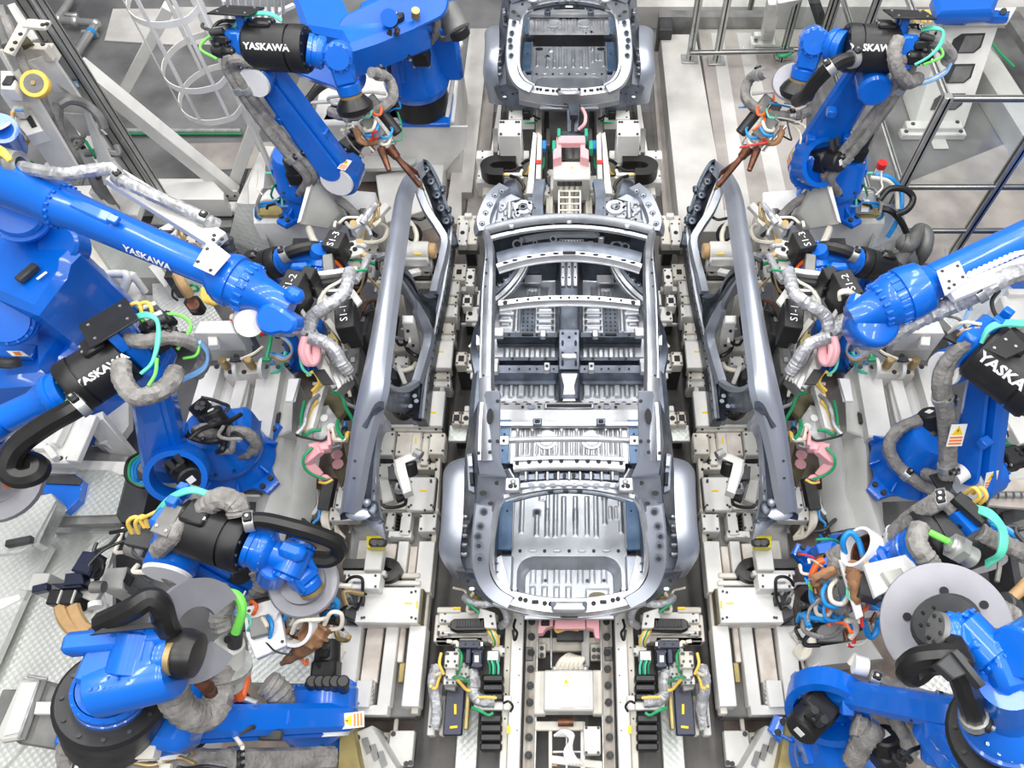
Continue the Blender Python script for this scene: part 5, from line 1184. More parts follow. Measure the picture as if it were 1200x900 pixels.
mb = MB('dgrey'); mb.bt(P(1018, 688, 1.7), V(.3, 1, 0), .13, .12, .16, m='dgrey'); mb.cyl(P(1034, 700, 1.7), P(1036, 688, 1.76), .045, n=14, m='dgrey'); mb.cyl(P(1045, 692, 1.72), P(1046, 680, 1.76), .03, n=12, m='dgrey'); mb.build('gun_valve', t)
hose(t, [(990, 648, 1.66), (988, 634, 1.74), (996, 624, 1.78), (1006, 634, 1.76), (1012, 655, 1.72), (1013, 668, 1.68)], .018, 'cyan', 'air_hose')
hose(t, [(951, 690, 1.4), (953, 705, 1.4), (965, 715, 1.38), (985, 728, 1.36), (1000, 735, 1.34)], .02, 'cyan', 'air_hose'); hose(t, [(950, 684, 1.46), (952, 672, 1.52), (958, 660, 1.56), (966, 656, 1.58)], .02, 'orange', 'lead'); hose(t, [(950, 680, 1.48), (951, 688, 1.46), (957, 693, 1.42)], .018, 'lime', 'lead')
hose(t, [(1012, 728, 1.5), (1018, 745, 1.4), (1026, 742, 1.4), (1030, 725, 1.45)], .02, 'cyan', 'air_hose'); hose(t, [(990, 732, 1.34), (992, 728, 1.4), (1000, 728, 1.4), (1003, 738, 1.34), (996, 748, 1.3)], .02, 'cwhite', 'lead')
hose(t, [(974, 655, 1.55), (984, 648, 1.6), (978, 665, 1.55), (974, 690, 1.5), (980, 708, 1.45), (992, 712, 1.42)], .06, 'fabric', 'hose_sleeve', wr=.15)
bundle(t, P(970, 700, 1.4), (.16, .2, .14), 14, ['copper', 'rubber', 'cwhite', 'orange', 'fabric', 'cyan', 'red', 'dgrey'], .013, 'lead', 19)
bundle(t, P(1025, 715, 1.45), (.12, .14, .12), 10, ['copper', 'cwhite', 'red', 'cyan', 'dgrey', 'cwhite'], .012, 'lead', 20)

t = robot('blue welding robot holding the largest pale disc guard over the rough block', 'blue welding robots in the lower row')
A, B = P(968, 806, 1.10), P(1118, 860, 2.0)
r_arm(t, A, B, V(.1, 1, .25), .215, .165, .15, discs=False, motor=False, lab=False)
mb = MB('blue'); mb.pipe(P(972, 818, 1.32), V(-.35, -.7, .45), .24, .19, .14, 30); mb.build('motor_shroud', t)
warn(t, P(957, 792, 1.36), V(-.9, -.5, .0), V(.4, -.6, -.6), .07)
r_motor(t, P(965, 822, 1.36), V(-.6, -.55, .2), .11, .26)
r_base(t, A + V(.1, -.35, -.6), .2, .35)
mb = MB('blue'); mb.stad(P(1110, 862, 1.95), P(1135, 905, 2.1), .15, .14, V(.3, .7, .6), .14); mb.build('elbow', t)
hose(t, [(1000, 848, 1.5), (1012, 855, 1.5), (1008, 875, 1.4), (1000, 892, 1.3), (1018, 860, 1.5), (1028, 865, 1.4)], .075, 'fabric', 'hose_sleeve', wr=.16)
r_motor(t, P(1040, 895, 1.3), V(-.2, .5, .7), .09, .24)
a, b = P(1190, 890, 2.2), P(1182, 858, 2.5)
d, u, sd = r_housing(t, a, b, .25, None, up=V(0, 1, .3), bracket=False)
h = [o for o in t.children if o.name.startswith('arm_housing')][0]
nrm = V(-.75, -.3, .1); nrm = (nrm - d * nrm.dot(d)).normalized(); lettering('YASKAWA', .085, a.lerp(b, .30) + nrm * .252, -nrm.cross(d), d, 'chalk', h, wrap=None)
mb = MB('black'); mb.slab([(1142, 862), (1205, 852), (1205, 880), (1178, 886)], 2.62, .03); mb.bolts([(1150, 864), (1182, 872)], 2.62, .012, 'zinc'); mb.build('cover_plate', t)
mb = MB('blue'); mb.lathe(P(1180, 848, 2.56), P(1180, 795, 2.98) - P(1180, 848, 2.56), [(0, .19), (.03, .19), (.035, .175), (.06, .175), (.065, .185), (.10, .17), (.16, .115), (.42, .105)], 32)
for k in range(20): q = k * math.pi / 10; mb.bolt(P(1180, 843, 2.6) + V(math.cos(q) * .17, math.sin(q) * .17, .04), .009, .016, Z, 'blue')
mb.build('forearm', t)
mb = MB('blue'); c = P(1178, 765, 3.0); mb.lathe(P(1204, 758, 2.98), V(-.35, -.15, .25), [(-.13, .08), (-.11, .105), (.10, .105), (.105, .095), (.12, .09)], 30); mb.bt(P(1174, 775, 2.92), V(.2, -.9, -.2), .17, .17, .22, b=.03); mb.bt(P(1146, 785, 2.86), V(.5, -.6, -.2), .09, .14, .24, b=.03)
mb.build('wrist_drum', t)
f = r_wrist(t, P(1145, 752, 2.92), V(.5, -.8, .1), V(-.75, .2, .1), .09, .18, .15, boot=False, fm='mgrey')
mb = MB('dgrey'); mb.lathe(P(1116, 742, 2.72), V(-.5, .3, .6), [(0, .10), (.03, .13), (.08, .15), (.10, .13), (.11, .02)], 28, 'dgrey'); 
for k in range(8): q = P(1098, 735, 2.95); mb.bolt(q + V(math.cos(k * .785) * .07, math.sin(k * .785) * .07, .02), .008, .01, V(-.6, .35, .35), 'black')
mb.build('tool_mount', t)
mb = MB('discgrey'); c = P(1107, 733, 2.45); ax = V(-.25, -.28, .92); e1, e2, ax = frame(ax)
vs = []; n = 48
for i in range(n + 1):
    q = math.radians(38 + 215 * i / n)
    for r_, o in ((.29, 0), (.29, .03), (.275, .035), (.10, .02), (.10, 0)): vs.append(c + (e1 * math.cos(q) + e2 * math.sin(q)) * r_ + ax * o)
mb.add(vs, [(i * 5 + k, i * 5 + (k + 1) % 5, i * 5 + 5 + (k + 1) % 5, i * 5 + 5 + k) for i in range(n) for k in range(5)] + [(4, 3, 2, 1, 0), tuple(n * 5 + k for k in range(5))])
for q, r_ in ((2.2, .16), (3.6, .17), (1.2, .2)): mb.disc(c + (e1 * math.cos(q) + e2 * math.sin(q)) * r_ + ax * .03, ax, .02)
mb.bt(c + e1 * .0 + ax * .01, e1, .2, .02, .30, up=ax, m='lgrey'); mb.build('disc_guard', t, 'large pale disc with one open side')
hose(t, [(1108, 735, 2.86), (1118, 755, 2.98), (1128, 775, 3.02), (1118, 768, 3.02), (1096, 768, 3.0), (1074, 772, 2.96), (1062, 785, 2.9), (1072, 792, 2.86), (1092, 778, 2.92), (1118, 782, 3.0), (1132, 812, 2.92), (1140, 835, 2.82), (1142, 850, 2.72)], .046, 'rubber', 'hose', clamps=(.96,), label='thick black hose')
mb = MB('rubber'); mb.slab([(1098, 778), (1116, 762), (1134, 774), (1142, 786), (1118, 796)], 3.08, .06, 'dgrey'); mb.slab([(1116, 764), (1122, 760), (1156, 802), (1150, 806)], 3.1, .05, 'dgrey'); mb.build('hose_bracket', t)
hose(t, [(1100, 775, 1.9), (1020, 792, 1.6), (1050, 805, 1.65), (1090, 818, 1.8), (1118, 825, 1.95)][1:], .045, 'fabric', 'hose_sleeve', wr=.1, clamps=(.1, .9))
hose(t, [(1062, 838, 1.6), (1078, 855, 1.7), (1090, 875, 1.75), (1098, 898, 1.8)], .03, 'zinc', 'hose'); hose(t, [(1046, 838, 1.5), (1058, 860, 1.5), (1070, 890, 1.5)], .05, 'fabric', 'hose_sleeve', wr=.1)
mb = MB('plastic'); mb.cyl(P(1000, 778, 1.55), P(1016, 782, 1.55), .055, n=18); mb.cyl(P(996, 778, 1.5), P(1004, 768, 1.55), .02, n=10, m='cwhite'); mb.build('roller', t, 'white plastic roller')
hose(t, [(1148, 690, 2.3), (1152, 705, 2.3), (1166, 715, 2.25), (1182, 722, 2.2), (1190, 735, 2.15)], .075, 'fabric', 'hose_sleeve', wr=.16)
mb = MB('mgrey'); mb.cyl(P(1176, 706, 2.2), P(1188, 712, 2.15), .06, n=16, m='dgrey', ch=.01); mb.tube(PX([(1184, 702, 2.2), (1195, 692, 2.22), (1206, 680, 2.2)]), .03, 10, 'hosetan'); mb.build('drain_hose', t)
bundle(t, P(1100, 878, 1.8), (.2, .1, .12), 10, ['zinc', 'dgrey', 'cwhite', 'rubber', 'green'], .014, 'cable', 23)
# ---- large handling robots -----------------------------------------------------
t = thing('handling_robot', 'huge blue handling robot with a long lettered arm reaching in from beside the service rack', 'robot', 'large handling robots')
A, B = P(-40, 193, 2.66), P(252, 319, 2.36); d = (B - A).normalized()
L = (B - A).length; k = lambda u, v, z: (P(u, v, z) - A).dot(d)
k1 = k(72, 240, 2.55)
mb = MB('blue'); mb.lathe(A, d, [(0, .17), (k1 - .1, .145), (k1 - .08, .15), (k1, .15), (k1 + .01, .138), (k1 + .1, .125), (k1 + .25, .12), (L, .105)], 34)
e1, e2, _ = frame(d)
for i in range(20): a = i * math.pi / 10; mb.bolt(A + d * (k1 + .005) + (e1 * math.cos(a) + e2 * math.sin(a)) * .142, .011, .02, d, 'blue')
mb.bt(A + d * (k1 + .28) + e2 * .10, d, .09, .05, .30, up=e2, b=.02); mb.bt(P(133, 257, 2.62), d, .06, .03, .07, b=.008)
fa = mb.build('forearm', t)
n = V(.3, -.92, .16); n = (n - d * n.dot(d)).normalized(); p0 = A + d * k(183, 302, 2.4)
lettering('YASKAWA', .062, p0 + n * .124, d, n.cross(d), 'chalk', fa, wrap=.12)
B2 = P(338, 360, 2.20); d2 = (B2 - B).normalized()
mb = MB('blue'); mb.lathe(B, d2, [(-.02, .11), (.03, .15), (.10, .175), (.14, .175), (.145, .16), (.20, .16), (.205, .165), (.26, .15), (.30, .12), (.42, .10), (.52, .09)], 34)
e1, e2, _ = frame(d2)
for i in range(18): a = i * math.pi / 9; mb.bt(B + d2 * .225 + (e1 * math.cos(a) + e2 * math.sin(a)) * .155, d2, .02, .03, .06, up=e1 * math.cos(a) + e2 * math.sin(a), b=.004)
mb.bt(P(345, 346, 2.30), d2, .10, .10, .12, b=.03); mb.build('wrist', t)
mb = MB('blue'); mb.stad(P(322, 374, 2.22), P(352, 378, 2.1), .10, .07, V(-.1, -.6, .8), .14, bev=.02); mb.cyl(P(290, 374, 2.1), P(292, 379, 2.18), .09, n=24, m='plastic'); mb.bt(P(298, 370, 2.1), V(1, .2, 0), .12, .1, .25, b=.03); mb.build('wrist_cover', t)
mb = MB('plastic'); mb.slab([(226, 311), (245, 279), (270, 299), (250, 322)], 2.54, .012); mb.bolts([(232, 307), (247, 317), (243, 292), (250, 281), (257, 286), (251, 276), (260, 280)], 2.54, .012); mb.beam(P(134, 207, 2.60), P(258, 284, 2.50), .13, .07, m='white'); mb.build('hose_carrier', t, 'white hose carrier')
hose(t, [(26, 196, 2.7), (45, 200, 2.74), (75, 204, 2.76), (105, 200, 2.74), (132, 198, 2.72), (142, 210, 2.70), (165, 222, 2.68), (195, 236, 2.64), (222, 248, 2.60), (240, 257, 2.58), (256, 264, 2.52)], .05, 'silverwrap', 'hose_sleeve', wr=.12, clamps=(.5, .9))
hose(t, [(262, 280, 2.4), (268, 298, 2.3), (284, 312, 2.2), (300, 318, 2.1)], .06, 'dgrey', 'hose_sleeve', wr=.1)
mb = MB('mgrey'); mb.cyl(P(-10, 186, 2.7), P(14, 192, 2.72), .09, n=20, ch=.02); mb.pipe(P(14, 192, 2.72), V(1, -.1, 0), .085, .05, .06, 20, 'zinc')
for i in range(4): mb.tube(PX([(-6, 170 + 3 * i, 2.8), (4, 176 + 2 * i, 2.82), (12, 186 + i, 2.8)]), .016, 7, 'yellow')
mb.build('hose_coupling', t)
mb = MB('blue'); mb.cyl(P(18, 248, 2.3), P(40, 262, 2.0), .17, n=28, ch=.02); mb.cyl(P(22, 252, 2.25), P(24, 254, 2.22), .19, n=28); mb.build('elbow', t)
mb = MB('blue'); mb.prism([P(u, v, 2.0) for u, v in ((-30, 238), (4, 248), (28, 268), (52, 268), (62, 262), (84, 280), (90, 294), (78, 306), (74, 322), (56, 345), (40, 366), (-30, 338))], (0, .1, -.9), 'blue', .05)
mb.box(P(32, 320, 2.04), (.06, .16, .05), Matrix.Rotation(-.5, 3, 'Z'), b=.01, m='dgrey'); mb.box(P(49, 323, 2.03), (.02, .08, .01), Matrix.Rotation(-.6, 3, 'Z'), b=.003, m='label'); mb.build('lower_arm', t)
mb = MB('black'); mb.prism([P(u, v, 1.62) for u, v in ((36, 366), (56, 345), (76, 320), (84, 326), (64, 352), (46, 378))], (0, 0, -.3), 'black', .01); mb.build('painted_joint_gap', t, 'black wedge painting the dark joint gap'); mb = MB('blue'); mb.prism([P(u, v, 1.45) for u, v in ((40, 372), (58, 350), (84, 345), (66, 400), (44, 430))], (0, 0, -.2), 'blue', .02); mb.build('turret_rib', t); mb = MB('blue'); mb.cyl(P(66, 286, 2.02), P(86, 292, 1.86), .15, n=26, ch=.02); mb.build('counterweight', t)  # black wedge stands in for the shaded gap between lower arm and turret
mb = MB('blue'); mb.prism([P(u, v, 1.35) for u, v in ((72, 316), (96, 322), (119, 318), (118, 336), (105, 345), (103, 398), (88, 414), (40, 447), (-30, 452), (-30, 372), (38, 368), (58, 346))], (0, 0, -1.1), 'blue', .06)
mb.bt(P(104, 326, 1.42), V(1, .1, 0), .14, .10, .24, b=.02); mb.cyl(P(109, 322, 1.48), P(109, 322, 1.5), .03, n=12, m='navy'); mb.box(P(20, 412, 1.38), (.30, .12, .05), Matrix.Rotation(-.1, 3, 'Z'), b=.01); mb.build('turret', t)
mb = MB('blue'); c = P(10, 372, 1.75); ax = V(.35, -.6, .65); mb.lathe(c, ax, [(0, .20), (.05, .20), (.055, .185), (.10, .185), (.105, .165), (.13, .16)], 32); e1, e2, ax = frame(ax)
for i in range(16): a = i * math.pi / 8; mb.bolt(c + ax * .10 + (e1 * math.cos(a) + e2 * math.sin(a)) * .172, .012, .016, ax, 'blue')
mb.build('gear_drum', t)
mb = MB('label'); mb.slab([(7, 411), (26, 411), (34, 417), (14, 417)], 1.42, .012); mb.slab([(14, 412), (22, 412), (26, 416), (18, 416)], 1.425, .006, 'labelo'); mb.build('warning_label', t)
hose(t, [(-10, 424, 1.5), (10, 426, 1.5), (22, 424, 1.46)], .04, 'dgrey'); mb = MB('black'); mb.cyl(P(40, 447, .6), P(40, 447, 1.0), .35, n=30, ch=.02); mb.build('base', t)
t = thing('handling_robot', 'blue handling robot with a toothed hose carrier on its long arm, by the glazed fence', 'robot', 'large handling robots')
A, B = P(1245, 262, 2.55), P(1092, 331, 2.40); d = (B - A).normalized(); L = (B - A).length
mb = MB('blue'); mb.lathe(A, d, [(0, .13), (L * .5, .122), (L, .115)], 34); mb.build('forearm', t)
B2 = P(1010, 368, 2.25); d2 = (B2 - B).normalized()
mb = MB('blue'); mb.lathe(B, d2, [(-.02, .11), (.02, .12), (.06, .165), (.16, .18), (.20, .18), (.205, .165), (.26, .165), (.265, .17), (.32, .155), (.36, .125), (.46, .10), (.54, .09)], 34)
e1, e2, _ = frame(d2)
for r_ in (.235, .33):
    for i in range(18): a = i * math.pi / 9; mb.bt(B + d2 * r_ + (e1 * math.cos(a) + e2 * math.sin(a)) * (.16 if r_ < .3 else .14), d2, .02, .03, .06, up=e1 * math.cos(a) + e2 * math.sin(a), b=.004)
mb.build('wrist', t)
mb = MB('blue'); c = P(1022, 380, 2.2); mb.lathe(c, V(.05, -.45, .9), [(-.12, .14), (-.1, .155), (.05, .155), (.08, .14), (.085, .13), (.09, .12)], 32); mb.bt(P(1010, 362, 2.2), V(1, -.4, 0), .16, .14, .2, b=.03); mb.build('wrist_cover', t)
mb = MB('plastic'); mb.slab([(1098, 317), (1124, 305), (1135, 328), (1108, 346)], 2.55, .012); mb.bolts([(1104, 318), (1122, 312), (1128, 325), (1112, 338), (1118, 334), (1112, 330)], 2.55, .011); mb.beam(P(1112, 346, 2.48), P(1210, 306, 2.52), .10, .05, m='plastic')
for i in range(12): q = P(1136 + 6 * i, 323 - 2.7 * i, 2.55); mb.cyl(q, q + Z * .02, .02, n=10, m='plastic')
mb.build('hose_carrier', t, 'white toothed hose carrier')
hose(t, [(1215, 316, 2.5), (1185, 322, 2.5), (1160, 334, 2.46), (1140, 346, 2.40), (1118, 356, 2.32), (1095, 366, 2.26), (1072, 376, 2.2), (1050, 390, 2.12), (1028, 400, 2.05), (1006, 410, 1.98)], .072, 'silverwrap', 'hose_sleeve', wr=.14, clamps=(.3,))
hose(t, [(1140, 346, 2.4), (1150, 332, 2.46), (1148, 326, 2.5)], .05, 'silverwrap', 'hose_sleeve', wr=.14)
mb = MB('blue'); mb.cyl(P(1248, 262, 2.55), P(1262, 275, 1.0), .22, n=26); mb.build('lower_arm', t); mb = MB('blue'); mb.cyl(P(1262, 275, 1.0), P(1262, 275, 1.0) - Z * 1.0, .4, n=26); mb.build('base', t)
# ---- top: large robot on a railed pedestal
t = thing('handling_robot', 'big blue robot seated on a black ring at the top, on the railed white pedestal', 'robot', 'large handling robots')
c = P(492, 112, 1.0)
mb = MB('black'); mb.cyl(c - Z * .14, c + Z * .12, .29, n=36, ch=.015); mb.build('base_ring', t, 'black base ring')
mb = MB('blue'); mb.box(c - Z * .16 + V(.06, -.02, 0), (.5, .5, .05), b=.01)
for i in range(5): mb.bolt(P(508 + 4 * (i % 3), 118 + 5 * (i // 3), .9), .02, .02)
mb.build('base', t)
mb = MB('blue'); mb.lathe(c + Z * .12, Z, [(0, .31), (.06, .33), (.10, .33), (.2, .28), (.45, .25), (.7, .22)], 36); mb.bt(c + V(.0, .15, .8), V(1, .1, .3), .4, .35, .9, b=.06); mb.bt(c + V(-.25, .1, .5), Z, .12, .3, .6, b=.04); mb.bt(c + V(.33, .0, .5), Z, .12, .3, .6, b=.04); mb.cyl(c + V(-.1, -.18, .35), c + V(-.1, -.18, .62), .10, n=20); mb.build('rotating_head', t)
r_motor(t, P(472, 66, 1.9), V(0, .05, 1), .10, .40); r_motor(t, c + V(.16, -.30, .6), V(.0, -.1, 1), .09, .3)
mb = MB('mgrey'); mb.cyl(P(522, 8, 2.1), P(538, 38, 1.95), .12, n=20, ch=.02); mb.cyl(P(536, 33, 2.0), P(541, 44, 1.92), .09, n=16, m='black', ch=.01); mb.build('motor', t)
mb = MB('blue'); mb.prism([P(u, v, 2.25) for u, v in ((341, -8), (396, -8), (403, 26), (436, 26), (480, 6), (500, 8), (498, 22), (440, 46), (408, 56), (395, 40), (352, 30))], (0, .05, -.35), 'blue', .05)
mb.stad(P(420, 40, 2.15), P(505, 5, 2.2), .16, .16, V(.1, -.7, .6), .16); mb.cyl(P(456, 20, 2.3), P(456, 21, 2.36), .07, n=24); mb.build('lower_arm', t)
mb = MB('blue'); mb.stad(P(362, 62, 1.9), P(410, 92, 1.7), .22, .16, V(0, -.6, .8), .16); mb.build('counterweight', t)
hose(t, [(508, 0, 2.3), (512, 20, 2.2), (510, 40, 2.0), (498, 54, 1.8), (480, 52, 1.8), (462, 36, 1.85)], .04, 'fabric', 'hose_sleeve', wr=.08); hose(t, [(456, 58, 1.7), (455, 80, 1.5), (460, 95, 1.3)], .02, 'dgrey', 'cable'); hose(t, [(530, 44, 1.9), (515, 44, 1.8), (505, 20, 2.1)], .03, 'fabric', 'hose_sleeve')
mb = MB('mgrey'); mb.cyl(P(487, 20, 2.3), P(487, 12, 2.38), .035, n=12, m='brass'); mb.box(P(480, 22, 2.2), (.1, .1, .12), b=.02, m='blue'); mb.build('fitting', t)
# ---- base of a robot cut by the top edge on the right
LB = ('handling_robot', 'blue robot foot on the tall pierced pedestal behind the glazed fence, rest out of view', 'robot', 'large handling robots')
mb = MB('blue'); mb.prism([P(u, v, 1.14) for u, v in ((1107, 13), (1116, 10), (1128, 14), (1150, 13), (1170, 11), (1184, 14), (1183, 20), (1168, 20), (1152, 17), (1138, 18), (1132, 23), (1107, 22))], (0, 0, -.08), 'blue', .02); mb.prism([P(u, v, 1.28) for u, v in ((1094, -6), (1150, -8), (1172, -4), (1166, 12), (1100, 14))], (0, 0, -.16), 'blue', .04)
mb.cyl(P(1115, 13, 1.14), P(1115, 13, 1.18), .035, n=8, m='dgrey'); mb.cyl(P(1176, 13, 1.14), P(1176, 13, 1.18), .035, n=8, m='dgrey'); solo(*LB[:3], mb, LB[3])
# ---- small robots half hidden behind the panel grippers
def hidden_robot(label):
    t = robot(label, 'blue welding robots behind the panel grippers')
    a, b = P(292, 316, 1.45), P(330, 306, 1.55)
    r_housing(t, a, b, .12, None, up=V(0, .3, 1), bracket=False); w = P(372, 302, 1.62); r_fore(t, b, w, .11, .08); r_wrist(t, P(378, 304, 1.62), V(.1, .9, .3), V(.6, -.1, -.7), .10, .2, .2)
    r_arm(t, a + V(.1, 0, -.8), a + V(.08, .0, -.1), V(0, -1, .1), .12, .07, .10, discs=False, lab=False, motor=False); q = a + V(.1, .05, 0); r_base(t, (q.x, q.y, .12), 0, .35, s=.7)
    mb = MB('blue'); mb.bt(P(352, 314, 1.68), V(1, .1, 0), .07, .08, .14, b=.02); mb.bt(P(384, 318, 1.6), V(1, .0, -.3), .12, .10, .16, b=.03); mb.cyl(P(372, 298, 1.7), P(374, 292, 1.75), .06, n=20); mb.build('wrist_cover', t)
    hose(t, [(330, 300, 1.72), (345, 294, 1.74), (360, 290, 1.74), (372, 290, 1.7)], .05, 'rubber', 'hose', clamps=(.1,))
hidden_robot('low blue robot half hidden behind the black boxes of the ladder-side gripper'); SIDE = -1
hidden_robot('low blue robot half hidden behind the black boxes of the fence-side gripper'); SIDE = 1
# ---- panel grippers
def gripper(label, flip):
    t = thing('panel_gripper', label, 'gripper', 'panel grippers')
    def feeder(u0, v0, u1, v1, z, h, txt=None, skew=.25, lab='black feeder box'):
        c = (P(u0, v0, z) + P(u1, v1, z)) / 2; w = abs(P(u1, v0, z).x - P(u0, v0, z).x); l = abs(P(u0, v0, z).y - P(u0, v1, z).y)
        mb = MB('black'); R = Matrix.Rotation(-skew, 3, 'Z'); mb.box(c - Z * h / 2, (w, l, h), R, .008)
        mb.box(c - Z * h + R @ V(.02, -.02, 0), (w * .7, l * .8, h * .8), R, .008)
        o = mb.build('feeder_box', t, lab)
        if txt:
            q = c + Z * .002; xd = R @ V(.0, 1, 0)
            if flip: q.x = -q.x; xd = V(-xd.x, xd.y, 0)
            lettering(txt, .075, q, xd, Z.cross(xd), 'chalk', o, bold=.0)
    feeder(380, 270, 402, 290, 1.80, .16, 'S1-3'); feeder(328, 316, 352, 346, 1.95, .2, 'S1-2'); feeder(352, 312, 368, 326, 1.9, .16, None); feeder(392, 350, 414, 384, 1.8, .2, 'S1-1', -.2)
    mb = MB('alu'); mb.beam(P(364, 330, 1.72), P(420, 322, 1.66), .12, .06, m='dgrey'); mb.beam(P(364, 324, 1.78), P(420, 317, 1.70), .05, .05); mb.beam(P(344, 366, 1.72), P(400, 452, 1.5), .14, .06); mb.beam(P(352, 362, 1.76), P(372, 395, 1.7), .03, .03, m='lgrey'); mb.beam(P(385, 300, 1.7), P(395, 440, 1.48), .08, .08, m='mgrey'); mb.build('frame', t)
    mb = MB('alu'); mb.slab([(378, 412), (392, 404), (412, 440), (396, 456)], 1.62, .12)
    for i in range(4): mb.slab([(380 + 4 * i, 411 - 2 * i), (382 + 4 * i, 410 - 2 * i), (402 + 4 * i, 450 - 2 * i), (400 + 4 * i, 451 - 2 * i)], 1.63, .02, 'mgrey')
    mb.build('slide_block', t); mb = MB('black'); mb.slab([(366, 434), (380, 432), (392, 450), (378, 451)], 1.66, .012); mb.build('stop_plate', t, 'black stop plate')
    mb = MB('olive'); mb.slab([(381, 396), (388, 386), (396, 398), (397, 410), (388, 408)], 1.72, .02, 'gold'); mb.bolts([(392, 400), (393, 405), (386, 390)], 1.72, .01); mb.build('mount_plate', t, 'brass coloured plate')
    mb = MB('white'); mb.slab([(374, 340), (404, 337), (412, 350), (400, 356), (380, 352), (376, 372), (370, 360)], 1.70, .05); mb.slab([(405, 340), (414, 338), (424, 352), (418, 358)], 1.74, .03); mb.slab([(380, 376), (398, 398), (404, 396), (386, 372)], 1.66, .03, 'lgrey')
    mb.box(P(390, 344, 1.72), (.10, .03, .012), b=.003, m='hole'); mb.build('bracket', t, 'white bracket')
    mb = MB('cream'); mb.slab([(400, 285), (420, 280), (428, 296), (406, 302)], 1.58, .03, 'white'); mb.slab([(404, 300), (418, 298), (424, 312), (408, 316)], 1.5, .1); mb.bolts([(404, 288), (412, 286), (410, 296), (416, 292)], 1.585, .02, 'hole'); mb.slab([(410, 266), (424, 250), (430, 256), (418, 272)], 1.6, .1, 'white')
    for u, v in ((414, 262), (422, 284), (428, 300), (400, 318)): mb.cyl(P(u, v, 1.55), P(u, v, 1.62), .03, n=12, m='brass')
    mb.build('clamp_block', t)
    for pts, r in (([(410, 318, 1.86), (408, 328, 1.9), (404, 342, 1.92), (394, 352, 1.92), (378, 362, 1.9), (366, 372, 1.86), (362, 390, 1.8)], .055), ([(362, 396, 1.82), (378, 400, 1.8), (390, 408, 1.78), (400, 424, 1.7), (408, 436, 1.62)], .055), ([(362, 392, 1.8), (350, 386, 1.8), (335, 388, 1.75), (315, 386, 1.7), (300, 372, 1.7), (282, 364, 1.7)], .05), ([(432, 300, 1.6), (424, 318, 1.66), (416, 330, 1.7)], .035), ([(424, 262, 1.7), (432, 250, 1.72), (440, 240, 1.7)], .03)):
        hose(t, pts, r, 'silverwrap', 'hose_sleeve', wr=.14)
    for k in range(2): hose(t, [(357 + 5 * k, 396, 1.8), (354 + 5 * k, 412, 1.78), (360 + 5 * k, 425, 1.72), (368 + 3 * k, 420, 1.72), (370 + 2 * k, 400, 1.76)], .028, 'pink', 'air_hose')
    hose(t, [(354, 402, 1.78), (352, 418, 1.74), (355, 432, 1.68), (364, 440, 1.62)], .012, 'teal', 'air_hose'); hose(t, [(360, 440, 1.6), (368, 436, 1.62), (374, 448, 1.56), (366, 458, 1.5)], .014, 'yellow', 'air_hose')
    for k in range(2): hose(t, [(332, 345 + 3 * k, 1.98), (340, 340 + 3 * k, 2.02), (350, 342 + 3 * k, 2.0), (350, 350 + 2 * k, 1.96)], .014, 'cwhite', 'lead')
    hose(t, [(376, 350, 1.8), (384, 338, 1.84), (398, 330, 1.84), (406, 322, 1.8)], .014, 'cwhite', 'lead'); hose(t, [(404, 322, 1.74), (416, 318, 1.76), (430, 316, 1.72)], .012, 'green', 'air_hose')
    bundle(t, P(405, 322, 1.55), (.25, .1, .1), 8, ['brass', 'black', 'cwhite', 'copper', 'green', 'orange'], .014, 'lead', 41)
    bundle(t, P(420, 272, 1.55), (.12, .2, .1), 8, ['cwhite', 'silverwrap', 'brass', 'green', 'cwhite'], .016, 'lead', 42)
    # long lower bracket with pick-up points beside the rear quarter
    mb = MB('white'); mb.prism([P(u, v, 1.2) for u, v in ((370, 452), (381, 450), (367, 500), (355, 505))], (0, 0, -.08), 'plastic', .008); mb.slab([(338, 444), (351, 443), (343, 470), (334, 470)], 1.1, .03, 'plastic'); mb.build('cable_cover', t)
    mb = MB('lgrey'); mb.slab([(368, 478), (384, 474), (402, 500), (398, 522), (380, 528), (366, 512)], 1.12, .06, 'zinc'); mb.slab([(372, 468), (392, 458), (408, 478), (396, 492)], 1.05, .06, 'olive'); mb.bolts([(380, 490), (388, 500), (392, 512), (384, 516)], 1.125, .03, 'plastic'); mb.cyl(P(402, 510, 1.15), P(409, 508, 1.15), .06, n=18, m='black', ch=.01); mb.cyl(P(404, 498, 1.15), P(406, 498, 1.15), .03, n=12, m='cyan'); mb.build('suction_head', t)
    mb = MB('pink'); mb.slab([(361, 520), (384, 514), (387, 520), (385, 526), (363, 528)], 1.2, .07); mb.beam(P(376, 526, 1.2), P(359, 541, 1.12), .07, .06, m='pink'); mb.beam(P(359, 540, 1.12), P(374, 557, 1.0), .07, .06, m='pink'); mb.slab([(368, 554), (384, 556), (388, 560), (374, 563)], 1.0, .03, 'pink'); mb.slab([(383, 506), (386, 502), (388, 520), (384, 522)], 1.24, .06, 'pink'); mb.build('pink_bracket', t, 'salmon pink angled bracket')
    hose(t, [(357, 470, 1.2), (353, 492, 1.2), (356, 510, 1.18), (366, 505, 1.2), (376, 504, 1.2)], .014, 'green', 'air_hose'); hose(t, [(372, 470, 1.22), (364, 480, 1.22), (356, 505, 1.2)], .016, 'yellow', 'air_hose'); hose(t, [(366, 524, 1.22), (356, 536, 1.2), (357, 548, 1.14), (366, 556, 1.08), (382, 562, 1.02)], .012, 'green', 'air_hose')
    hose(t, [(374, 565, .98), (382, 566, 1.0), (390, 562, 1.0)], .012, 'yellow', 'air_hose'); bundle(t, P(386, 486, 1.15), (.14, .2, .08), 9, ['yellow', 'silverwrap', 'green', 'cwhite', 'black', 'cwhite'], .014, 'air_hose', 43)
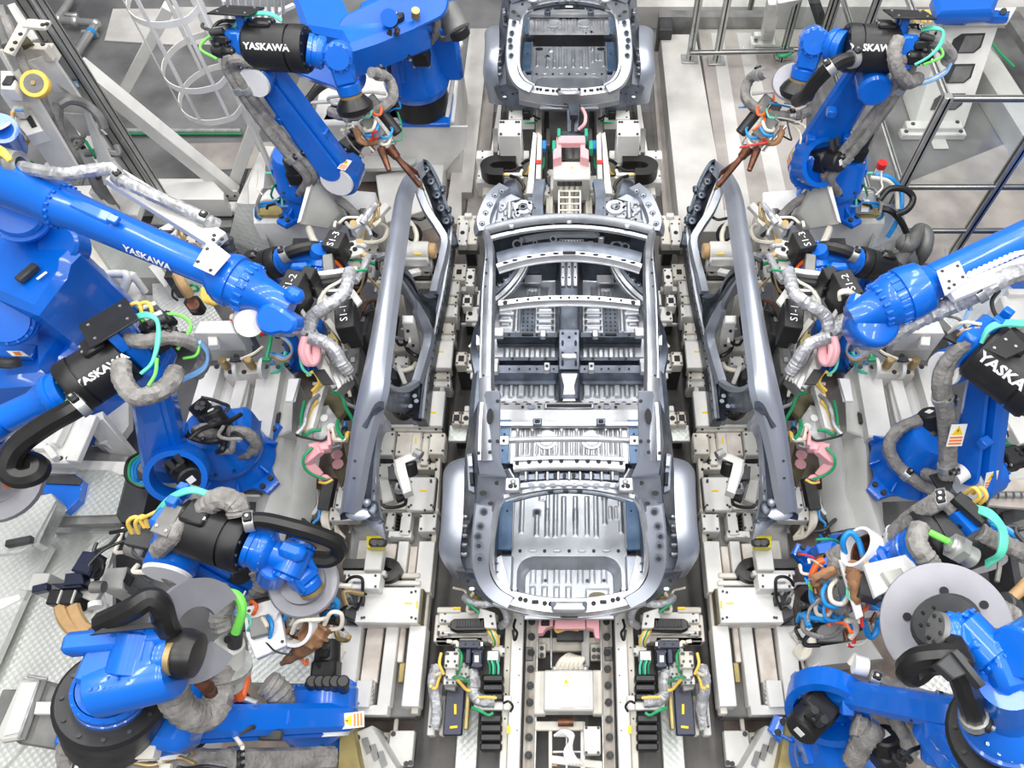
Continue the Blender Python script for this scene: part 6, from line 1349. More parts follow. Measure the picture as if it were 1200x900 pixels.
    mb = MB('olive'); mb.slab([(384, 520), (402, 520), (408, 545), (400, 572), (388, 545)], .8, .02, 'olive'); mb.bolts([(395, 533), (396, 544)], .81, .045, 'pink'); mb.build('base_plate', t)
def press(side):
    t = thing('press_unit', f'dark grey press unit with cream blocks between the {side} gripper and body panel', 'press', 'press units')
    for r in ((414, 352, 432, 394, .85, .4, 'dgrey'), (405, 400, 421, 442, .7, .4, 'mgrey'), (394, 446, 413, 474, .6, .3, 'dgrey'), (446, 301, 464, 318, .6, .3, 'cream'), (443, 320, 457, 331, .55, .2, 'white'), (440, 374, 452, 396, .6, .3, 'cream'), (437, 436, 450, 452, .55, .2, 'lgrey'), (424, 300, 440, 330, .6, .3, 'lgrey'), (430, 250, 446, 296, .5, .3, 'cream')):
        mb = MB('cream'); mb.bp(*r[:6], b=.012, m=r[6]); u0, v0, u1, v1, z = r[:5]; mb.bolts([(u0 + 3, v0 + 3), (u1 - 3, v0 + 3), (u0 + 3, v1 - 3), (u1 - 3, v1 - 3)], z + .003, .014); mb.bp(u0 + 5, (v0 + v1) / 2 - 3, u1 - 5, (v0 + v1) / 2 + 3, z + .02, .03, m='zinc'); mb.build('block', t)
    bundle(t, P(424, 350, .9), (.1, .35, .06), 8, ['rubber', 'brass', 'cwhite', 'copper', 'dgrey'], .014, 'cable', 44); bundle(t, P(404, 450, .75), (.14, .3, .06), 7, ['cwhite', 'rubber', 'zinc', 'silverwrap'], .014, 'cable', 45)
press('ladder-side'); SIDE = -1; press('fence-side'); SIDE = 1
gripper('gripper frame with black feeder boxes and pink hoses behind the ladder-side body panel', False); SIDE = -1
gripper('gripper frame with black feeder boxes and pink hoses behind the fence-side body panel', True); SIDE = 1
# ================================================================ conveyor line, rear end
def covers(mb, rows, m=None, b=.008):
    for r in rows:
        k = r[6] if len(r) > 6 else m
        mb.bp(*r[:6], b=b, m=k); w, h = r[2] - r[0], r[3] - r[1]
        if k in (None, 'white', 'cream', 'lgrey', 'dirty') and min(w, h) >= 8: mb.bolts([(r[0] + a * w, r[1] + c * h) for a in (.12, .88) for c in (.15, .85)], r[4], .010)
    return mb
t = thing('conveyor_rail', 'long white conveyor rail under the car tail, on the ladder side of the pit', 'conveyor rail', 'conveyor rails')
def rail(t):
    mb = MB('white'); p, q = P(603, 905, .42), P(614, 690, .42); mb.beam(V(-.38, .3, .36), V(-.38, 4.6, .36), .085, .12); mb.beam(V(-.45, .3, .33), V(-.45, 4.6, .33), .05, .1, m='cream')
    for k in range(9): mb.disc((-.45, .7 + .16 * k, .381), Z, .006); mb.disc((-.36, .62 + .18 * k, .421), Z, .005)
    mb.slab([(594, 850), (598, 850), (598, 860), (594, 860)], .44, .01, 'labely'); mb.build('girder', t)
    mb = MB('cream'); mb.beam(V(-.285, .3, .2), V(-.285, 4.6, .2), .10, .06, m='dirty'); mb.beam(V(-.33, .3, .22), V(-.33, 4.6, .22), .012, .1, m='dgrey'); mb.beam(V(-.235, .3, .27), V(-.235, 4.6, .27), .014, .16, m='zinc'); mb.build('guide', t)
    for k in range(14):
        mb = MB('dgrey'); q = V(-.285, .48 + .115 * k, .23); mb.cyl(q, q + Z * .03, .026, n=12); mb.bolt(q + Z * .03, .014, .012); mb.build('roller', t)
rail(t); SIDE = -1
t = thing('conveyor_rail', 'long white conveyor rail under the car tail, on the fence side of the pit', 'conveyor rail', 'conveyor rails'); rail(t); SIDE = 1
t = thing('lift_carrier', 'salmon pink carrier cross-piece in the pit directly below the rear bumper edge', 'carrier')
mb = MB('pink'); mb.beam(P(650, 732, .62), P(686, 732, .62), .07, .05); mb.slab([(632, 724), (648, 724), (648, 733), (640, 736), (636, 742), (630, 742)], .64, .10); mb.slab([(687, 724), (702, 724), (703, 748), (698, 748), (695, 737), (687, 735)], .64, .10); mb.box(P(639, 730, .65), (.06, .04, .02), b=.004, m='hole'); mb.build('cross_piece', t)
mb = MB('steelb'); mb.beam(P(610, 719, .66), P(652, 720, .66), .03, .02); mb.beam(P(682, 720, .66), P(724, 719, .66), .03, .02); mb.box(P(667, 720, .62), (.16, .04, .06), m='black'); mb.build('rest_bar', t)
mb = MB('zinc'); mb.beam(P(646, 738, .3), P(646, 784, .3), .018, .018); mb.build('tie_rod', t); mb = MB('lgrey'); mb.beam(P(686, 735, .28), P(686, 782, .28), .06, .03); mb.build('flat_bar', t)
mb = MB('brass'); mb.tube(PX([(650, 733, .5), (653, 740, .48), (664, 737, .46), (678, 738, .46)]), .012, 7, 'yellow'); mb.box(P(668, 742, .35), (.2, .12, .06), m='dgrey'); mb.build('cable', t)
mb = MB('mgrey'); mb.beam(P(630, 756, .2), P(704, 756, .2), .1, .06, m='cream'); mb.box(P(635, 763, .25), (.06, .1, .05), m='cream'); mb.box(P(698, 765, .25), (.08, .12, .05), m='cream'); mb.box(P(620, 767, .22), (.06, .1, .05), m='mgrey'); mb.box(P(713, 767, .22), (.06, .1, .05), m='mgrey')
for u, v in ((635, 760), (635, 768), (696, 762), (701, 762), (696, 770), (701, 770)): mb.bolt(P(u, v, .28), .016, .02)
mb.build('pit_frame', t)
t = thing('junction_box', 'pale grey junction box with a yellow triangle label in the pit behind the car tail', 'junction box', 'line junction boxes')
mb = MB('lgrey'); mb.bp(637, 785, 696, 833, .62, .22, .012, 'lgrey'); mb.bp(626, 786, 640, 837, .5, .14, .01, 'cream'); mb.bp(694, 785, 706, 837, .5, .14, .01, 'cream'); mb.bp(641, 788, 692, 829, .628, .02, .006, 'white'); mb.build('enclosure', t)
warn(t, P(663.5, 802, .632), X, Y, .045, False); mb = MB('label'); mb.slab([(656, 825), (674, 825), (674, 829), (656, 829)], .634, .004); mb.build('name_strip', t)
for k in range(6): hose(t, [(652 + 6 * k, 785, .55), (655 + 5 * k, 778, .6), (660 + 4.6 * k, 772, .62), (668 + 3 * k, 768 + k, .55), (674 + 2 * k, 776, .4)], .018, 'cwhite', 'cable')
for k in range(7):
    mb = MB('zinc'); mb.cyl(P(650 + 6 * k, 786, .56), P(650 + 6 * k, 781, .57), .022, n=10); mb.build('cable_gland', t)
t = thing('lift_table', 'ivory lifting frame with valves and clear hoses behind the pit junction box', 'lift')
mb = MB('cream'); mb.beam(P(627, 851, .35), P(684, 851, .35), .06, .05); mb.beam(P(645, 846, .35), P(645, 905, .3), .025, .03); mb.beam(P(683, 845, .32), P(683, 905, .3), .04, .03, m='zinc'); mb.beam(P(645, 890, .3), P(707, 897, .3), .05, .05)
for k in range(4): mb.slab([(646, 880 + 5 * k), (653, 880 + 5 * k), (653, 883 + 5 * k), (646, 883 + 5 * k)], .3, .02, 'hosetan')
mb.beam(P(664, 850, .32), P(664, 905, .32), .012, .012, m='plastic'); mb.beam(P(648, 881, .32), P(682, 881, .32), .012, .012, m='plastic'); mb.build('frame', t)
mb = MB('cream'); mb.bp(684, 851, 704, 884, .5, .12, .008); mb.bolts([(687, 853), (701, 853), (687, 882), (701, 882)], .5, .01); mb.build('valve_box', t); mb = MB('copper'); mb.cyl(P(654, 846, .4), P(672, 846, .4), .03, n=12); mb.build('actuator', t)
for k in range(5): hose(t, [(650 + 3 * k, 862, .36), (660 + 2 * k, 856 + 2 * k, .42), (672 - k, 862 + 3 * k, .4), (662 + 3 * k, 880 + 2 * k, .36), (666 + 4 * k, 895, .34)], .012, 'plastic', 'hose')
def rear_slide(side):
    t = thing('slide_unit', f'white slide unit with a short ribbed cable chain beside the {side} conveyor rail', 'slide unit', 'slide units at the car tail')
    mb = MB('cream'); covers(mb, [(509, 720, 583, 752, .40, .14), (512, 711, 540, 718, .46, .1), (514, 717, 578, 730, .44, .1, 'white'), (512, 732, 528, 745, .45, .06), (513, 739, 574, 743, .46, .04, 'white'), (510, 746, 566, 752, .40, .12, 'white'), (538, 748, 560, 754, .47, .08, 'lgrey')])
    mb.slab([(562, 712), (580, 718), (582, 736), (568, 736), (560, 726)], .58, .05, 'white'); mb.slab([(531, 711), (540, 711), (540, 714), (531, 714)], .47, .01, 'labely'); mb.bolts([(575, 722), (577, 731), (518, 727), (519, 742), (514, 741)], .585, .01); mb.slab([(570, 738), (586, 744), (583, 758), (572, 752)], .44, .05, 'white'); mb.cyl(P(582, 738, .38), P(582, 738, .4), .05, n=18, m='hole'); mb.build('carriage', t)
    mb = MB('rubber'); mb.slab([(528, 728), (532, 725), (568, 724), (569, 738), (534, 739), (527, 736)], .58, .10)
    for k in range(11): mb.slab([(534 + 3 * k, 726), (536 + 3 * k, 726), (536 + 3 * k, 735), (534 + 3 * k, 735)], .592, .02, 'dgrey')
    mb.build('cable_chain', t, 'black ribbed cable chain')
    for k, m in enumerate(('yellow', 'green', 'cwhite', 'yellow')): hose(t, [(570 + 2 * k, 738, .5), (574 + 2 * k, 742, .54), (578 + 2 * k, 750, .5), (578 + 2 * k, 756, .44)], .012, m, 'cable', n=7)
    hose(t, [(545, 700, .55), (552, 706, .6), (566, 708, .6), (582, 706, .6), (592, 715, .56), (594, 728, .5), (586, 734, .45)], .035, 'silverwrap', 'hose_sleeve', wr=.12); hose(t, [(546, 705, .6), (554, 712, .62), (562, 718, .62)], .012, 'green', 'cable'); bundle(t, P(560, 704, .5), (.14, .06, .06), 6, ['brass', 'cwhite', 'green', 'yellow'], .011, 'cable', 51)
    t = thing('tail_locator', f'white rear locator on a navy bracket with a long navy cover, {side} of the pit', 'locator', 'rear locators')
    covers(MB('navy'), [(553, 760, 565, 783, .58, .10)]).build('bracket', t); mb = MB('navy'); covers(mb, [(531, 750, 566, 760, .62, .10), (545, 759, 552, 778, .60, .1)]); mb.bolts([(536, 754), (545, 754), (555, 754), (562, 754)], .625, .008, 'black'); mb.slab([(556, 768), (561, 768), (561, 776), (556, 776)], .585, .004, 'label'); mb.slab([(563, 752), (566, 752), (566, 757), (563, 757)], .63, .012, 'plastic'); mb.build('bracket', t)
    mb = MB('cream'); covers(mb, [(521, 763, 537, 783, .72, .22), (522, 780, 534, 796, .66, .2, 'lgrey'), (519, 792, 535, 803, .6, .16, 'zinc'),]); covers(MB('lgrey'), [(536, 776, 549, 797, .55, .1)]).build('side_block', t); covers(MB('white'), [(510, 800, 516, 855, .40, .1)]).build('side_rail', t); mb.bolts([(525, 766), (533, 766), (525, 775), (533, 775), (524, 800), (531, 800), (541, 781), (546, 781), (541, 790), (546, 790)], .725, .009); mb.slab([(518, 796), (536, 796), (533, 810), (521, 808)], .56, .08, 'mgrey'); mb.build('locator_block', t)
    mb = MB('navy'); mb.bp(521, 802, 543, 862, .48, .05, .008); mb.slab([(532, 825), (535, 825), (535, 837), (532, 837)], .487, .008, 'labely'); mb.slab([(527, 851), (536, 850), (536, 853), (527, 854)], .487, .008, 'labely'); mb.bp(545, 797, 550, 855, .46, .05, .006, 'gold'); mb.build('slide_cover', t, 'navy slide cover')
    mb = MB('lgrey'); covers(mb, [(503, 790, 512, 862, .34, .12, 'white'), (516, 815, 521, 862, .34, .12, 'cream')]); mb.build('slide_base', t)
    hose(t, [(553, 785, .5), (556, 800, .5), (555, 812, .48), (562, 820, .46), (580, 822, .46)], .05, 'silverwrap', 'hose_sleeve', wr=.14); hose(t, [(512, 780, .5), (508, 800, .5), (512, 830, .44), (510, 850, .4)], .05, 'silverwrap', 'hose_sleeve', wr=.14)
    hose(t, [(538, 762, .62), (541, 770, .66), (538, 785, .64), (534, 790, .6)], .012, 'green', 'cable', n=7); hose(t, [(517, 765, .7), (515, 778, .7), (520, 790, .66)], .012, 'yellow', 'cable', n=7); bundle(t, P(530, 780, .6), (.1, .12, .06), 6, ['cwhite', 'yellow', 'green', 'rubber'], .011, 'cable', 53)
    t = thing('cable_carrier', f'black stacked cable carrier beside the {side} conveyor rail', 'cable carrier', 'black cable carriers')
    mb = MB('rubber')
    for k in range(3): mb.bp(565, 790 + 11 * k, 590, 799 + 11 * k, .5 - .01 * k, .12, .012, 'black')
    mb.build('upper_links', t)
    mb = MB('rubber')
    for k in range(4): mb.bp(562, 837 + 11 * k, 588, 847 + 11 * k, .46 - .01 * k, .12, .012, 'black')
    mb.build('lower_links', t)
    mb = MB('white'); mb.bp(555, 822, 590, 832, .44, .06); mb.bp(590, 815, 599, 832, .48, .06); mb.build('carrier_arm', t)
    for k in range(6): hose(t, [(574 + 2 * k, 790, .46), (574 + 2 * k, 780, .5), (572 + 2 * k, 774, .52)], .010, ['green', 'dgrey', 'teal'][k % 3], 'cable', n=7)
    for k in range(2): hose(t, [(553, 829 + k, .5), (562, 832 + k, .52), (572, 838, .5), (578, 836 - k, .5)], .011, 'green', 'cable', n=7)
    hose(t, [(560, 817, .52), (572, 817, .53), (582, 818, .52)], .011, 'yellow', 'cable', n=7); mb = MB('lgrey'); covers(mb, [(570, 762, 585, 775, .5, .08, 'zinc'), (576, 756, 592, 768, .42, .06, 'white')]); mb.build('terminal_strip', t)
    hose(t, [(604, 726, .5), (602, 735, .52), (606, 742, .52), (603, 750, .5), (601, 738, .5)], .012, 'rubber', 'cable', n=7); hose(t, [(590, 824, .52), (596, 822, .54), (601, 828, .52), (598, 834, .5)], .010, 'rubber', 'cable', n=7)
rear_slide('ladder-side'); SIDE = -1; rear_slide('fence-side'); SIDE = 1
mb = MB('tread'); mb.bp(535, 830, 560, 905, .06, .05); mb.flip; o = solo('tread_strip', 'narrow tread plate strip beside the ladder-side black cable carrier', 'floor plate', mb, 'narrow tread strips'); SIDE = -1
mb = MB('tread'); mb.bp(535, 775, 560, 905, .06, .05); solo('tread_strip', 'narrow tread plate strip beside the fence-side black cable carrier', 'floor plate', mb, 'narrow tread strips'); SIDE = 1
# ================================================================ line ahead of the car
t = thing('fork_carrier', 'salmon pink and jade green carrier fork ahead of the car, below the farther body', 'carrier')
mb = MB('pink'); mb.beam(P(654, 166, .85), P(686, 166, .85), .11, .07); 
for s_ in (0, 1):
    f = (lambda u: u) if s_ == 0 else (lambda u: 1338 - u)
    pts = [(652, 160), (658, 160), (658, 183), (648, 186), (648, 176), (652, 174)]; mb.prism([P(f(u), v, .86) for u, v in pts], (0, 0, -.12), 'pink', .008)
mb.build('fork', t)
mb = MB('pgreen'); mb.bp(653, 150, 657, 159, .9, .12); mb.bp(685, 150, 689, 159, .9, .12); mb.bp(647, 164, 652, 175, .82, .1); mb.bp(690, 164, 695, 174, .82, .1); mb.build('green_clamp', t, 'jade green clamps')
mb = MB('steelk'); mb.beam(P(667, 128, .95), P(667, 156, .78), .05, .05); mb.beam(P(677, 122, .95), P(675, 156, .78), .05, .05); mb.beam(P(657, 158, .8), P(684, 158, .8), .06, .05); mb.prism([P(u, v, .98) for u, v in ((665, 118), (679, 118), (677, 135), (668, 135))], (0, 0, -.05), 'steelk'); mb.build('push_rod', t)
hose(t, [(682, 127, .9), (686, 135, .92), (685, 145, .9), (678, 152, .85)], .018, 'pink', 'hose'); mb = MB('mgrey'); mb.cyl(P(668, 175, .6), P(668, 190, .6), .05, n=14); mb.cyl(P(676, 175, .6), P(676, 190, .6), .05, n=14); mb.bp(655, 172, 684, 188, .45, .1, m='black'); mb.build('cylinder_pair', t)
t = thing('junction_box', 'grey junction box with a small yellow triangle ahead of the car cowl', 'junction box', 'line junction boxes')
mb = MB('lgrey'); mb.bp(648, 189, 692, 210, .75, .3, .01, 'lgrey'); mb.bp(645, 205, 700, 222, .55, .2, .01, 'white'); mb.build('enclosure', t); warn(t, P(670, 198, .753), X, Y, .05, False)
for k in range(4):
    mb = MB('dgrey'); mb.cyl(P(657 + 7 * k, 212, .72), P(657 + 7 * k, 217, .68), .035, n=12); mb.build('cable_gland', t); hose(t, [(657 + 7 * k, 216, .7), (658 + 6 * k, 224, .6), (660 + 5 * k, 238, .45), (660 + 5 * k, 255, .4)], .02, 'cwhite', 'cable')
mb = MB('white')
for k in range(3): mb.beam(P(655 + 12.5 * k, 222, .62), P(655 + 12.5 * k, 256, .62), .02, .02)
for k in range(5): mb.beam(P(655, 224 + 7.5 * k, .63), P(680, 224 + 7.5 * k, .63), .02, .02)
solo('cable_ladder', 'white open cable ladder running from the grey junction box to the cowl', 'cable ladder', mb)
def front_side(side):
    t = thing('transfer_unit', f'white box with a U-shaped black cable chain ahead of the car, {side}', 'transfer unit', 'transfer units ahead of the car')
    mb = MB('lgrey'); mb.bp(584, 140, 611, 159, .95, .5, .01, 'white'); mb.prism([P(u, v, z) for u, v, z in ((584, 160, .93), (611, 160, .93), (611, 181, .6), (585, 181, .6))], (0, .12, -.1), 'lgrey'); mb.bolts([(587, 143), (590, 143), (605, 143), (608, 143), (587, 157), (608, 157)], .955, .014); mb.build('housing', t)
    mb = MB('white'); covers(mb, [(558, 176, 620, 186, .5, .2), (558, 209, 612, 214, .45, .2, 'lgrey'), (560, 186, 570, 210, .35, .1), (596, 129, 626, 139, .6, .15, 'white'), (566, 214, 620, 228, .38, .2, 'cream'), (600, 190, 622, 215, .3, .1, 'cream')]); mb.slab([(574, 52), (588, 95), (575, 178), (583, 178), (590, 100), (582, 52)], .2, .1); mb.build('frame', t)
    mb = MB('rubber'); mb.sweep(PX([(605, 191, .62), (590, 191, .62), (576, 193, .62), (569, 199, .62), (575, 206, .62), (590, 207, .62)]), [(-.05, -.07), (-.05, .07), (.05, .07), (.05, -.07)], m='rubber', sub=6); mb.build('cable_chain', t, 'black U-shaped cable chain')
    mb = MB('white'); mb.prism([P(u, v, .8) for u, v in ((625, 154), (629, 156), (625, 226), (617, 226))], (0, 0, -.5), 'white', .008); mb.prism([P(u, v, .8) for u, v in ((630, 154), (635, 158), (633, 226), (627, 226))], (0, 0, -.3), 'lgrey', .008); mb.slab([(627, 187), (634, 187), (634, 191), (627, 191)], .82, .02, 'red'); mb.build('guide_post', t)
    mb = MB('dgrey'); mb.bp(612, 126, 621, 132, .7, .1, m='black'); mb.bp(597, 181, 601, 185, .55, .04, m='red'); mb.slab([(577, 150), (583, 150), (583, 178), (578, 178)], .6, .05, 'mgrey'); mb.bp(590, 202, 612, 205, .6, .05, m='plastic'); mb.bp(606, 188, 614, 194, .6, .08, m='zinc'); mb.build('fittings', t)
    hose(t, [(612, 192, .62), (618, 188, .68), (624, 186, .7), (627, 192, .68)], .018, 'rubber', 'cable'); hose(t, [(598, 206, .6), (608, 210, .62), (614, 220, .6), (606, 228, .55)], .018, 'rubber', 'cable'); bundle(t, P(612, 200, .55), (.18, .1, .05), 8, ['rubber', 'yellow', 'cwhite', 'zinc', 'green'], .013, 'cable', 61); bundle(t, P(626, 138, .55), (.08, .12, .05), 5, ['rubber', 'green', 'orange', 'cwhite'], .012, 'cable', 62)
    t = thing('roller_track', f'white roller track ahead of the car under the farther body, {side}', 'conveyor track', 'front roller tracks')
    mb = MB('white'); covers(mb, [(636, 130, 642, 256, .35, .2, 'dgrey'), (628, 128, 635, 160, .4, .2, 'cream'), (636, 216, 644, 228, .5, .2), (640, 150, 645, 170, .4, .1, 'mgrey'), (629, 222, 636, 258, .4, .2, 'lgrey'), (645, 220, 650, 260, .3, .1, 'cream'), (641, 198, 650, 206, .45, .2)]); mb.bp(635, 164, 640, 174, .6, .06, m='cyan'); mb.bp(637, 213, 640, 219, .56, .05, m='cyan'); mb.build('track', t); mb = MB('white'); mb.bp(640, 226, 648, 250, .45, .1, m='cream'); mb.build('stop_block', t)
front_side('ladder-side'); SIDE = -1; front_side('fence-side'); SIDE = 1
# ================================================================ side fixtures (left survey, mirrored to the right)
def fixtures(side):
    W = 'white'
    # ---- long bed with covers along the car
    t = thing('fixture_bed', f'long white fixture bed with bolted covers under the {side} side panel', 'fixture bed', 'fixture beds')
    mb = MB('mgrey'); mb.prism([P(u, v, .30) for u, v in ((440, 300), (524, 300), (534, 325), (508, 520), (500, 640), (486, 840), (400, 840), (412, 600))], (0, 0, -.22), 'mgrey', .01)
    mb.beam(P(519, 452, .36), P(509, 640, .36), .04, .10, m='cream'); mb.beam(P(507, 640, .36), P(487, 838, .36), .05, .12, m='cream')
    for k in range(16): mb.disc(P(518 - k * .9, 462 + 11 * k, .415), Z, .012); 
    mb.build('bed', t)
    C = lambda n, rows, m='white', lab=None: covers(MB(m), rows).build(n, t, lab)
    for r in ((524, 329, 538, 346, .50, .2), (522, 347, 536, 356, .48, .2, 'cream'), (519, 357, 536, 371, .52, .22), (517, 378, 532, 391, .46, .18, 'cream'), (514, 391, 533, 399, .44, .16), (508, 436, 527, 444, .46, .18, 'cream'), (505, 445, 528, 453, .42, .2), (444, 505, 462, 533, .50, .18, 'lgrey'), (464, 506, 494, 534, .46, .1, 'dirty'), (503, 507, 521, 532, .50, .18, 'cream'), (452, 600, 462, 622, .44, .14, 'lgrey'), (469, 600, 481, 627, .46, .14), (491, 602, 511, 623, .48, .18)):
        C('cover', [r])
    mb = MB('white'); mb.bp(510, 400, 530, 431, .56, .05, .006); mb.bp(527, 402, 531, 430, .5, .2, .004, 'dgrey'); covers(mb, [(508, 398, 530, 432, .50, .14, 'cream')]); mb.slab([(514, 411), (520, 411), (520, 412.5), (514, 412.5)], .565, .008, 'labely'); mb.build('wide_cover', t)
    mb = MB('white'); mb.bp(502, 458, 520, 499, .56, .05, .006); mb.bp(519, 466, 522, 503, .5, .2, .004, 'dgrey'); covers(mb, [(450, 497, 520, 500, .50, .14), (450, 500, 520, 505, .46, .14, 'cream')]); mb.slab([(504, 482), (511, 482), (511, 484), (504, 484)], .565, .008, 'labely'); mb.bolts([(460, 503), (492, 502), (511, 503)], .465, .012); mb.build('wide_cover', t)
    mb = MB('white'); covers(mb, [(443, 542, 512, 550, .40, .12, 'cream'), (446, 595, 514, 600, .42, .14, 'cream'), (478, 559, 509, 598, .50, .06), (443, 543, 462, 560, .46, .14, 'lgrey'), (440, 560, 480, 597, .46, .06, 'cream')]); mb.bp(508, 560, 511, 597, .46, .16, .004, 'dgrey'); mb.slab([(492, 574), (500, 574), (500, 576), (492, 576)], .505, .006, 'labely'); mb.bolts([(505, 563), (508, 594), (479, 594), (447, 598), (498, 598)], .505, .010); mb.build('base_plate', t)
    mb = MB('dirty'); mb.bp(482, 507, 493, 532, .48, .14, m='cream'); mb.slab([(486, 513), (488, 513), (488, 519), (486, 519)], .485, .006, 'labely'); mb.build('strip', t)
    C('strip', [(494, 507, 503, 545, .44, .06, 'cream')]); C('chain_end', [(441, 534, 460, 542, .42, .1, 'rubber')])
    mb = MB('white'); mb.bp(455, 622, 482, 630, .44, .12); mb.slab([(458, 628), (472, 627), (472, 629), (458, 630)], .45, .01, 'zinc'); mb.build('strip', t)
    mb = MB('rubber'); covers(mb, [(462, 602, 468, 620, .36, .06, 'dgrey')])
    for k in range(5): mb.bp(463, 602 + 4 * k, 467, 604 + 4 * k, .40, .06, m='black')
    mb.build('short_chain', t)
    # ---- rear half: long rails and covers
    t2 = thing('slide_bed', f'white slide bed with parallel rails beside the {side} rear wheel arch', 'slide bed', 'rear slide beds')
    for r in ((418, 633, 431, 668, .44, .12, 'cream'), (447, 637, 464, 655, .42, .1, 'dirty'), (465, 634, 477, 674, .46, .14, 'white'), (478, 640, 487, 692, .42, .06, 'dirty'), (488, 634, 507, 694, .48, .18, 'white'), (475, 733, 495, 828, .48, .18, 'white'), (447, 733, 462, 828, .44, .12, 'white'), (426, 733, 446, 800, .40, .06, 'dirty'), (467, 733, 474, 776, .40, .06, 'dirty'), (467, 776, 474, 800, .38, .04, 'gold'), (414, 826, 454, 838, .44, .12, 'white')):
        mb = MB('white'); mb.bp(*r[:6], m=r[6]); mb.build('rail_cover', t2)
    mb = MB('white'); mb.prism([P(u, v, .46) for u, v in ((402, 733), (424, 733), (413, 830), (393, 828))], (0, 0, -.16), 'white', .008); mb.build('rail_cover', t2)
    mb = MB('white'); covers(mb, [(418, 688, 491, 730, .60, .06), (420, 690, 494, 732, .52, .12, 'cream')]); mb.bp(490, 690, 495, 730, .55, .2, .004, 'olive'); mb.slab([(474, 706), (483, 706), (483, 708), (474, 708)], .605, .006, 'labely'); mb.slab([(488, 704), (490, 704), (489, 713), (487, 713)], .605, .006, 'labely'); mb.bolts([(487, 693), (487, 725), (424, 724)], .605, .009); mb.build('main_cover', t2)
    mb = MB('cream'); covers(mb, [(446, 671, 492, 677, .50, .05), (446, 680, 493, 686, .50, .05, 'white'), (450, 676, 490, 681, .42, .04, 'dirty')]); mb.build('guide_rail', t2)
    mb = MB('white'); mb.bp(416, 797, 434, 829, .48, .12); mb.bp(433, 797, 438, 828, .42, .1, m='lgrey')
    for k in range(6): mb.bolt(P(436, 799 + 5 * k, .43), .014, .02, Z, 'zinc')
    mb.build('limit_box', t2)
    mb = MB('mgrey'); mb.prism([P(u, v, .28) for u, v in ((410, 630), (510, 630), (490, 838), (393, 838))], (0, 0, -.18), 'mgrey', .008); mb.build('bed', t2)
    # ---- tail clamp with yellow pad
    t3 = thing('tail_clamp', f'white clamp carriage with a yellow pad and black cable chain under the {side} panel tail', 'clamp', 'tail clamps')
    mb = MB('white'); covers(mb, [(404, 672, 445, 690, .74, .16), (402, 668, 452, 674, .66, .1, 'lgrey')]); mb.prism([P(u, v, .72) for u, v in ((429, 642), (450, 642), (446, 668), (426, 668))], (0, 0, -.1), 'lgrey', .008); mb.build('carriage', t3)
    mb = MB('ylw'); mb.slab([(429, 628), (444, 627), (451, 632), (450, 642), (430, 642)], .80, .06); mb.build('pad', t3, 'yellow pad'); mb = MB('dgrey'); mb.box(P(443, 636, .83), (.13, .06, .05), b=.015); mb.cyl(P(439, 636, .83), P(439, 636, .88), .022, n=12); mb.cyl(P(446, 636, .83), P(446, 636, .88), .022, n=12); mb.build('pin_block', t3)
    mb = MB('rubber'); mb.sweep(PX([(404, 663, .52), (430, 663, .52), (452, 661, .52), (464, 665, .52), (466, 672, .52), (458, 678, .52), (446, 678, .52)]), [(-.035, -.06), (-.035, .06), (.035, .06), (.035, -.06)], m='rubber', sub=6)
    mb.build('cable_chain', t3, 'black cable chain')
    hose(t3, [(404, 692, .7), (406, 682, .76), (414, 676, .8), (424, 678, .8), (425, 690, .76), (424, 702, .7), (418, 715, .66)], .014, 'rubber', 'cable'); bundle(t3, P(418, 696, .68), (.14, .05, .04), 6, ['dgrey', 'zinc', 'rubber'], .012, 'cable', 71)
    mb = MB('dgrey'); mb.prism([P(u, v, .6) for u, v in ((404, 706), (420, 714), (416, 728), (402, 722))], (0, 0, -.2), 'dgrey', .01); mb.prism([P(u, v, .66) for u, v in ((402, 696), (408, 692), (412, 706), (405, 712))], (0, 0, -.1), 'lgrey', .006); mb.build('chain_bracket', t3)
    # ---- goose-neck clamp arms
    for nm, pts, blk, lab in (('rear', [(460, 534), (481, 532), (470, 536), (462, 545), (478, 580)], (476, 537, 485, 556), f'white goose-neck clamp with a black cylinder, {side}, level with the rear seat floor'), ('front', None, None, f'white slanted locating post with hose, {side}, behind the centre pillar of the panel')):
        t4 = thing('clamp_arm', lab, 'clamp', 'goose-neck clamp arms')
        if pts:
            mb = MB('white'); mb.prism([P(u, v, 1.0) for u, v in ((461, 538), (478, 530), (488, 530), (490, 535), (474, 540), (474, 550), (482, 574), (472, 578), (462, 552))], (0, 0, -.12), 'white', .015); mb.cyl(P(486, 530, 1.0), P(494, 534, 1.0), .035, n=14, m='zinc'); mb.build('arm', t4)
            mb = MB('black'); mb.cyl(P(479, 540, .95), P(482, 556, .85), .055, n=16, ch=.01); mb.build('cylinder', t4, 'black cylinder'); mb = MB('dgrey'); mb.slab([(454, 546), (464, 546), (466, 562), (455, 562)], .72, .1, 'dgrey'); mb.build('motor', t4); mb = MB('black'); mb.prism([P(u, v, .7) for u, v in ((457, 562), (464, 562), (474, 582), (464, 586))], (0, 0, -.08), 'black', .01); mb.build('rod_cover', t4, 'black rod cover')
            mb = MB('cream'); mb.prism([P(u, v, .62) for u, v in ((444, 562), (455, 560), (462, 585), (448, 590))], (0, 0, -.1), 'lgrey', .01); mb.build('foot', t4); mb = MB('zinc'); mb.box(P(472, 572, .78), (.12, .08, .08), b=.015, m='zinc'); mb.bolts([(469, 570), (473, 574), (477, 571)], .825, .02); mb.build('clevis', t4)
            hose(t4, [(443, 585, .6), (452, 594, .6), (466, 594, .6), (475, 590, .62), (475, 580, .66)], .016, 'rubber', 'cable')
        else:
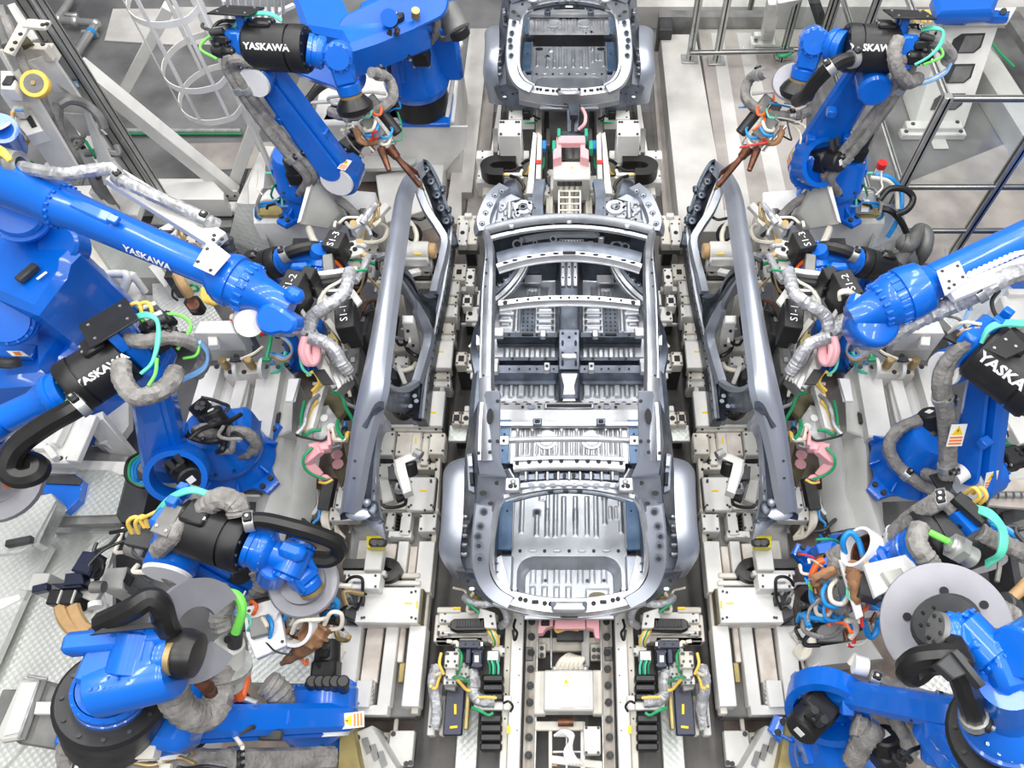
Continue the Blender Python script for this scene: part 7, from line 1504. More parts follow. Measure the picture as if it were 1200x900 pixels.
            mb = MB('white'); mb.prism([P(u, v, z) for u, v, z in ((471, 369, 1.25), (484, 369, 1.25), (491, 410, .6), (476, 412, .6))], (0, .02, -.10), 'white', .01); mb.prism([P(u, v, 1.3) for u, v in ((471, 369), (484, 369), (484, 378), (471, 378))], (0, 0, -.1), 'white', .01); mb.disc(P(478, 388, 1.02), (0, -.8, .6), .014); mb.disc(P(484, 405, .74), (0, -.8, .6), .014); mb.build('post', t4)
            mb = MB('white'); covers(mb, [(447, 398, 490, 411, .52, .2, 'cream'), (446, 412, 462, 432, .48, .14, 'lgrey'), (462, 417, 478, 428, .62, .14), (452, 434, 460, 452, .55, .2, 'white'), (458, 430, 466, 444, .62, .16, 'dgrey')]); mb.beam(P(466, 428, .7), P(475, 450, .6), .04, .04); mb.beam(P(470, 432, .6), P(490, 432, .6), .05, .03, m='zinc'); mb.build('foot', t4)
            hose(t4, [(463, 396, .75), (468, 404, .75), (476, 402, .78), (478, 394, .8)], .016, 'rubber', 'cable'); hose(t4, [(474, 398, .7), (478, 410, .66), (488, 417, .64), (494, 418, .6)], .018, 'rubber', 'cable'); bundle(t4, P(468, 390, .75), (.1, .14, .08), 7, ['dgrey', 'zinc', 'black', 'cwhite'], .014, 'cable', 72); hose(t4, [(462, 430, .6), (470, 434, .66), (482, 432, .64), (487, 426, .6)], .02, 'cwhite', 'cable')
    # ---- front motor drive unit
    t5 = thing('drive_unit', f'white electric cylinder with a tan end cap inside the {side} panel door opening', 'drive unit', 'electric drive units')
    mb = MB('white'); c0, c1 = P(467, 294, .95), P(503, 294, .95); mb.cyl(c0, c1, .085, n=22, ch=.012); mb.box((c0 + c1) / 2 - V(0, 0, .05), (abs(c1.x - c0.x), .2, .12), b=.015); mb.slab([(485, 296), (494, 296), (494, 298), (485, 298)], 1.045, .008, 'labely'); mb.build('cylinder', t5)
    mb = MB('hosetan'); mb.cyl(c1, c1 + V(.06, 0, 0), .07, n=20, ch=.01); mb.build('end_cap', t5, 'tan end cap')
    mb = MB('cream'); covers(mb, [(466, 302, 506, 309, .85, .12, 'white'), (475, 310, 504, 320, .7, .2, 'cream'), (470, 320, 505, 326, .66, .06, 'dgrey'), (466, 326, 506, 331, .62, .1), (468, 268, 478, 283, .9, .2, 'white'), (506, 296, 514, 318, .5, .2, 'black')]); mb.bolts([(490, 314), (496, 314), (480, 314), (500, 318)], .705, .025); mb.build('mount', t5)
    mb = MB('white'); mb.beam(P(458, 326, .9), P(492, 318, .8), .06, .05); mb.beam(P(455, 330, .85), P(462, 370, .5), .22, .05, m='cream'); mb.bolts([(462, 340), (466, 352), (461, 360)], .8, .02); mb.build('link', t5)
    mb = MB('black'); mb.lathe(P(480, 275, .9), V(.3, -.3, .5), [(0, .10), (.04, .11), (.06, .07), (.10, .06)], 20); mb.beam(P(462, 300, .9), P(464, 340, .8), .06, .06, m='dgrey'); mb.build('motor', t5)
    hose(t5, [(472, 256, 1.0), (470, 268, 1.0), (476, 282, .95), (486, 288, .9)], .022, 'cwhite', 'cable'); hose(t5, [(474, 258, 1.0), (482, 262, 1.0), (488, 275, .96), (486, 290, .9)], .022, 'cwhite', 'cable'); bundle(t5, P(482, 272, .85), (.12, .16, .08), 6, ['cwhite', 'black', 'zinc'], .016, 'cable', 73); bundle(t5, P(458, 345, .6), (.1, .3, .06), 7, ['rubber', 'zinc', 'cwhite', 'copper'], .014, 'cable', 74)
    # ---- sill locators standing in the pit beside the car
    for i, (r, lab) in enumerate((
        ([(535, 252, 560, 286, .50, .10, 'cream'), (537, 258, 548, 287, .56, .08, 'white'), (544, 249, 553, 254, .54, .1, 'white'), (536, 284, 561, 291, .42, .1, 'mgrey')], 'level with the car cowl'),
        ([(530, 309, 546, 328, .46, .14, 'cream'), (546, 314, 556, 335, .50, .14, 'white'), (540, 335, 560, 341, .40, .06, 'lgrey')], 'level with the front roof bow'),
        ([(542, 345, 553, 359, .50, .12, 'white'), (546, 359, 563, 376, .42, .08, 'white'), (559, 340, 567, 362, .52, .10, 'white'), (553, 376, 564, 381, .38, .04, 'white'), (540, 378, 566, 380, .36, .04, 'lgrey')], 'level with the second roof bow'),
        ([(534, 412, 547, 428, .48, .12, 'cream'), (547, 414, 560, 434, .42, .06, 'white'), (551, 436, 557, 443, .40, .04, 'white'), (553, 406, 559, 412, .40, .06, 'white'), (560, 418, 564, 431, .42, .05, 'lgrey')], 'level with the dark seat crossmember'),
        ([(530, 482, 540, 497, .50, .14, 'dirty'), (541, 482, 552, 498, .50, .14, 'cream'), (544, 475, 550, 482, .42, .06, 'white')], 'with a small tread plate step beside it'))):
        t6 = thing('body_locator', f'small white body locator {lab}, {side} of the car', 'locator', 'body locators')
        covers(MB('white'), r).build('block', t6)
        x0, y0, x1, y1, z0 = r[0][:5]; mb = MB('hole'); mb.box(P((x0 + x1) / 2, (y0 + y1) / 2, z0 + .003), (.05, .06, .006), b=.002); mb.build('slot', t6, 'dark slot'); mb = MB('hole'); mb.disc(P(r[1][0] + 5, (r[1][1] + r[1][3]) / 2, r[1][4] + .003), Z, .022); mb.build('bolt_hole', t6)
        mb = MB('dgrey'); q = P((x0 + x1) / 2, (y0 + y1) / 2, z0); mb.box((q.x, q.y, .17), (.1, .1, .34 if z0 > .4 else .3), b=.005); mb.build('foot', t6)
        if i == 3: hose(t6, [(552, 403, .55), (558, 400, .56), (550, 406, .55), (559, 404, .56)], .012, 'plastic', 'strap', n=6)
        if i == 4: mb = MB('tread'); mb.slab([(527, 498), (549, 498), (546, 517), (525, 517)], .42, .04); mb.build('step', t6, 'pale tread plate step')
    # ---- service box & plate beside the bed tail
    PL = f'white bolted plate on the floor at the lower end of the {side} slide bed'
    mb = MB('white'); mb.bp(455, 856, 484, 898, .22, .08); mb.bp(440, 858, 458, 900, .16, .08, m='cream'); mb.bolts([(461, 860), (481, 894), (461, 895), (476, 895), (451, 866)], .225, .018); mb.bp(461, 842, 466, 857, .2, .04, m='cream'); solo('bolted_plate', PL, 'floor plate', mb, 'bolted plates')
    # ---- stained ground gear near the gripper tail
    t8 = thing('grounded_box', f'white rounded box with a black conduit on the floor outside the {side} panel tail', 'junction box', 'rounded floor boxes')
    mb = MB('lgrey'); mb.slab([(356, 575), (372, 573), (374, 596), (368, 603), (354, 601)], .34, .12, 'white'); mb.slab([(352, 572), (394, 575), (390, 610), (348, 604)], .22, .06, 'cream'); mb.disc(P(363, 586, .343), Z, .025); mb.build('box', t8)
    mb = MB('black'); mb.beam(P(388, 560, .5), P(380, 598, .42), .10, .08); mb.build('conduit', t8, 'black conduit'); mb = MB('white'); covers(mb, [(394, 570, 404, 596, .6, .3), (386, 596, 420, 610, .5, .1, 'cream')]); mb.build('stand', t8)
    for k in range(4): hose(t8, [(378 + 2 * k, 600, .4), (378 + 2 * k, 612, .42), (384 + 2 * k, 622 + 2 * k, .36), (398 + 2 * k, 626 + 2 * k, .3)], .016, 'cwhite', 'cable', n=7)
    hose(t8, [(404, 630, .3), (396, 620, .34), (392, 608, .36), (386, 602, .38)], .014, 'cwhite', 'cable'); bundle(t8, P(384, 618, .35), (.16, .1, .06), 6, ['cwhite', 'zinc', 'dgrey', 'cyan'], .014, 'cable', 75)
    t9 = thing('cable_tray', f'pale cable loops on a stand at the outer edge of the {side} slide bed', 'cable tray', 'outer cable stands')
    mb = MB('mgrey'); covers(mb, [(372, 752, 402, 790, .3, .2, 'mgrey'), (378, 732, 400, 752, .5, .1, 'lgrey')]); mb.beam(P(375, 790, .3), P(404, 740, .5), .06, .05, m='lgrey'); mb.build('stand', t9)
    for k in range(4): hose(t9, [(396 - 4 * k, 735 + 2 * k, .6), (386 - 2 * k, 745 + 3 * k, .62), (385, 765 - 2 * k, .6), (396 - k, 772 - 3 * k, .58), (404 - 2 * k, 762 - 2 * k, .6)], .018, 'cwhite', 'cable', n=7)
    for k in range(5): hose(t9, [(376 + 5 * k, 790, .4), (382 + 4 * k, 775, .44), (388 + 3 * k, 765, .5)], .014, ['dgrey', 'cwhite'][k % 2], 'cable', n=7)
    # ---- folded grey guards between bed and robot plinth
    t10 = thing('folded_guard', f'pair of long folded grey sheet guards between the {side} robot base plate and the panel', 'guard', 'folded guards')
    mb = MB('lgrey')
    V_ = [(-.14, -.12), (-.05, .03), (0, .06), (.05, .03), (.14, -.12), (0, -.1)]
    mb.sweep([P(325, 500, .55), P(322, 540, .55), P(320, 580, .55), P(310, 612, .5), P(300, 650, .45)], V_, m='lgrey', sub=1, scale=[(1.1, 1), (.9, 1.2), (1.2, .8), (1, 1.1), (1.0, 1)]); mb.build('guard', t10)
    mb = MB('lgrey'); mb.sweep([P(356, 500, .5), P(354, 530, .5), P(350, 560, .5), P(346, 585, .45), P(338, 620, .4)], V_, m='lgrey', sub=1, scale=[(.7, 1), (.9, .7), (.7, 1.2), (1, .8), (.8, 1)]); mb.build('guard', t10)
    mb = MB('lgrey'); mb.prism([P(u, v, .62) for u, v in ((332, 428), (345, 440), (342, 505), (322, 512))], (0, 0, -.5), 'lgrey', .01); mb.slab([(322, 486), (328, 482), (326, 494), (321, 496)], .66, .04, 'black'); mb.build('end_panel', t10)
    # ---- twin beam plinth under the middle robot
    t11 = thing('robot_plinth', f'white twin-beam plinth with brass pins under the {side} middle robot', 'plinth', 'robot plinths')
    mb = MB('white'); mb.prism([P(u, v, .72) for u, v in ((238, 428), (260, 428), (238, 505), (213, 510))], (0, 0, -.6), 'white', .01); mb.build('beam', t11)
    mb = MB('white'); mb.prism([P(u, v, .72) for u, v in ((303, 427), (331, 427), (316, 512), (288, 512))], (0, 0, -.6), 'white', .01); mb.build('beam', t11)
    mb = MB('cream'); mb.prism([P(u, v, .60) for u, v in ((264, 444), (300, 444), (286, 505), (246, 505))], (0, 0, -.4), 'white', .01); mb.beam(P(286, 443, .68), P(270, 500, .68), .10, .06, m='white'); mb.beam(P(293, 446, .64), P(282, 500, .64), .04, .06, m='lgrey'); mb.prism([P(u, v, .8) for u, v in ((262, 424), (302, 424), (304, 438), (262, 440))], (0, 0, -.3), 'cream', .01); mb.bolts([(270, 436), (286, 436), (254, 430), (312, 430), (326, 430)], .805, .02); mb.build('cross_frame', t11)
    for u in (266, 296):
        mb = MB('brass'); q = P(u, 430, .82); mb.cyl(q, q + Z * .12, .035, n=14, ch=.008); mb.build('pin', t11, 'brass pin'); mb = MB('white'); mb.cyl(q + V(.07, 0, -.02), q + V(.10, 0, -.02), .09, n=18); mb.build('pin_lug', t11)
    mb = MB('gold'); mb.slab([(250, 505), (319, 508), (305, 579), (243, 577)], .60, .03, 'olive'); mb.slab([(247, 506), (320, 509), (304, 582), (240, 580)], .585, .12, 'lgrey'); mb.build('base_plate', t11, 'olive base plate'); mb = MB('plastic'); mb.slab([(340, 443), (352, 443), (346, 470), (335, 471)], .9, .02, 'plastic'); mb.build('tag_plate', t11)
    # ---- control box behind the plinth
    t12 = thing('control_box', f'pale grey control box with a sloping face behind the {side} twin-beam plinth', 'control box', 'sloping control boxes')
    mb = MB('lgrey'); mb.prism([P(u, v, 1.15) for u, v in ((233, 376), (270, 375), (276, 391), (226, 391))], (0, 0, -.25), 'white', .01); mb.prism([P(u, v, z) for u, v, z in ((228, 392, 1.1), (276, 392, 1.1), (292, 420, .75), (248, 423, .75))], (0, .15, -.12), 'lgrey', .008); mb.slab([(243, 394), (254, 394), (255, 404), (244, 405)], 1.12, .06, 'white'); mb.build('enclosure', t12)
    mb = MB('mgrey'); mb.prism([P(u, v, z) for u, v, z in ((277, 390, 1.0), (286, 388, .9), (300, 414, .7), (293, 420, .7))], (0, .1, -.1), 'mgrey', .005); mb.build('side_vent', t12)
    bundle(t12, P(315, 405, .8), (.25, .18, .1), 12, ['brass', 'green', 'cwhite', 'lblue', 'red', 'dgrey', 'teal'], .016, 'air_hose', 76)
    for k in range(3): hose(t12, [(306, 420, .8), (318, 414 + 2 * k, .84), (334, 418 + 2 * k, .84), (342, 412, .84), (340 - k, 402, .84), (330 - k, 394, .86)], .014, ['cyan', 'lblue', 'hosetan'][k], 'air_hose', n=7)
    # ---- plinth of the front robot
    t13 = thing('robot_plinth', f'white pierced plinth with a cantilevered box under the {side} front robot', 'plinth', 'robot plinths')
    mb = MB('white'); mb.prism([P(u, v, .82) for u, v in ((297, 262), (400, 262), (440, 258), (440, 225), (320, 215), (296, 240))], (0, 0, -.82), 'white', .01); mb.prism([P(u, v, .86) for u, v in ((298, 252), (404, 252), (404, 240), (300, 238))], (0, 0, -.05), 'gold', .005)
    f0 = P(350, 262, .82).y - .004
    for (x0, z0, x1, z1) in ((-2.72, .48, -2.46, .62), (-2.45, .40, -2.2, .54), (-2.6, .22, -2.3, .34)): mb.prism([(x0, f0, z0), (x0 + .06, f0, z1), (x1 - .06, f0, z1), (x1, f0, z0)], (0, .03, 0), 'mgrey')
    for zz in (.30, .44): mb.box((-2.6, f0, zz), (.5, .01, .012), b=.002, m='lgrey')
    mb.build('casting', t13)
    mb = MB('treadw'); mb.prism([P(u, v, z) for u, v, z in ((278, 239, .85), (300, 239, .85), (303, 252, .85), (322, 305, .45), (268, 280, .5))], (0, 0, -.02), 'treadw'); mb.prism([P(u, v, z) for u, v, z in ((268, 279, .5), (322, 305, .45), (322, 309, .3), (266, 300, .3))], (0, 0, -.02), 'treadw'); mb.build('tread_cover', t13, 'white tread plate cover')
    mb = MB('white'); mb.prism([P(u, v, z) for u, v, z in ((365, 214, 1.45), (378, 214, 1.4), (398, 250, 1.1), (384, 268, 1.05), (350, 262, 1.3))], (0, .2, -.25), 'lgrey', .012); mb.prism([P(u, v, z) for u, v, z in ((360, 216, 1.47), (366, 214, 1.47), (352, 260, 1.33), (348, 262, 1.33))], (.02, .2, -.1), 'white', .006); mb.build('terminal_box', t13)
    mb = MB('alu'); mb.prism([P(u, v, z) for u, v, z in ((409, 252, 1.0), (424, 244, 1.0), (428, 258, .8), (412, 280, .8))], (0, .1, -.1), 'alu')
    for k in range(4): mb.beam(P(411 + 4 * k, 250 - 2 * k, 1.02), P(414 + 4 * k, 278 - 4 * k, .84), .02, .02, m='mgrey')
    mb.build('heat_sink', t13); mb = MB('white'); mb.beam(P(423, 274, 1.1), P(455, 240, 1.2), .07, .05); mb.build('strut', t13)
    hose(t13, [(362, 268, 1.2), (366, 278, 1.3), (372, 288, 1.4), (384, 294, 1.5)], .03, 'cwhite', 'conduit'); bundle(t13, P(425, 285, .9), (.2, .2, .12), 6, ['silverwrap', 'cwhite', 'rubber', 'dgrey'], .02, 'cable', 77)
fixtures('ladder-side'); SIDE = -1; fixtures('fence-side'); SIDE = 1
# ================================================================ surroundings
def G(u, v): return P(u, v, 0.0)
# caged ladder
t = thing('caged_ladder', 'white ladder with a hooped safety cage', 'ladder')
rails = [(-3.15, 6.04), (-3.47, 6.62)]
for x, y in rails:
    mb = MB('white'); mb.beam((x, y, .0), (x, y, 3.2), .05, .05); mb.build('side_rail', t)
for k in range(10):
    mb = MB('white'); mb.cyl((rails[0][0], rails[0][1], .3 + .28 * k), (rails[1][0], rails[1][1], .3 + .28 * k), .015, n=8); mb.build('rung', t)
cc = V(-3.42, 6.22, 0)
def cage(q, z, r=.37): return V(cc.x + math.cos(q) * r * 1.0, cc.y + math.sin(q) * r * 1.15, z)
qs = [math.radians(a) for a in range(70, 321, 14)]
for z in (1.27, 1.62, 2.27, 2.9):
    mb = MB('white'); pts = [V(*rails[1], z)] + [cage(q, z) for q in qs] + [V(*rails[0], z)]; mb.sweep(pts, [(-.004, -.03), (-.004, .03), (.004, .03), (.004, -.03)], sub=3); mb.build('cage_hoop', t)
for k in range(6):
    q = math.radians(90 + 42 * k); a, b = cage(q, 1.25), cage(q, 3.2); mb = MB('white'); mb.beam(a, b, .035, .012, up=a - V(cc.x, cc.y, a.z)); mb.build('cage_bar', t)
mb = MB('white')
for k in range(9): mb.beam(P(268 + 8 * k, 40 - 3 * k, 1.9), P(262 + 8.5 * k, 0 - 3 * k, 2.3), .03, .03)
mb.beam(P(262, 44, 1.85), P(345, 6, 1.85), .04, .04); solo('handrail', 'white barred handrail above the black elbow housing by the caged ladder', 'railing', mb)
# braces and posts
def zbeam(name, lab, a, b, y, w, cat='brace', group=None, m='white'):
    pts = []
    for u, v in (a, b):
        bb = (CY - v) / CAMF; s = y / (_C + bb * _S); pts.append(V((u - CX) / CAMF * s, y, CAMH + s * (-_S + bb * _C)))
    mb = MB(m); mb.beam(pts[0], pts[1], w, w, up=Y); mb.box(pts[1] + V(0, -.06, .02), (.18, .02, .14), b=.004)
    for dx in (-.04, .04): mb.bolt(pts[1] + V(dx, -.07, .03), .014, .012, -Y)
    return solo(name, lab, cat, mb, group)
zbeam('brace', 'white diagonal brace falling from the grooved post to the ladder foot', (90, 76), (274, 226), 6.1, .15, group='white steel braces')
zbeam('brace', 'white brace rising to the ladder from the foot of the long diagonal', (304, 132), (270, 226), 6.25, .12, group='white steel braces')
zbeam('brace', 'thinner white brace leaning behind the ladder cage', (198, 8), (142, 114), 7.1, .11, group='white steel braces')
mb = MB('white'); mb.beam(G(170, 226) + Z * .07, G(280, 226) + Z * .07, .16, .14); mb.beam(G(296, 262) + Z * .25, G(325, 195) + Z * .25, .14, .1); mb.prism([P(u, v, .5) for u, v in ((290, 216), (300, 190), (312, 188), (306, 252), (292, 256))], (0, 0, -.5), 'white', .01); mb.box(P(287, 206, .51), (.03, .2, .02), b=.004, m='dgrey'); mb.box(G(270, 248) + Z * .05, (.2, .14, .1), b=.02); solo('foot_girder', 'white ground beam with a column stub joining the braces below the ladder', 'beam', mb)
mb = MB('alu'); p = G(204, 262)
mb.box((p.x, p.y, 1.6), (.16, .16, 3.2), b=.012)
for s_ in (-.04, .04): mb.box((p.x + s_, p.y - .081, 1.6), (.014, .004, 3.2), b=.001, m='aluslot'); mb.box((p.x + .081, p.y + s_, 1.6), (.004, .014, 3.2), b=.001, m='aluslot')
mb.box((p.x, p.y, .02), (.3, .3, .04), b=.005, m='zinc'); solo('profile_post', 'tall grooved aluminium post between the service rack and the long diagonal brace', 'post', mb)
# service rack left of the post
t = thing('service_rack', 'white perforated service rack with meters and grey conduits left of the grooved post', 'rack')
S = lambda pts, th=.03, m='white', name='sheet', lab=None: (lambda q: (q.prism([P(*p) for p in pts], (0, .03, -th), m, .004), q.build(name, t, lab)))(MB(m))
S([(0, 95, 2.3), (22, 80, 2.3), (90, 195, 1.4), (62, 200, 1.4), (0, 110, 2.2)]); S([(30, 72, 2.3), (58, 62, 2.3), (96, 118, 1.8), (128, 185, 1.3), (140, 215, 1.1), (122, 217, 1.1), (92, 108, 1.8), (60, 108, 2.0)])
S([(24, 128, 1.5), (44, 118, 1.5), (92, 205, 1.1), (70, 214, 1.1)]); S([(88, 150, 1.15), (112, 150, 1.15), (150, 212, .8), (128, 218, .8)]); S([(72, 132, 1.6), (100, 134, 1.6), (124, 158, 1.4), (96, 160, 1.4)], .02, 'lgrey'); S([(0, 40, 2.5), (18, 30, 2.5), (36, 50, 2.4), (10, 60, 2.4)], .05, 'olive')
mb = MB('cream'); mb.beam(P(10, 64, 2.5), P(30, 28, 2.6), .10, .03); mb.beam(P(30, 28, 2.6), P(57, 30, 2.6), .10, .03); mb.build('bracket', t); mb = MB('cream'); mb.bp(25, 50, 60, 60, 2.3, .12); mb.beam(P(28, 60, 2.3), P(60, 62, 2.3), .08, .12); mb.build('shelf', t); mb = MB('dgrey'); mb.bolts([(14, 58), (18, 50), (24, 40), (50, 29), (55, 28), (50, 52), (54, 48)], 2.62, .016); mb.build('bolt', t)
mb = MB('yellow'); c = P(45, 101, 2.25); ax = V(.1, -.5, .8); mb.lathe(c, ax, [(0, .10), (.05, .11), (.06, .105), (.06, .085)], 30, 'yellow'); mb.disc(c + ax.normalized() * .062, ax, .075, m='mgrey'); mb.cyl(c + ax.normalized() * .06, c + ax.normalized() * .075, .018, n=12, m='brass'); mb.beam(P(44, 92, 2.26), P(42, 82, 2.3), .025, .025, m='yellow'); mb.build('hose_reel', t, 'yellow rimmed round reel')
mb = MB('lgrey'); mb.prism([P(u, v, 2.3) for u, v in ((0, 82), (14, 82), (19, 96), (16, 104), (0, 103))], (0, 0, -.12), 'white', .01); mb.bp(4, 88, 14, 98, 2.32, .05, m='dgrey'); mb.prism([P(u, v, 2.0) for u, v in ((13, 138), (36, 128), (50, 152), (30, 158))], (0, 0, -.12), 'lgrey', .01); mb.prism([P(u, v, 2.02) for u, v in ((30, 138), (36, 135), (42, 146), (36, 148))], (0, 0, -.03), 'black'); mb.bp(14, 123, 27, 130, 2.1, .08, m='lgrey'); mb.bp(16, 127, 26, 129, 2.11, .02, m='labelb'); mb.build('meter_box', t)
mb = MB('labelb'); mb.prism([P(*q) for q in ((74, 97, 1.86), (91, 97, 1.86), (94, 104, 1.8), (78, 104, 1.8))], (0, .01, .01), 'labelb'); mb.prism([P(*q) for q in ((75, 99, 1.862), (92, 99, 1.862), (93, 102, 1.835), (77, 102, 1.835))], (0, 0, .014), 'label'); mb.build('plaque', t, 'blue and white plaque')
for z_, q in ((2.0, ((17, 83), (29, 83), (33, 92), (22, 92))), (1.6, ((44, 133), (56, 133), (62, 145), (52, 145)))): mb = MB('mgrey'); mb.prism([P(u, v, z_ + .06) for u, v in q], (0, 0, -.02), 'mgrey'); mb.build('grille', t)
mb = MB('white'); mb.prism([P(*q) for q in ((38, 163, 1.5), (76, 161, 1.5), (82, 180, 1.35), (54, 182, 1.35))], (0, .04, -.06), 'lgrey', .006); mb.build('warning_box', t); warn(t, P(64, 174, 1.46), X, V(0, .8, .6), .045, False)
for pts, r, m in (([(6, 20, 2.6), (16, 48, 2.5), (24, 65, 2.4), (32, 86, 2.3), (44, 100, 2.1), (54, 128, 1.9), (68, 160, 1.6), (82, 185, 1.4)], .045, 'fabric'), ([(70, 122, 1.9), (82, 117, 1.9), (100, 122, 1.8), (115, 135, 1.7), (122, 150, 1.6)], .04, 'mgrey'), ([(68, 121, 1.8), (68, 145, 1.7), (76, 165, 1.55), (88, 184, 1.4), (95, 200, 1.2), (92, 215, 1.1)], .05, 'fabric'), ([(100, 180, 1.3), (120, 178, 1.3), (138, 180, 1.25), (136, 170, 1.3)], .035, 'mgrey'), ([(15, 130, 2.1), (13, 150, 2.0), (20, 165, 1.9), (32, 168, 1.85), (34, 155, 1.9)], .016, 'yellow'), ([(14, 132, 2.1), (16, 155, 2.0), (24, 172, 1.9), (34, 164, 1.85)], .016, 'hosetan'), ([(40, 162, 1.7), (52, 165, 1.66), (64, 160, 1.66)], .02, 'rubber'), ([(100, 165, 1.5), (108, 178, 1.4), (112, 185, 1.3)], .016, 'green'), ([(108, 200, 1.2), (118, 222, 1.0), (130, 240, .7), (135, 245, .3)], .06, 'mgrey'), ([(0, 10, 2.6), (8, 40, 2.5), (12, 55, 2.45)], .06, 'mgrey')): hose(t, pts, r, m, 'conduit', wr=.05 if m == 'fabric' else 0)
bundle(t, P(75, 180, 1.3), (.25, .15, .1), 8, ['cwhite', 'mgrey', 'rubber', 'green'], .016, 'cable', 81)
mb = MB('mgrey'); mb.beam(P(0, 58, 2.2), P(75, 195, 1.2), .04, .04, m='lgrey'); mb.beam(P(15, 5, 2.5), P(40, 48, 2.3), .08, .05, m='white'); mb.box((-4.9, 5.4, .55), (.1, .1, 1.1), m='white'); mb.box((-4.45, 5.2, .5), (.1, .1, 1.0), m='white'); mb.build('stand', t)
mb = MB('blue'); mb.cyl(P(0, 150, 2.2), P(12, 172, 1.9), .12, n=24); mb.disc(P(1, 149, 2.215), V(-.3, .3, 1), .08, m='plastic'); solo('blue_drum', 'short blue drum with a white cap under the service rack', 'drum', mb)
# floor pipes
mb = MB('alu'); mb.tube([G(92, 4) + Z * .12, G(84, 18) + Z * .12, G(73, 33) + Z * .12], .05, 12, sub=2); mb.tube([G(73, 33) + Z * .12, G(95, 35) + Z * .12, G(117, 37) + Z * .12], .05, 12, sub=2); mb.tube([G(118, 38) + Z * .12, G(108, 54) + Z * .12, G(94, 76) + Z * .12], .05, 12, sub=2)
for u, v in ((75, 33), (118, 38), (94, 35)): mb.ball(G(u, v) + Z * .12, .065, 'zinc')
mb.cyl(G(113, 46) + Z * .12, G(111.5, 49) + Z * .12, .056, n=12, m='cyan')
for u, v in ((86, 24), (108, 44)): mb.box(G(u, v) + Z * .05, (.2, .06, .1), b=.01, m='zinc')
solo('steel_pipe', 'bent silver pipe with a blue band on the dark floor', 'pipe', mb)
mb = MB('zinc'); mb.tube([G(140, 158) + Z * .06, G(210, 158) + Z * .06, G(285, 158) + Z * .06], .03, 10, sub=2); mb.tube([G(140, 160) + Z * .04, G(285, 160) + Z * .04], .015, 8, 'green'); solo('steel_pipe', 'thin straight silver pipe with a green cable crossing the floor below the ladder cage', 'pipe', mb)
# pedestal of the big robot at the top
t = thing('robot_pedestal', 'railed white pedestal under the big blue robot on the black ring', 'pedestal', 'tall robot pedestals')
mb = MB('white'); mb.prism([P(u, v, .82) for u, v in ((366, 146), (532, 142), (540, 60), (380, 70))], (0, 0, -.82), 'white', .015); mb.prism([P(u, v, .80) for u, v in ((392, 118), (510, 116), (520, 138), (380, 142))], (0, 0, .02), 'lgrey')
y = P(450, 146, .82).y - .01
mb.prism([(-2.05, y, .82), (-1.05, y, .82), (-1.1, y, .55), (-1.3, y, .30), (-1.5, y, .0), (-2.0, y, 0)], (0, -.02, 0), 'white', .005); mb.prism([P(u, v, .4) for u, v in ((378, 174), (470, 172), (488, 186), (476, 196), (372, 200))], (0, 0, -.05), 'lgrey', .01); mb.prism([P(u, v, .3) for u, v in ((440, 205), (520, 190), (516, 240), (448, 262))], (0, 0, -.3), 'white', .01); mb.build('casting', t)
mb = MB('white')
mb.tube([P(334, 122, 1.0), P(420, 118, 1.0), P(502, 119, 1.0), P(510, 124, .98), P(512, 140, .85)], .02, 10); mb.beam(P(524, 138, .85), P(536, 58, 1.25), .04, .04); mb.beam(P(505, 141, .84), P(526, 139, .84), .08, .02); mb.beam(P(536, 58, 1.25), P(541, 50, 1.25), .04, .04); mb.build('guard_rail', t)
hose(t, [(388, 96, 1.2), (372, 106, 1.1), (362, 120, 1.0), (366, 140, .9), (372, 158, .8)], .035, 'dgrey', 'cable'); hose(t, [(372, 100, 1.1), (358, 122, 1.0), (360, 145, .9), (368, 160, .7)], .03, 'rubber', 'cable')
mb = MB('treadw'); mb.prism([P(u, v, z) for u, v, z in ((356, 80, .9), (372, 74, .9), (392, 92, .9), (372, 122, .5), (336, 128, .4))], (0, 0, -.02), 'treadw'); mb.build('tread_cover', t)
# tall pierced pedestal at the top right
t = thing('robot_pedestal', 'tall white pedestal with angled openings under the blue robot foot', 'pedestal', 'tall robot pedestals')
top = [P(u, v, 1.06) for u, v in ((1100, 14), (1188, 12), (1184, 24), (1105, 26))]
mb = MB('white'); mb.prism([P(u, v, 1.06) for u, v in ((1096, 10), (1192, 8), (1182, 25), (1108, 27))], (0, 0, -.05), 'white', .008); mb.prism([P(u, v, 1.075) for u, v in ((1104, 14), (1184, 13), (1178, 22), (1110, 24))], (0, 0, -.02), 'olive')
ft = P(1108, 27, 1.0), P(1172, 25, 1.0); fb = P(1070, 150, .02), P(1130, 150, .02)
mb.prism([ft[0], ft[1], fb[1], fb[0]], (0, .55, 0), 'white', .01)
def on(u, v): a = ft[0].lerp(fb[0], v); b = ft[1].lerp(fb[1], v); return a.lerp(b, u)
n_ = (ft[1] - ft[0]).cross(fb[0] - ft[0]).normalized(); n_ = n_ if n_.y < 0 else -n_
for v0, v1 in ((.10, .28), (.38, .56), (.66, .82)):
    mb.prism([on(.22, v1), on(.24, v0 + .05), on(.36, v0), on(.80, v0), on(.80, v1 - .05), on(.70, v1)], n_ * .006, 'dgrey'); mb.prism([on(.40, v1 - .01), on(.44, v0 + .02), on(.76, v0 + .02), on(.76, v1 - .06), on(.68, v1 - .01)], n_ * .009, 'mgrey')
mb.build('casting', t)
mb = MB('white'); mb.bp(1062, 141, 1128, 150, .14, .14, .01); mb.bp(1056, 150, 1132, 158, .08, .08, .01); mb.bp(1092, 160, 1110, 174, .02, .02, m='lgrey'); mb.bolts([(1070, 145), (1122, 143), (1126, 154), (1062, 154)], .145, .025); mb.build('foot', t)
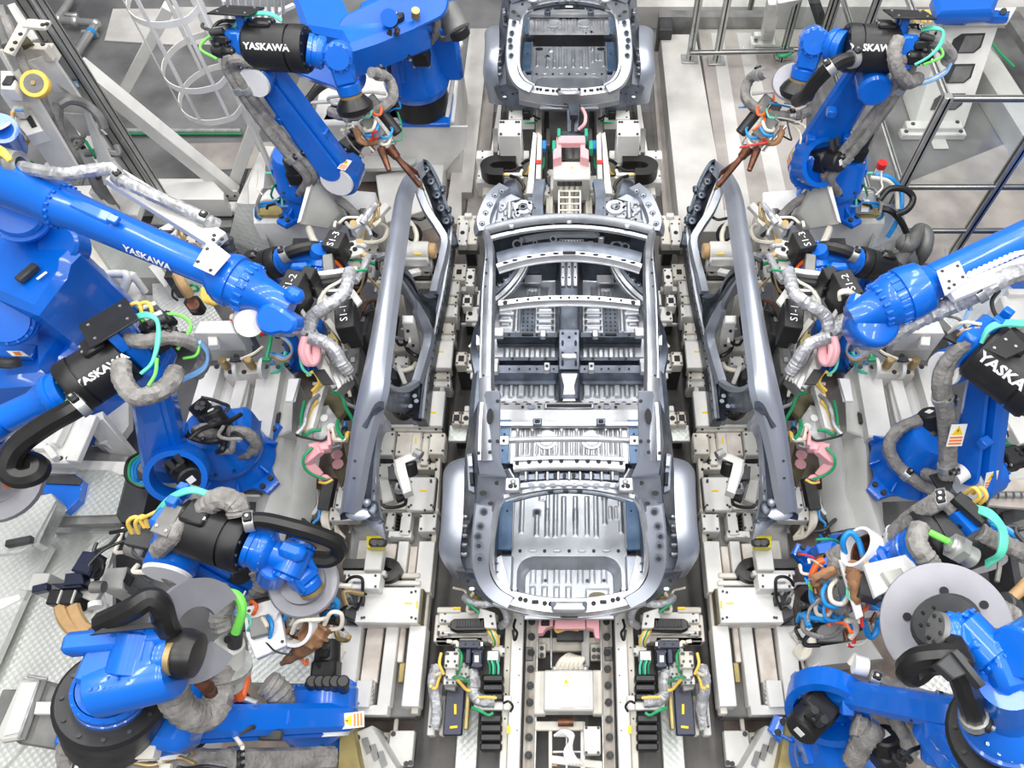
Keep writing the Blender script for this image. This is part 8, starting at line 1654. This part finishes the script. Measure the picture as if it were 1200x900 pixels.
# glazed fence on the right
t = thing('glazed_fence', 'grooved aluminium fence with clear panels enclosing the bay with the dark elbowed pipes', 'fence', 'clear panel fences')
def fpost(t, x, y, h, w=.075):
    mb = MB('alu'); mb.box((x, y, h / 2), (w, w, h), b=.006)
    for s_ in (-1, 1): mb.box((x + s_ * (w / 2 + .001), y, h / 2), (.004, .016, h), b=.001, m='aluslot'); mb.box((x, y - w / 2 - .001, h / 2), (.016, .004, h), b=.001, m='aluslot')
    mb.box((x, y, .012), (w * 1.8, w * 1.8, .024), b=.003, m='zinc'); mb.build('post', t)
def frail(t, a, b, w=.05):
    mb = MB('alu'); mb.beam(a, b, w, w); mb.beam(Vector(a) + V(0, -w / 2, 0), Vector(b) + V(0, -w / 2, 0), .012, .014, m='aluslot'); mb.beam(Vector(a) + Z * (w / 2), Vector(b) + Z * (w / 2), .012, .004, m='aluslot'); mb.build('rail', t)
X0, Y0 = 3.145, 5.25
for x in (X0, 4.04, 5.0): fpost(t, x, Y0, 2.0)
for y in (6.25, 7.3, 8.4): fpost(t, X0, y, 2.0)
for z in (.38, .98, 1.97): frail(t, (X0, Y0, z), (5.2, Y0, z)); frail(t, (X0, Y0, z), (X0, 8.5, z))
for a, b in (((X0, Y0), (4.04, Y0)), ((4.04, Y0), (5.2, Y0)), ((X0, Y0), (X0, 6.25)), ((X0, 6.25), (X0, 7.3)), ((X0, 7.3), (X0, 8.4))):
    mb = MB('glass'); mb.beam(V(*a, 1.47), V(*b, 1.47), .006, .95); mb.build('panel', t, 'clear panel')
t = thing('glazed_fence', 'grooved aluminium fence standing across the light concrete plinth', 'fence', 'clear panel fences')
for u, v in ((808, 70), (839, 72), (917, 66)): p = P(u, v, .36); o = MB('alu'); o.box((p.x, p.y, 1.4), (.08, .08, 2.08), b=.006); o.box((p.x, p.y - .041, 1.4), (.018, .004, 2.08), b=.001, m='aluslot'); o.box((p.x + .041, p.y, 1.4), (.004, .018, 2.08), b=.001, m='aluslot'); o.box((p.x, p.y, .37), (.2, .16, .02), b=.004, m='zinc'); o.build('post', t)
a, b = P(808, 62, .5), P(930, 60, .5); frail(t, a, b); mb = MB('glass'); mb.beam(a + Z * .5, b + Z * .5, .006, .9); mb.build('panel', t, 'clear panel')
hose(t, [(909, 62, .45), (915, 66, .5), (926, 63, .5), (924, 60, .45)], .02, 'green', 'cable')
t = thing('glazed_fence', 'farther aluminium fence with clear panels behind the robot by the plinth', 'fence', 'clear panel fences')
for x in (2.55, 2.95): fpost(t, x, 8.0, 2.2, .06)
fpost(t, 2.3, 9.0, 2.2, .06)
for z in (.5, 1.4): frail(t, (2.2, 8.0, z), (3.1, 8.0, z))
mb = MB('glass'); mb.beam((2.2, 8.0, .95), (3.1, 8.0, .95), .006, .9); mb.build('panel', t, 'clear panel')
mb = MB('white'); mb.prism([P(u, v, z) for u, v, z in ((901, 6, 1.4), (915, 6, 1.4), (906, 48, .45), (893, 48, .45))], (0, .15, 0), 'white', .01); mb.prism([P(u, v, z) for u, v, z in ((912, 4, 1.5), (945, -2, 1.5), (920, 14, 1.3), (908, 20, 1.2))], (0, .1, 0), 'white', .01); mb.bp(880, 42, 908, 52, .44, .08); mb.bolts([(887, 40), (886, 47), (904, 46)], .46, .025); mb.bp(884, 37, 893, 42, .5, .06); solo('support_stand', 'white column with a bolted foot on the plinth between fence posts', 'column', mb)
mb = MB('dgrey'); mb.prism([P(u, v, z) for u, v, z in ((948, 4, 1.0), (962, 4, 1.0), (975, 40, .4), (960, 40, .4))], (0, .1, 0)); solo('dark_channel', 'dark upright channel by the farther fence', 'post', mb)
mb = MB('lgrey'); mb.beam(G(1130, 70) + Z * .15, G(1240, 250) + Z * .15, .3, .3); mb.beam(G(1160, 60) + Z * .5, G(1210, 140) + Z * .5, .2, .1, m='mgrey'); solo('cable_duct', 'grey cable duct running along the floor behind the glazed fence', 'duct', mb)
mb = MB('white'); mb.tube([G(1165, 140) + Z * .1, G(1170, 150) + Z * .1, G(1182, 155) + Z * .1], .02, 8); mb.tube([G(1140, 70) + Z * .35, G(1155, 90) + Z * .35, G(1172, 108) + Z * .35], .015, 8, 'green'); solo('loose_cable', 'white cable curling on the floor beside the cable duct', 'cable', mb)
# grey pipework beside the right plinth
t = thing('pipe_manifold', 'dark grey elbowed pipes standing beside the plinth with the warning box', 'pipe', 'floor pipes')
for k, pts in enumerate(([(1052, 272, .5), (1058, 285, .5), (1066, 287, .5), (1072, 278, .5), (1078, 270, .5), (1085, 276, .48), (1083, 292, .4), (1076, 304, .2)], [(1044, 278, .45), (1048, 292, .4), (1052, 310, .3), (1048, 312, .2)], [(1050, 312, .4), (1060, 298, .4), (1066, 304, .35), (1068, 318, .2)])):
    mb = MB('mgrey'); mb.tube(PX(pts), .075, 14); q = PX(pts); mb.pipe(q[1], q[2] - q[1], .10, .07, .03, 18, 'mgrey'); mb.build('pipe', t)
for k in range(3): hose(t, [(1030 + 6 * k, 292, .4), (1034 + 6 * k, 308, .35), (1042 + 6 * k, 322, .2)], .03, ['dgrey', 'hosetan', 'zinc'][k], 'conduit')
t = thing('warning_box', 'small grey box with a yellow warning triangle on the fence-side pierced plinth', 'junction box')
mb = MB('lgrey'); mb.prism([P(u, v, z) for u, v, z in ((1006, 225, 1.15), (1030, 225, 1.15), (1024, 251, .92), (999, 251, .92))], (0, .12, -.1), 'lgrey', .01); mb.build('enclosure', t); warn(t, P(1014, 241, 1.03), V(1, 0, 0), V(-.1, .6, .7), .055, False)
hose(t, [(1030, 235, 1.1), (1042, 222, 1.15), (1060, 222, 1.15), (1070, 232, 1.1), (1064, 245, 1.05), (1050, 252, 1.0)], .03, 'rubber', 'cable'); hose(t, [(1030, 243, 1.0), (1045, 248, 1.0), (1056, 260, .9), (1062, 272, .8)], .03, 'rubber', 'cable'); hose(t, [(1025, 205, 1.1), (1042, 208, 1.1), (1055, 222, 1.0), (1056, 245, .9), (1048, 265, .8), (1040, 278, .7)], .022, 'cyan', 'air_hose'); hose(t, [(1020, 208, 1.1), (1040, 212, 1.1), (1050, 225, 1.0), (1052, 245, .9)], .02, 'cwhite', 'air_hose')
mb = MB('red'); q = P(1032, 196, 1.1); mb.cyl(q, q + Z * .06, .045, n=16); mb.cyl(q - Z * .08, q, .035, n=16, m='plastic'); solo('red_valve', 'red capped valve near the warning box behind the robot by the glazed fence', 'valve', mb, 'red capped valves'); mb = MB('red'); q = P(1157, 523, .9); mb.cyl(q, q + Z * .07, .06, n=16); mb.cyl(q + Z * .07, q + Z * .2, .05, n=16, m='plastic'); solo('red_valve', 'red valve with a white neck beside the upright blue arm', 'valve', mb, 'red capped valves')
# ---- right edge platforms
mb = MB('treadw'); mb.slab([(1085, 352), (1130, 330), (1200, 322), (1240, 330), (1240, 385), (1120, 388)], .45, .06); mb.slab([(1085, 352), (1120, 388), (1116, 396), (1078, 360)], .43, .2, 'mgrey'); solo('tread_platform', 'pale tread plate platform under the blue arm with the toothed carrier', 'platform', mb, 'tread plate platforms')
mb = MB('white'); mb.bp(1178, 345, 1230, 375, .95, .5, .02); mb.bp(1182, 338, 1230, 345, 1.0, .1); solo('white_cabinet', 'white cabinet corner on the pale tread platform', 'cabinet', mb)
mb = MB('black')
for k in range(4): mb.bp(1140 + 3 * k, 458 + 10 * k, 1172 + 3 * k, 467 + 10 * k, .5 - .01 * k, .12, .015, 'dgrey')
solo('ribbed_mat', 'dark ribbed cable carrier behind the upright blue arm', 'cable carrier', mb)
t = thing('side_trestle', 'white trestle with grey ledges behind the upright blue arm', 'trestle')
mb = MB('white'); mb.beam(P(1140, 500, .5), P(1215, 500, .5), .12, .1); mb.beam(P(1162, 450, .6), P(1200, 520, .5), .16, .12); mb.prism([P(u, v, .5) for u, v in ((1175, 545), (1215, 520), (1215, 560), (1185, 575))], (0, 0, -.4), 'lgrey', .01); mb.slab([(1172, 582), (1230, 560), (1230, 640), (1165, 620)], .3, .3, 'mgrey'); mb.build('frame', t)
hose(t, [(1165, 525, 1.0), (1180, 520, 1.0), (1192, 528, .95), (1198, 540, .9), (1188, 545, .9), (1172, 535, .9)], .016, 'green', 'air_hose'); mb = MB('plastic'); mb.cyl(P(1142, 502, .7), P(1165, 500, .7), .045, n=14, ch=.015); mb.build('filter', t); hose(t, [(1165, 500, .7), (1176, 502, .7), (1180, 512, .66)], .018, 'rubber', 'air_hose')
mb = MB('gold'); mb.slab([(1165, 566), (1206, 560), (1206, 596), (1158, 592)], .55, .04, 'dirty')
for k in range(5): mb.cyl(P(1160 + 9 * k, 580, .6), P(1166 + 9 * k, 580, .6), .03, n=12, m='zinc')
solo('valve_rail', 'row of silver fittings on a pale rail below the upright blue arm', 'valve block', mb)
mb = MB('dgrey'); mb.slab([(1174, 600), (1230, 585), (1230, 700), (1190, 690)], .36, .36, 'dgrey'); mb.slab([(1186, 612), (1226, 600), (1226, 680), (1196, 676)], .364, .02, 'mgrey'); solo('dark_bin', 'dark grey bin beside the largest disc guard', 'bin', mb)
mb = MB('dgrey'); covers(mb, [(955, 700, 985, 752, .5, .3, 'mgrey'), (948, 690, 966, 720, .6, .2, 'black'), (985, 735, 1004, 768, .45, .2, 'olive')]); mb.prism([P(u, v, .5) for u, v in ((942, 760), (1020, 748), (1036, 772), (948, 782))], (0, 0, -.3), 'lgrey', .01); solo('gun_stand', 'grey stepped stand under the orange and blue cabled gun', 'stand', mb, 'gun stands'); SIDE = -1
mb = MB('dgrey'); covers(mb, [(955, 700, 985, 752, .5, .3, 'mgrey'), (985, 735, 1004, 768, .45, .2, 'olive')]); mb.slab([(960, 758), (1045, 745), (1040, 800), (966, 802)], .5, .3, 'tread'); solo('gun_stand', 'grey stepped stand with a tread plate under the white gun cover by the walkway', 'stand', mb, 'gun stands'); SIDE = 1
mb = MB('conc'); mb.prism([P(u, v, .7) for u, v in ((1058, 796), (1110, 786), (1130, 812), (1075, 824))], (0, 0, -.4), 'treadw', .02); solo('rough_block', 'pale rough block under the thick black hose beside the largest disc guard', 'block', mb)
def low_plinth(side):
    mb = MB('lgrey'); mb.prism([P(u, v, .5) for u, v in ((412, 860), (436, 850), (468, 905), (404, 905))], (0, 0, -.45), 'lgrey', .01); mb.prism([P(u, v, .62) for u, v in ((398, 850), (412, 846), (424, 905), (396, 905))], (0, 0, -.5), 'gold', .008)
    for k in range(3): mb.prism([P(u, v, .505) for u, v in ((424 + 9 * k, 866 + 8 * k), (431 + 9 * k, 864 + 8 * k), (436 + 9 * k, 880 + 8 * k), (430 + 9 * k, 884 + 8 * k))], (0, 0, .01), 'mgrey')
    solo('faceted_plinth', f'grey faceted plinth beside the lower end of the {side} slide bed', 'plinth', mb, 'faceted plinths')
low_plinth('ladder-side'); SIDE = -1; low_plinth('fence-side'); SIDE = 1
# ---- left walkway
t = thing('walkway', 'pale tread plate walkway with steps under the servo tool', 'walkway')
for q, z, h, m in (([(91, 551), (130, 551), (147, 560), (136, 603), (70, 605)], .72, .05, 'tread'), ([(70, 605), (136, 603), (142, 613), (63, 615)], .70, .06, 'mgrey'), ([(64, 615), (142, 613), (140, 623), (62, 624)], .55, .05, 'tread'), ([(62, 624), (140, 623), (118, 690), (128, 720), (100, 790), (0, 905), (-40, 905), (-10, 790), (35, 700)], .50, .06, 'treadw'), ([(-40, 640), (44, 628), (60, 640), (28, 700), (-12, 790), (-40, 850)], .62, .06, 'treadw'), ([(-90, 600), (132, 600), (132, 730), (92, 905), (-90, 905)], .46, .05, 'treadw'), ([(146, 562), (175, 572), (166, 610), (142, 612), (136, 603)], .70, .5, 'dgrey')):
    mb = MB(m); mb.slab(q, z, h, None, 0); mb.build('tread_plate', t)
mb = MB('white'); mb.slab([(0, 702), (22, 696), (24, 702), (-4, 716)], .64, .03, 'plastic'); mb.slab([(20, 690), (32, 692), (27, 702), (14, 698)], .63, .05, 'lgrey'); mb.build('edge_strip', t)
mb = MB('lgrey'); mb.slab([(-4, 612), (30, 583), (60, 578), (66, 586), (36, 640), (20, 648), (-4, 650)], .95, .05, 'treadw'); mb.prism([P(u, v, .93) for u, v in ((62, 580), (68, 588), (46, 636), (38, 640))], (0, 0, -.12), 'zinc', .006); mb.beam(P(8, 638, .97), P(38, 632, .97), .05, .05, m='dgrey'); mb.box(P(30, 610, .5), (.1, .1, .8), m='mgrey'); solo('step_plate', 'raised tread plate step with a silver edge over the walkway', 'step', mb)
mb = MB('bluestrip'); mb.slab([(42, 560), (88, 556), (97, 562), (92, 585), (76, 600), (66, 586), (50, 578)], .8, .5, 'blue'); mb.slab([(44, 558), (86, 556), (96, 562), (92, 568), (46, 566)], .82, .02, 'dgrey'); solo('stained_block', 'dark blue stained block between the raised step and the white trestle', 'block', mb)
t = thing('white_trestle', 'white pressed trestle with raised lips under the lettered black housing', 'trestle')
mb = MB('white'); mb.prism([P(u, v, .95) for u, v in ((28, 542), (84, 542), (106, 490), (96, 475), (40, 500), (22, 520))], (0, 0, -.12), 'white', .015); mb.beam(P(86, 542, .97), P(109, 488, .97), .09, .06); mb.beam(P(66, 522, 1.0), P(82, 488, 1.0), .04, .08); mb.beam(P(24, 524, .99), P(56, 524, .99), .05, .06); mb.beam(P(56, 524, .99), P(66, 538, .99), .05, .06); mb.bolts([(62, 536), (71, 537), (80, 537)], .955, .018); mb.build('top', t)
mb = MB('white'); mb.beam(P(110, 490, .9), P(152, 540, .4), .14, .10); mb.prism([P(u, v, .6) for u, v in ((122, 470), (150, 466), (150, 498), (140, 512), (112, 490))], (0, 0, -.1), 'lgrey', .01); mb.beam(P(92, 538, .6), P(150, 546, .55), .14, .08, m='mgrey'); mb.beam(P(20, 548, .7), P(150, 552, .6), .12, .1); mb.slab([(122, 477), (126, 474), (125, 484), (121, 485)], .62, .02, 'labely'); mb.build('brace', t)
for u, v in ((40, 530), (95, 500), (150, 540)): mb = MB('white'); q = P(u, v, .3); mb.box((q.x, q.y, .36), (.1, .1, .72), b=.01); mb.build('leg', t)
t = thing('servo_tool', 'dark blue servo tool with tan hoses standing on the walkway', 'tool')
mb = MB('navy'); mb.prism([P(u, v, 1.25) for u, v in ((82, 668), (96, 645), (114, 647), (104, 674)) ], (0, 0, -.14), 'navy', .012); mb.slab([(58, 684), (94, 682), (96, 688), (70, 690)], 1.2, .08, 'navy'); mb.beam(P(40, 692, 1.15), P(58, 688, 1.15), .05, .06, m='navy'); mb.slab([(76, 672), (96, 670), (98, 684), (74, 686)], 1.22, .1, 'navy'); mb.build('body', t)
for u in (55, 71): mb = MB('black'); mb.bp(u, 690, u + 14, 708, 1.2, .2, .01); mb.bp(u + 13, 691, u + 15, 707, 1.21, .02, m='lgrey'); mb.build('connector_box', t)
mb = MB('zinc'); mb.slab([(92, 682), (120, 690), (110, 706), (90, 698)], 1.1, .05, 'lgrey'); mb.cyl(P(108, 688, 1.2), P(122, 688, 1.2), .04, n=14, m='mgrey'); mb.cyl(P(112, 706, 1.1), P(112, 712, 1.1), .045, n=14, m='plastic'); mb.box(P(75, 696, .8), (.12, .12, .6), m='lgrey'); mb.build('clamp', t)
for k in range(2): hose(t, [(71 + 15 * k, 711, 1.15), (76 + 14 * k, 726 - 4 * k, 1.15), (88 + 10 * k, 740 - 5 * k, 1.15), (105 + 2 * k, 744 - 4 * k, 1.15)], .042, 'hosetan', 'hose')
for k in range(4): hose(t, [(106, 665 + 4 * k, 1.2), (116 + k, 654 + 3 * k, 1.3), (122 - k, 664 + 3 * k, 1.28), (112, 680, 1.2)], .012, 'rubber', 'cable', n=7)
t = thing('relay_box', 'grey relay box with dark windows on the walkway beside the servo tool', 'junction box')
mb = MB('lgrey'); mb.slab([(122, 666), (148, 664), (142, 690), (116, 690)], .95, .35, 'lgrey', .01); mb.prism([P(u, v, z) for u, v, z in ((149, 665, .94), (180, 688, .75), (166, 704, .7), (140, 690, .94))], (0, 0, -.2), 'mgrey', .006); mb.build('enclosure', t); mb = MB('black'); mb.prism([P(u, v, z) for u, v, z in ((150, 671, .95), (158, 677, .91), (152, 688, .91), (145, 682, .95))], (0, 0, .012), 'black'); mb.prism([P(u, v, z) for u, v, z in ((158, 686, .88), (164, 690, .86), (160, 699, .83), (152, 694, .86))], (0, 0, .014), 'dgrey'); mb.build('window', t, 'dark windows')
t = thing('control_cabinet', 'grey cabinet with a glossy clear cover at the end of the walkway', 'control cabinet')
mb = MB('lgrey'); mb.prism([P(u, v, 1.0) for u, v in ((26, 795), (54, 797), (80, 812), (64, 878), (22, 872), (4, 858))], (0, 0, -.5), 'mgrey', .01); mb.build('enclosure', t); mb = MB('plastic'); mb.prism([P(u, v, 1.06) for u, v in ((24, 796), (50, 795), (24, 866), (0, 870), (-6, 862))], (0, 0, -.06), 'lgrey', .012); mb.slab([(26, 800), (44, 799), (22, 858), (4, 862)], 1.075, .012, 'plastic'); mb.build('clear_cover', t); mb = MB('plastic'); mb.slab([(42, 822), (62, 822), (58, 837), (39, 837)], 1.06, .08, 'white'); mb.build('latch_box', t); mb = MB('zinc'); mb.beam(P(47, 795, 1.08), P(22, 866, 1.08), .02, .02); mb.beam(P(32, 792, 1.1), P(56, 796, 1.1), .02, .02); mb.build('hinge', t); mb = MB('mgrey'); mb.box(P(40, 840, .3), (.3, .3, .42)); mb.build('stand', t)
# ---- deck between the left robots
mb = MB('tread'); mb.slab([(100, 272), (178, 268), (240, 300), (250, 370), (160, 420), (118, 330)], .25, .05); mb.slab([(150, 325), (188, 325), (185, 345), (158, 345)], .26, .03, 'mgrey'); mb.slab([(178, 332), (232, 330), (262, 378), (215, 400), (180, 378)], .5, .05, 'treadw'); solo('tread_platform', 'greenish tread plate deck under the long lettered blue arm', 'platform', mb, 'tread plate platforms')
t = thing('guard_rail', 'white tubular guard rail with boxes beside the blue turret of the huge robot', 'railing')
mb = MB('white'); mb.tube(PX([(118, 322, 1.2), (140, 321, 1.2), (149, 327, 1.18), (134, 372, .9)]), .035, 10); mb.tube(PX([(132, 375, .8), (152, 326, 1.15), (158, 326, 1.15), (170, 342, 1.0)]), .03, 10); mb.build('rail', t)
mb = MB('white'); mb.prism([P(u, v, 1.0) for u, v in ((154, 328), (168, 342), (150, 372), (138, 372))], (0, 0, -.1), 'white', .01); covers(mb, [(110, 345, 136, 358, .9, .3, 'lgrey'), (114, 356, 130, 374, .8, .3, 'cream'), (106, 374, 120, 400, .6, .4, 'black')]); mb.prism([P(u, v, .8) for u, v in ((86, 290), (98, 272), (130, 320), (112, 330))], (0, 0, -.3), 'cream', .01); mb.prism([P(u, v, .7) for u, v in ((173, 312), (184, 306), (200, 330), (192, 336))], (0, 0, -.2), 'white', .01); mb.build('box', t)
t = thing('hose_stand', 'small stand of tan and green hoses under the long blue arm beside its lettering', 'stand')
mb = MB('dgrey'); mb.bp(214, 344, 232, 356, .9, .2, .03); mb.cyl(P(226, 356, .9), P(228, 360, .8), .05, n=14, m='copper'); mb.box(P(222, 352, .4), (.1, .1, .8)); mb.build('foot', t); hose(t, [(208, 322, 1.1), (214, 334, 1.1), (222, 346, 1.0)], .045, 'hosetan'); hose(t, [(218, 336, 1.0), (228, 334, 1.05), (232, 340, 1.0), (222, 342, 1.0)], .014, 'green', 'cable'); hose(t, [(204, 334, 1.0), (202, 346, 1.0), (208, 352, 1.0)], .012, 'rubber', 'cable')
for k in range(3): hose(t, [(238 + 3 * k, 338, 1.1), (238 + 3 * k, 350, 1.1), (248 + 2 * k, 356, 1.05), (256, 354 - 2 * k, 1.0)], .018, 'yellow', 'cable')
t = thing('valve_manifold', 'cream valve boxes with dark cables under the white hose carrier of the lettered arm', 'valve block')
mb = MB('cream'); covers(mb, [(186, 268, 206, 278, 1.0, .15, 'lgrey'), (196, 274, 214, 290, .95, .2, 'lgrey'), (218, 274, 232, 284, 1.0, .15, 'cream'), (226, 284, 240, 296, .9, .2, 'cream'), (205, 290, 222, 300, .8, .2, 'dgrey')]); mb.slab([(234, 272), (238, 271), (238, 274), (234, 275)], 1.01, .02, 'labely'); mb.slab([(226, 284), (232, 284), (232, 287), (226, 287)], .91, .02, 'labely'); mb.beam(P(183, 276, .9), P(208, 262, .95), .08, .05, m='white'); mb.box(P(212, 285, .4), (.2, .2, .75), m='mgrey'); mb.build('box', t); bundle(t, P(218, 284, .95), (.2, .14, .08), 10, ['rubber', 'dgrey', 'brass', 'navy', 'cwhite'], .018, 'cable', 91)
mb = MB('white'); mb.prism([P(u, v, .5) for u, v in ((128, 205), (150, 202), (168, 232), (160, 252), (136, 250))], (0, 0, -.1), 'white', .01); mb.slab([(130, 240), (166, 236), (158, 254), (134, 256)], .06, .06, 'cream'); mb.bolts([(140, 244), (152, 244)], .065, .03); mb.prism([P(u, v, .3) for u, v in ((85, 218), (250, 212), (262, 225), (262, 234), (88, 234))], (0, 0, -.25), 'white', .01); mb.slab([(170, 262), (272, 258), (272, 266), (172, 270)], .08, .08, 'mgrey'); solo('post_foot', 'white bracketed foot and ground beam at the base of the grooved post', 'bracket', mb)
# ================================================================ finish
for r in ROOTS: finish(r)
bpy.context.view_layer.update()
car2 = copy_tree(car); car2.location = car.location + V(0, 5.27, 0)
car2['label'] = 'silver car body farther up the line, only its rear hatch end in view'
# ---------------------------------------------------------------- light
w = bpy.data.worlds.new('hall'); SC.world = w; w.use_nodes = True
nt = w.node_tree; bg = nt.nodes['Background']; bg.inputs['Color'].default_value = (0.93, 0.95, 1.0, 1); bg.inputs['Strength'].default_value = 0.54
def lamp(x, y, z, sx, sy, e):
    l = bpy.data.lights.new('hall_lamp', 'AREA'); l.shape = 'RECTANGLE'; l.size = sx; l.size_y = sy; l.energy = e; l.color = (1, 0.985, 0.96)
    o = bpy.data.objects.new('hall_lamp', l); o.location = (x, y, z); COL.objects.link(o)
for ix in range(-2, 3):
    for iy in range(5): lamp(ix * 2.6, -3.0 + iy * 3.6, 9.5, 0.5, 2.4, 166)
cam = bpy.data.cameras.new('camera'); co = bpy.data.objects.new('camera', cam); COL.objects.link(co)
co.location = (0, 0, CAMH); co.rotation_euler = (math.pi / 2 - CAMT, 0, 0)
cam.sensor_fit = 'HORIZONTAL'; cam.sensor_width = 36; cam.lens = CAMF / 1200 * 36; cam.shift_x = -(CX - 600) / 1200; cam.shift_y = 0
cam.clip_start = 0.05; cam.clip_end = 100
SC.camera = co
SC.view_settings.view_transform = 'Standard'; SC.view_settings.look = 'None'; SC.view_settings.gamma = 1; SC.view_settings.use_curve_mapping = False
SC.view_settings.exposure = -0.62
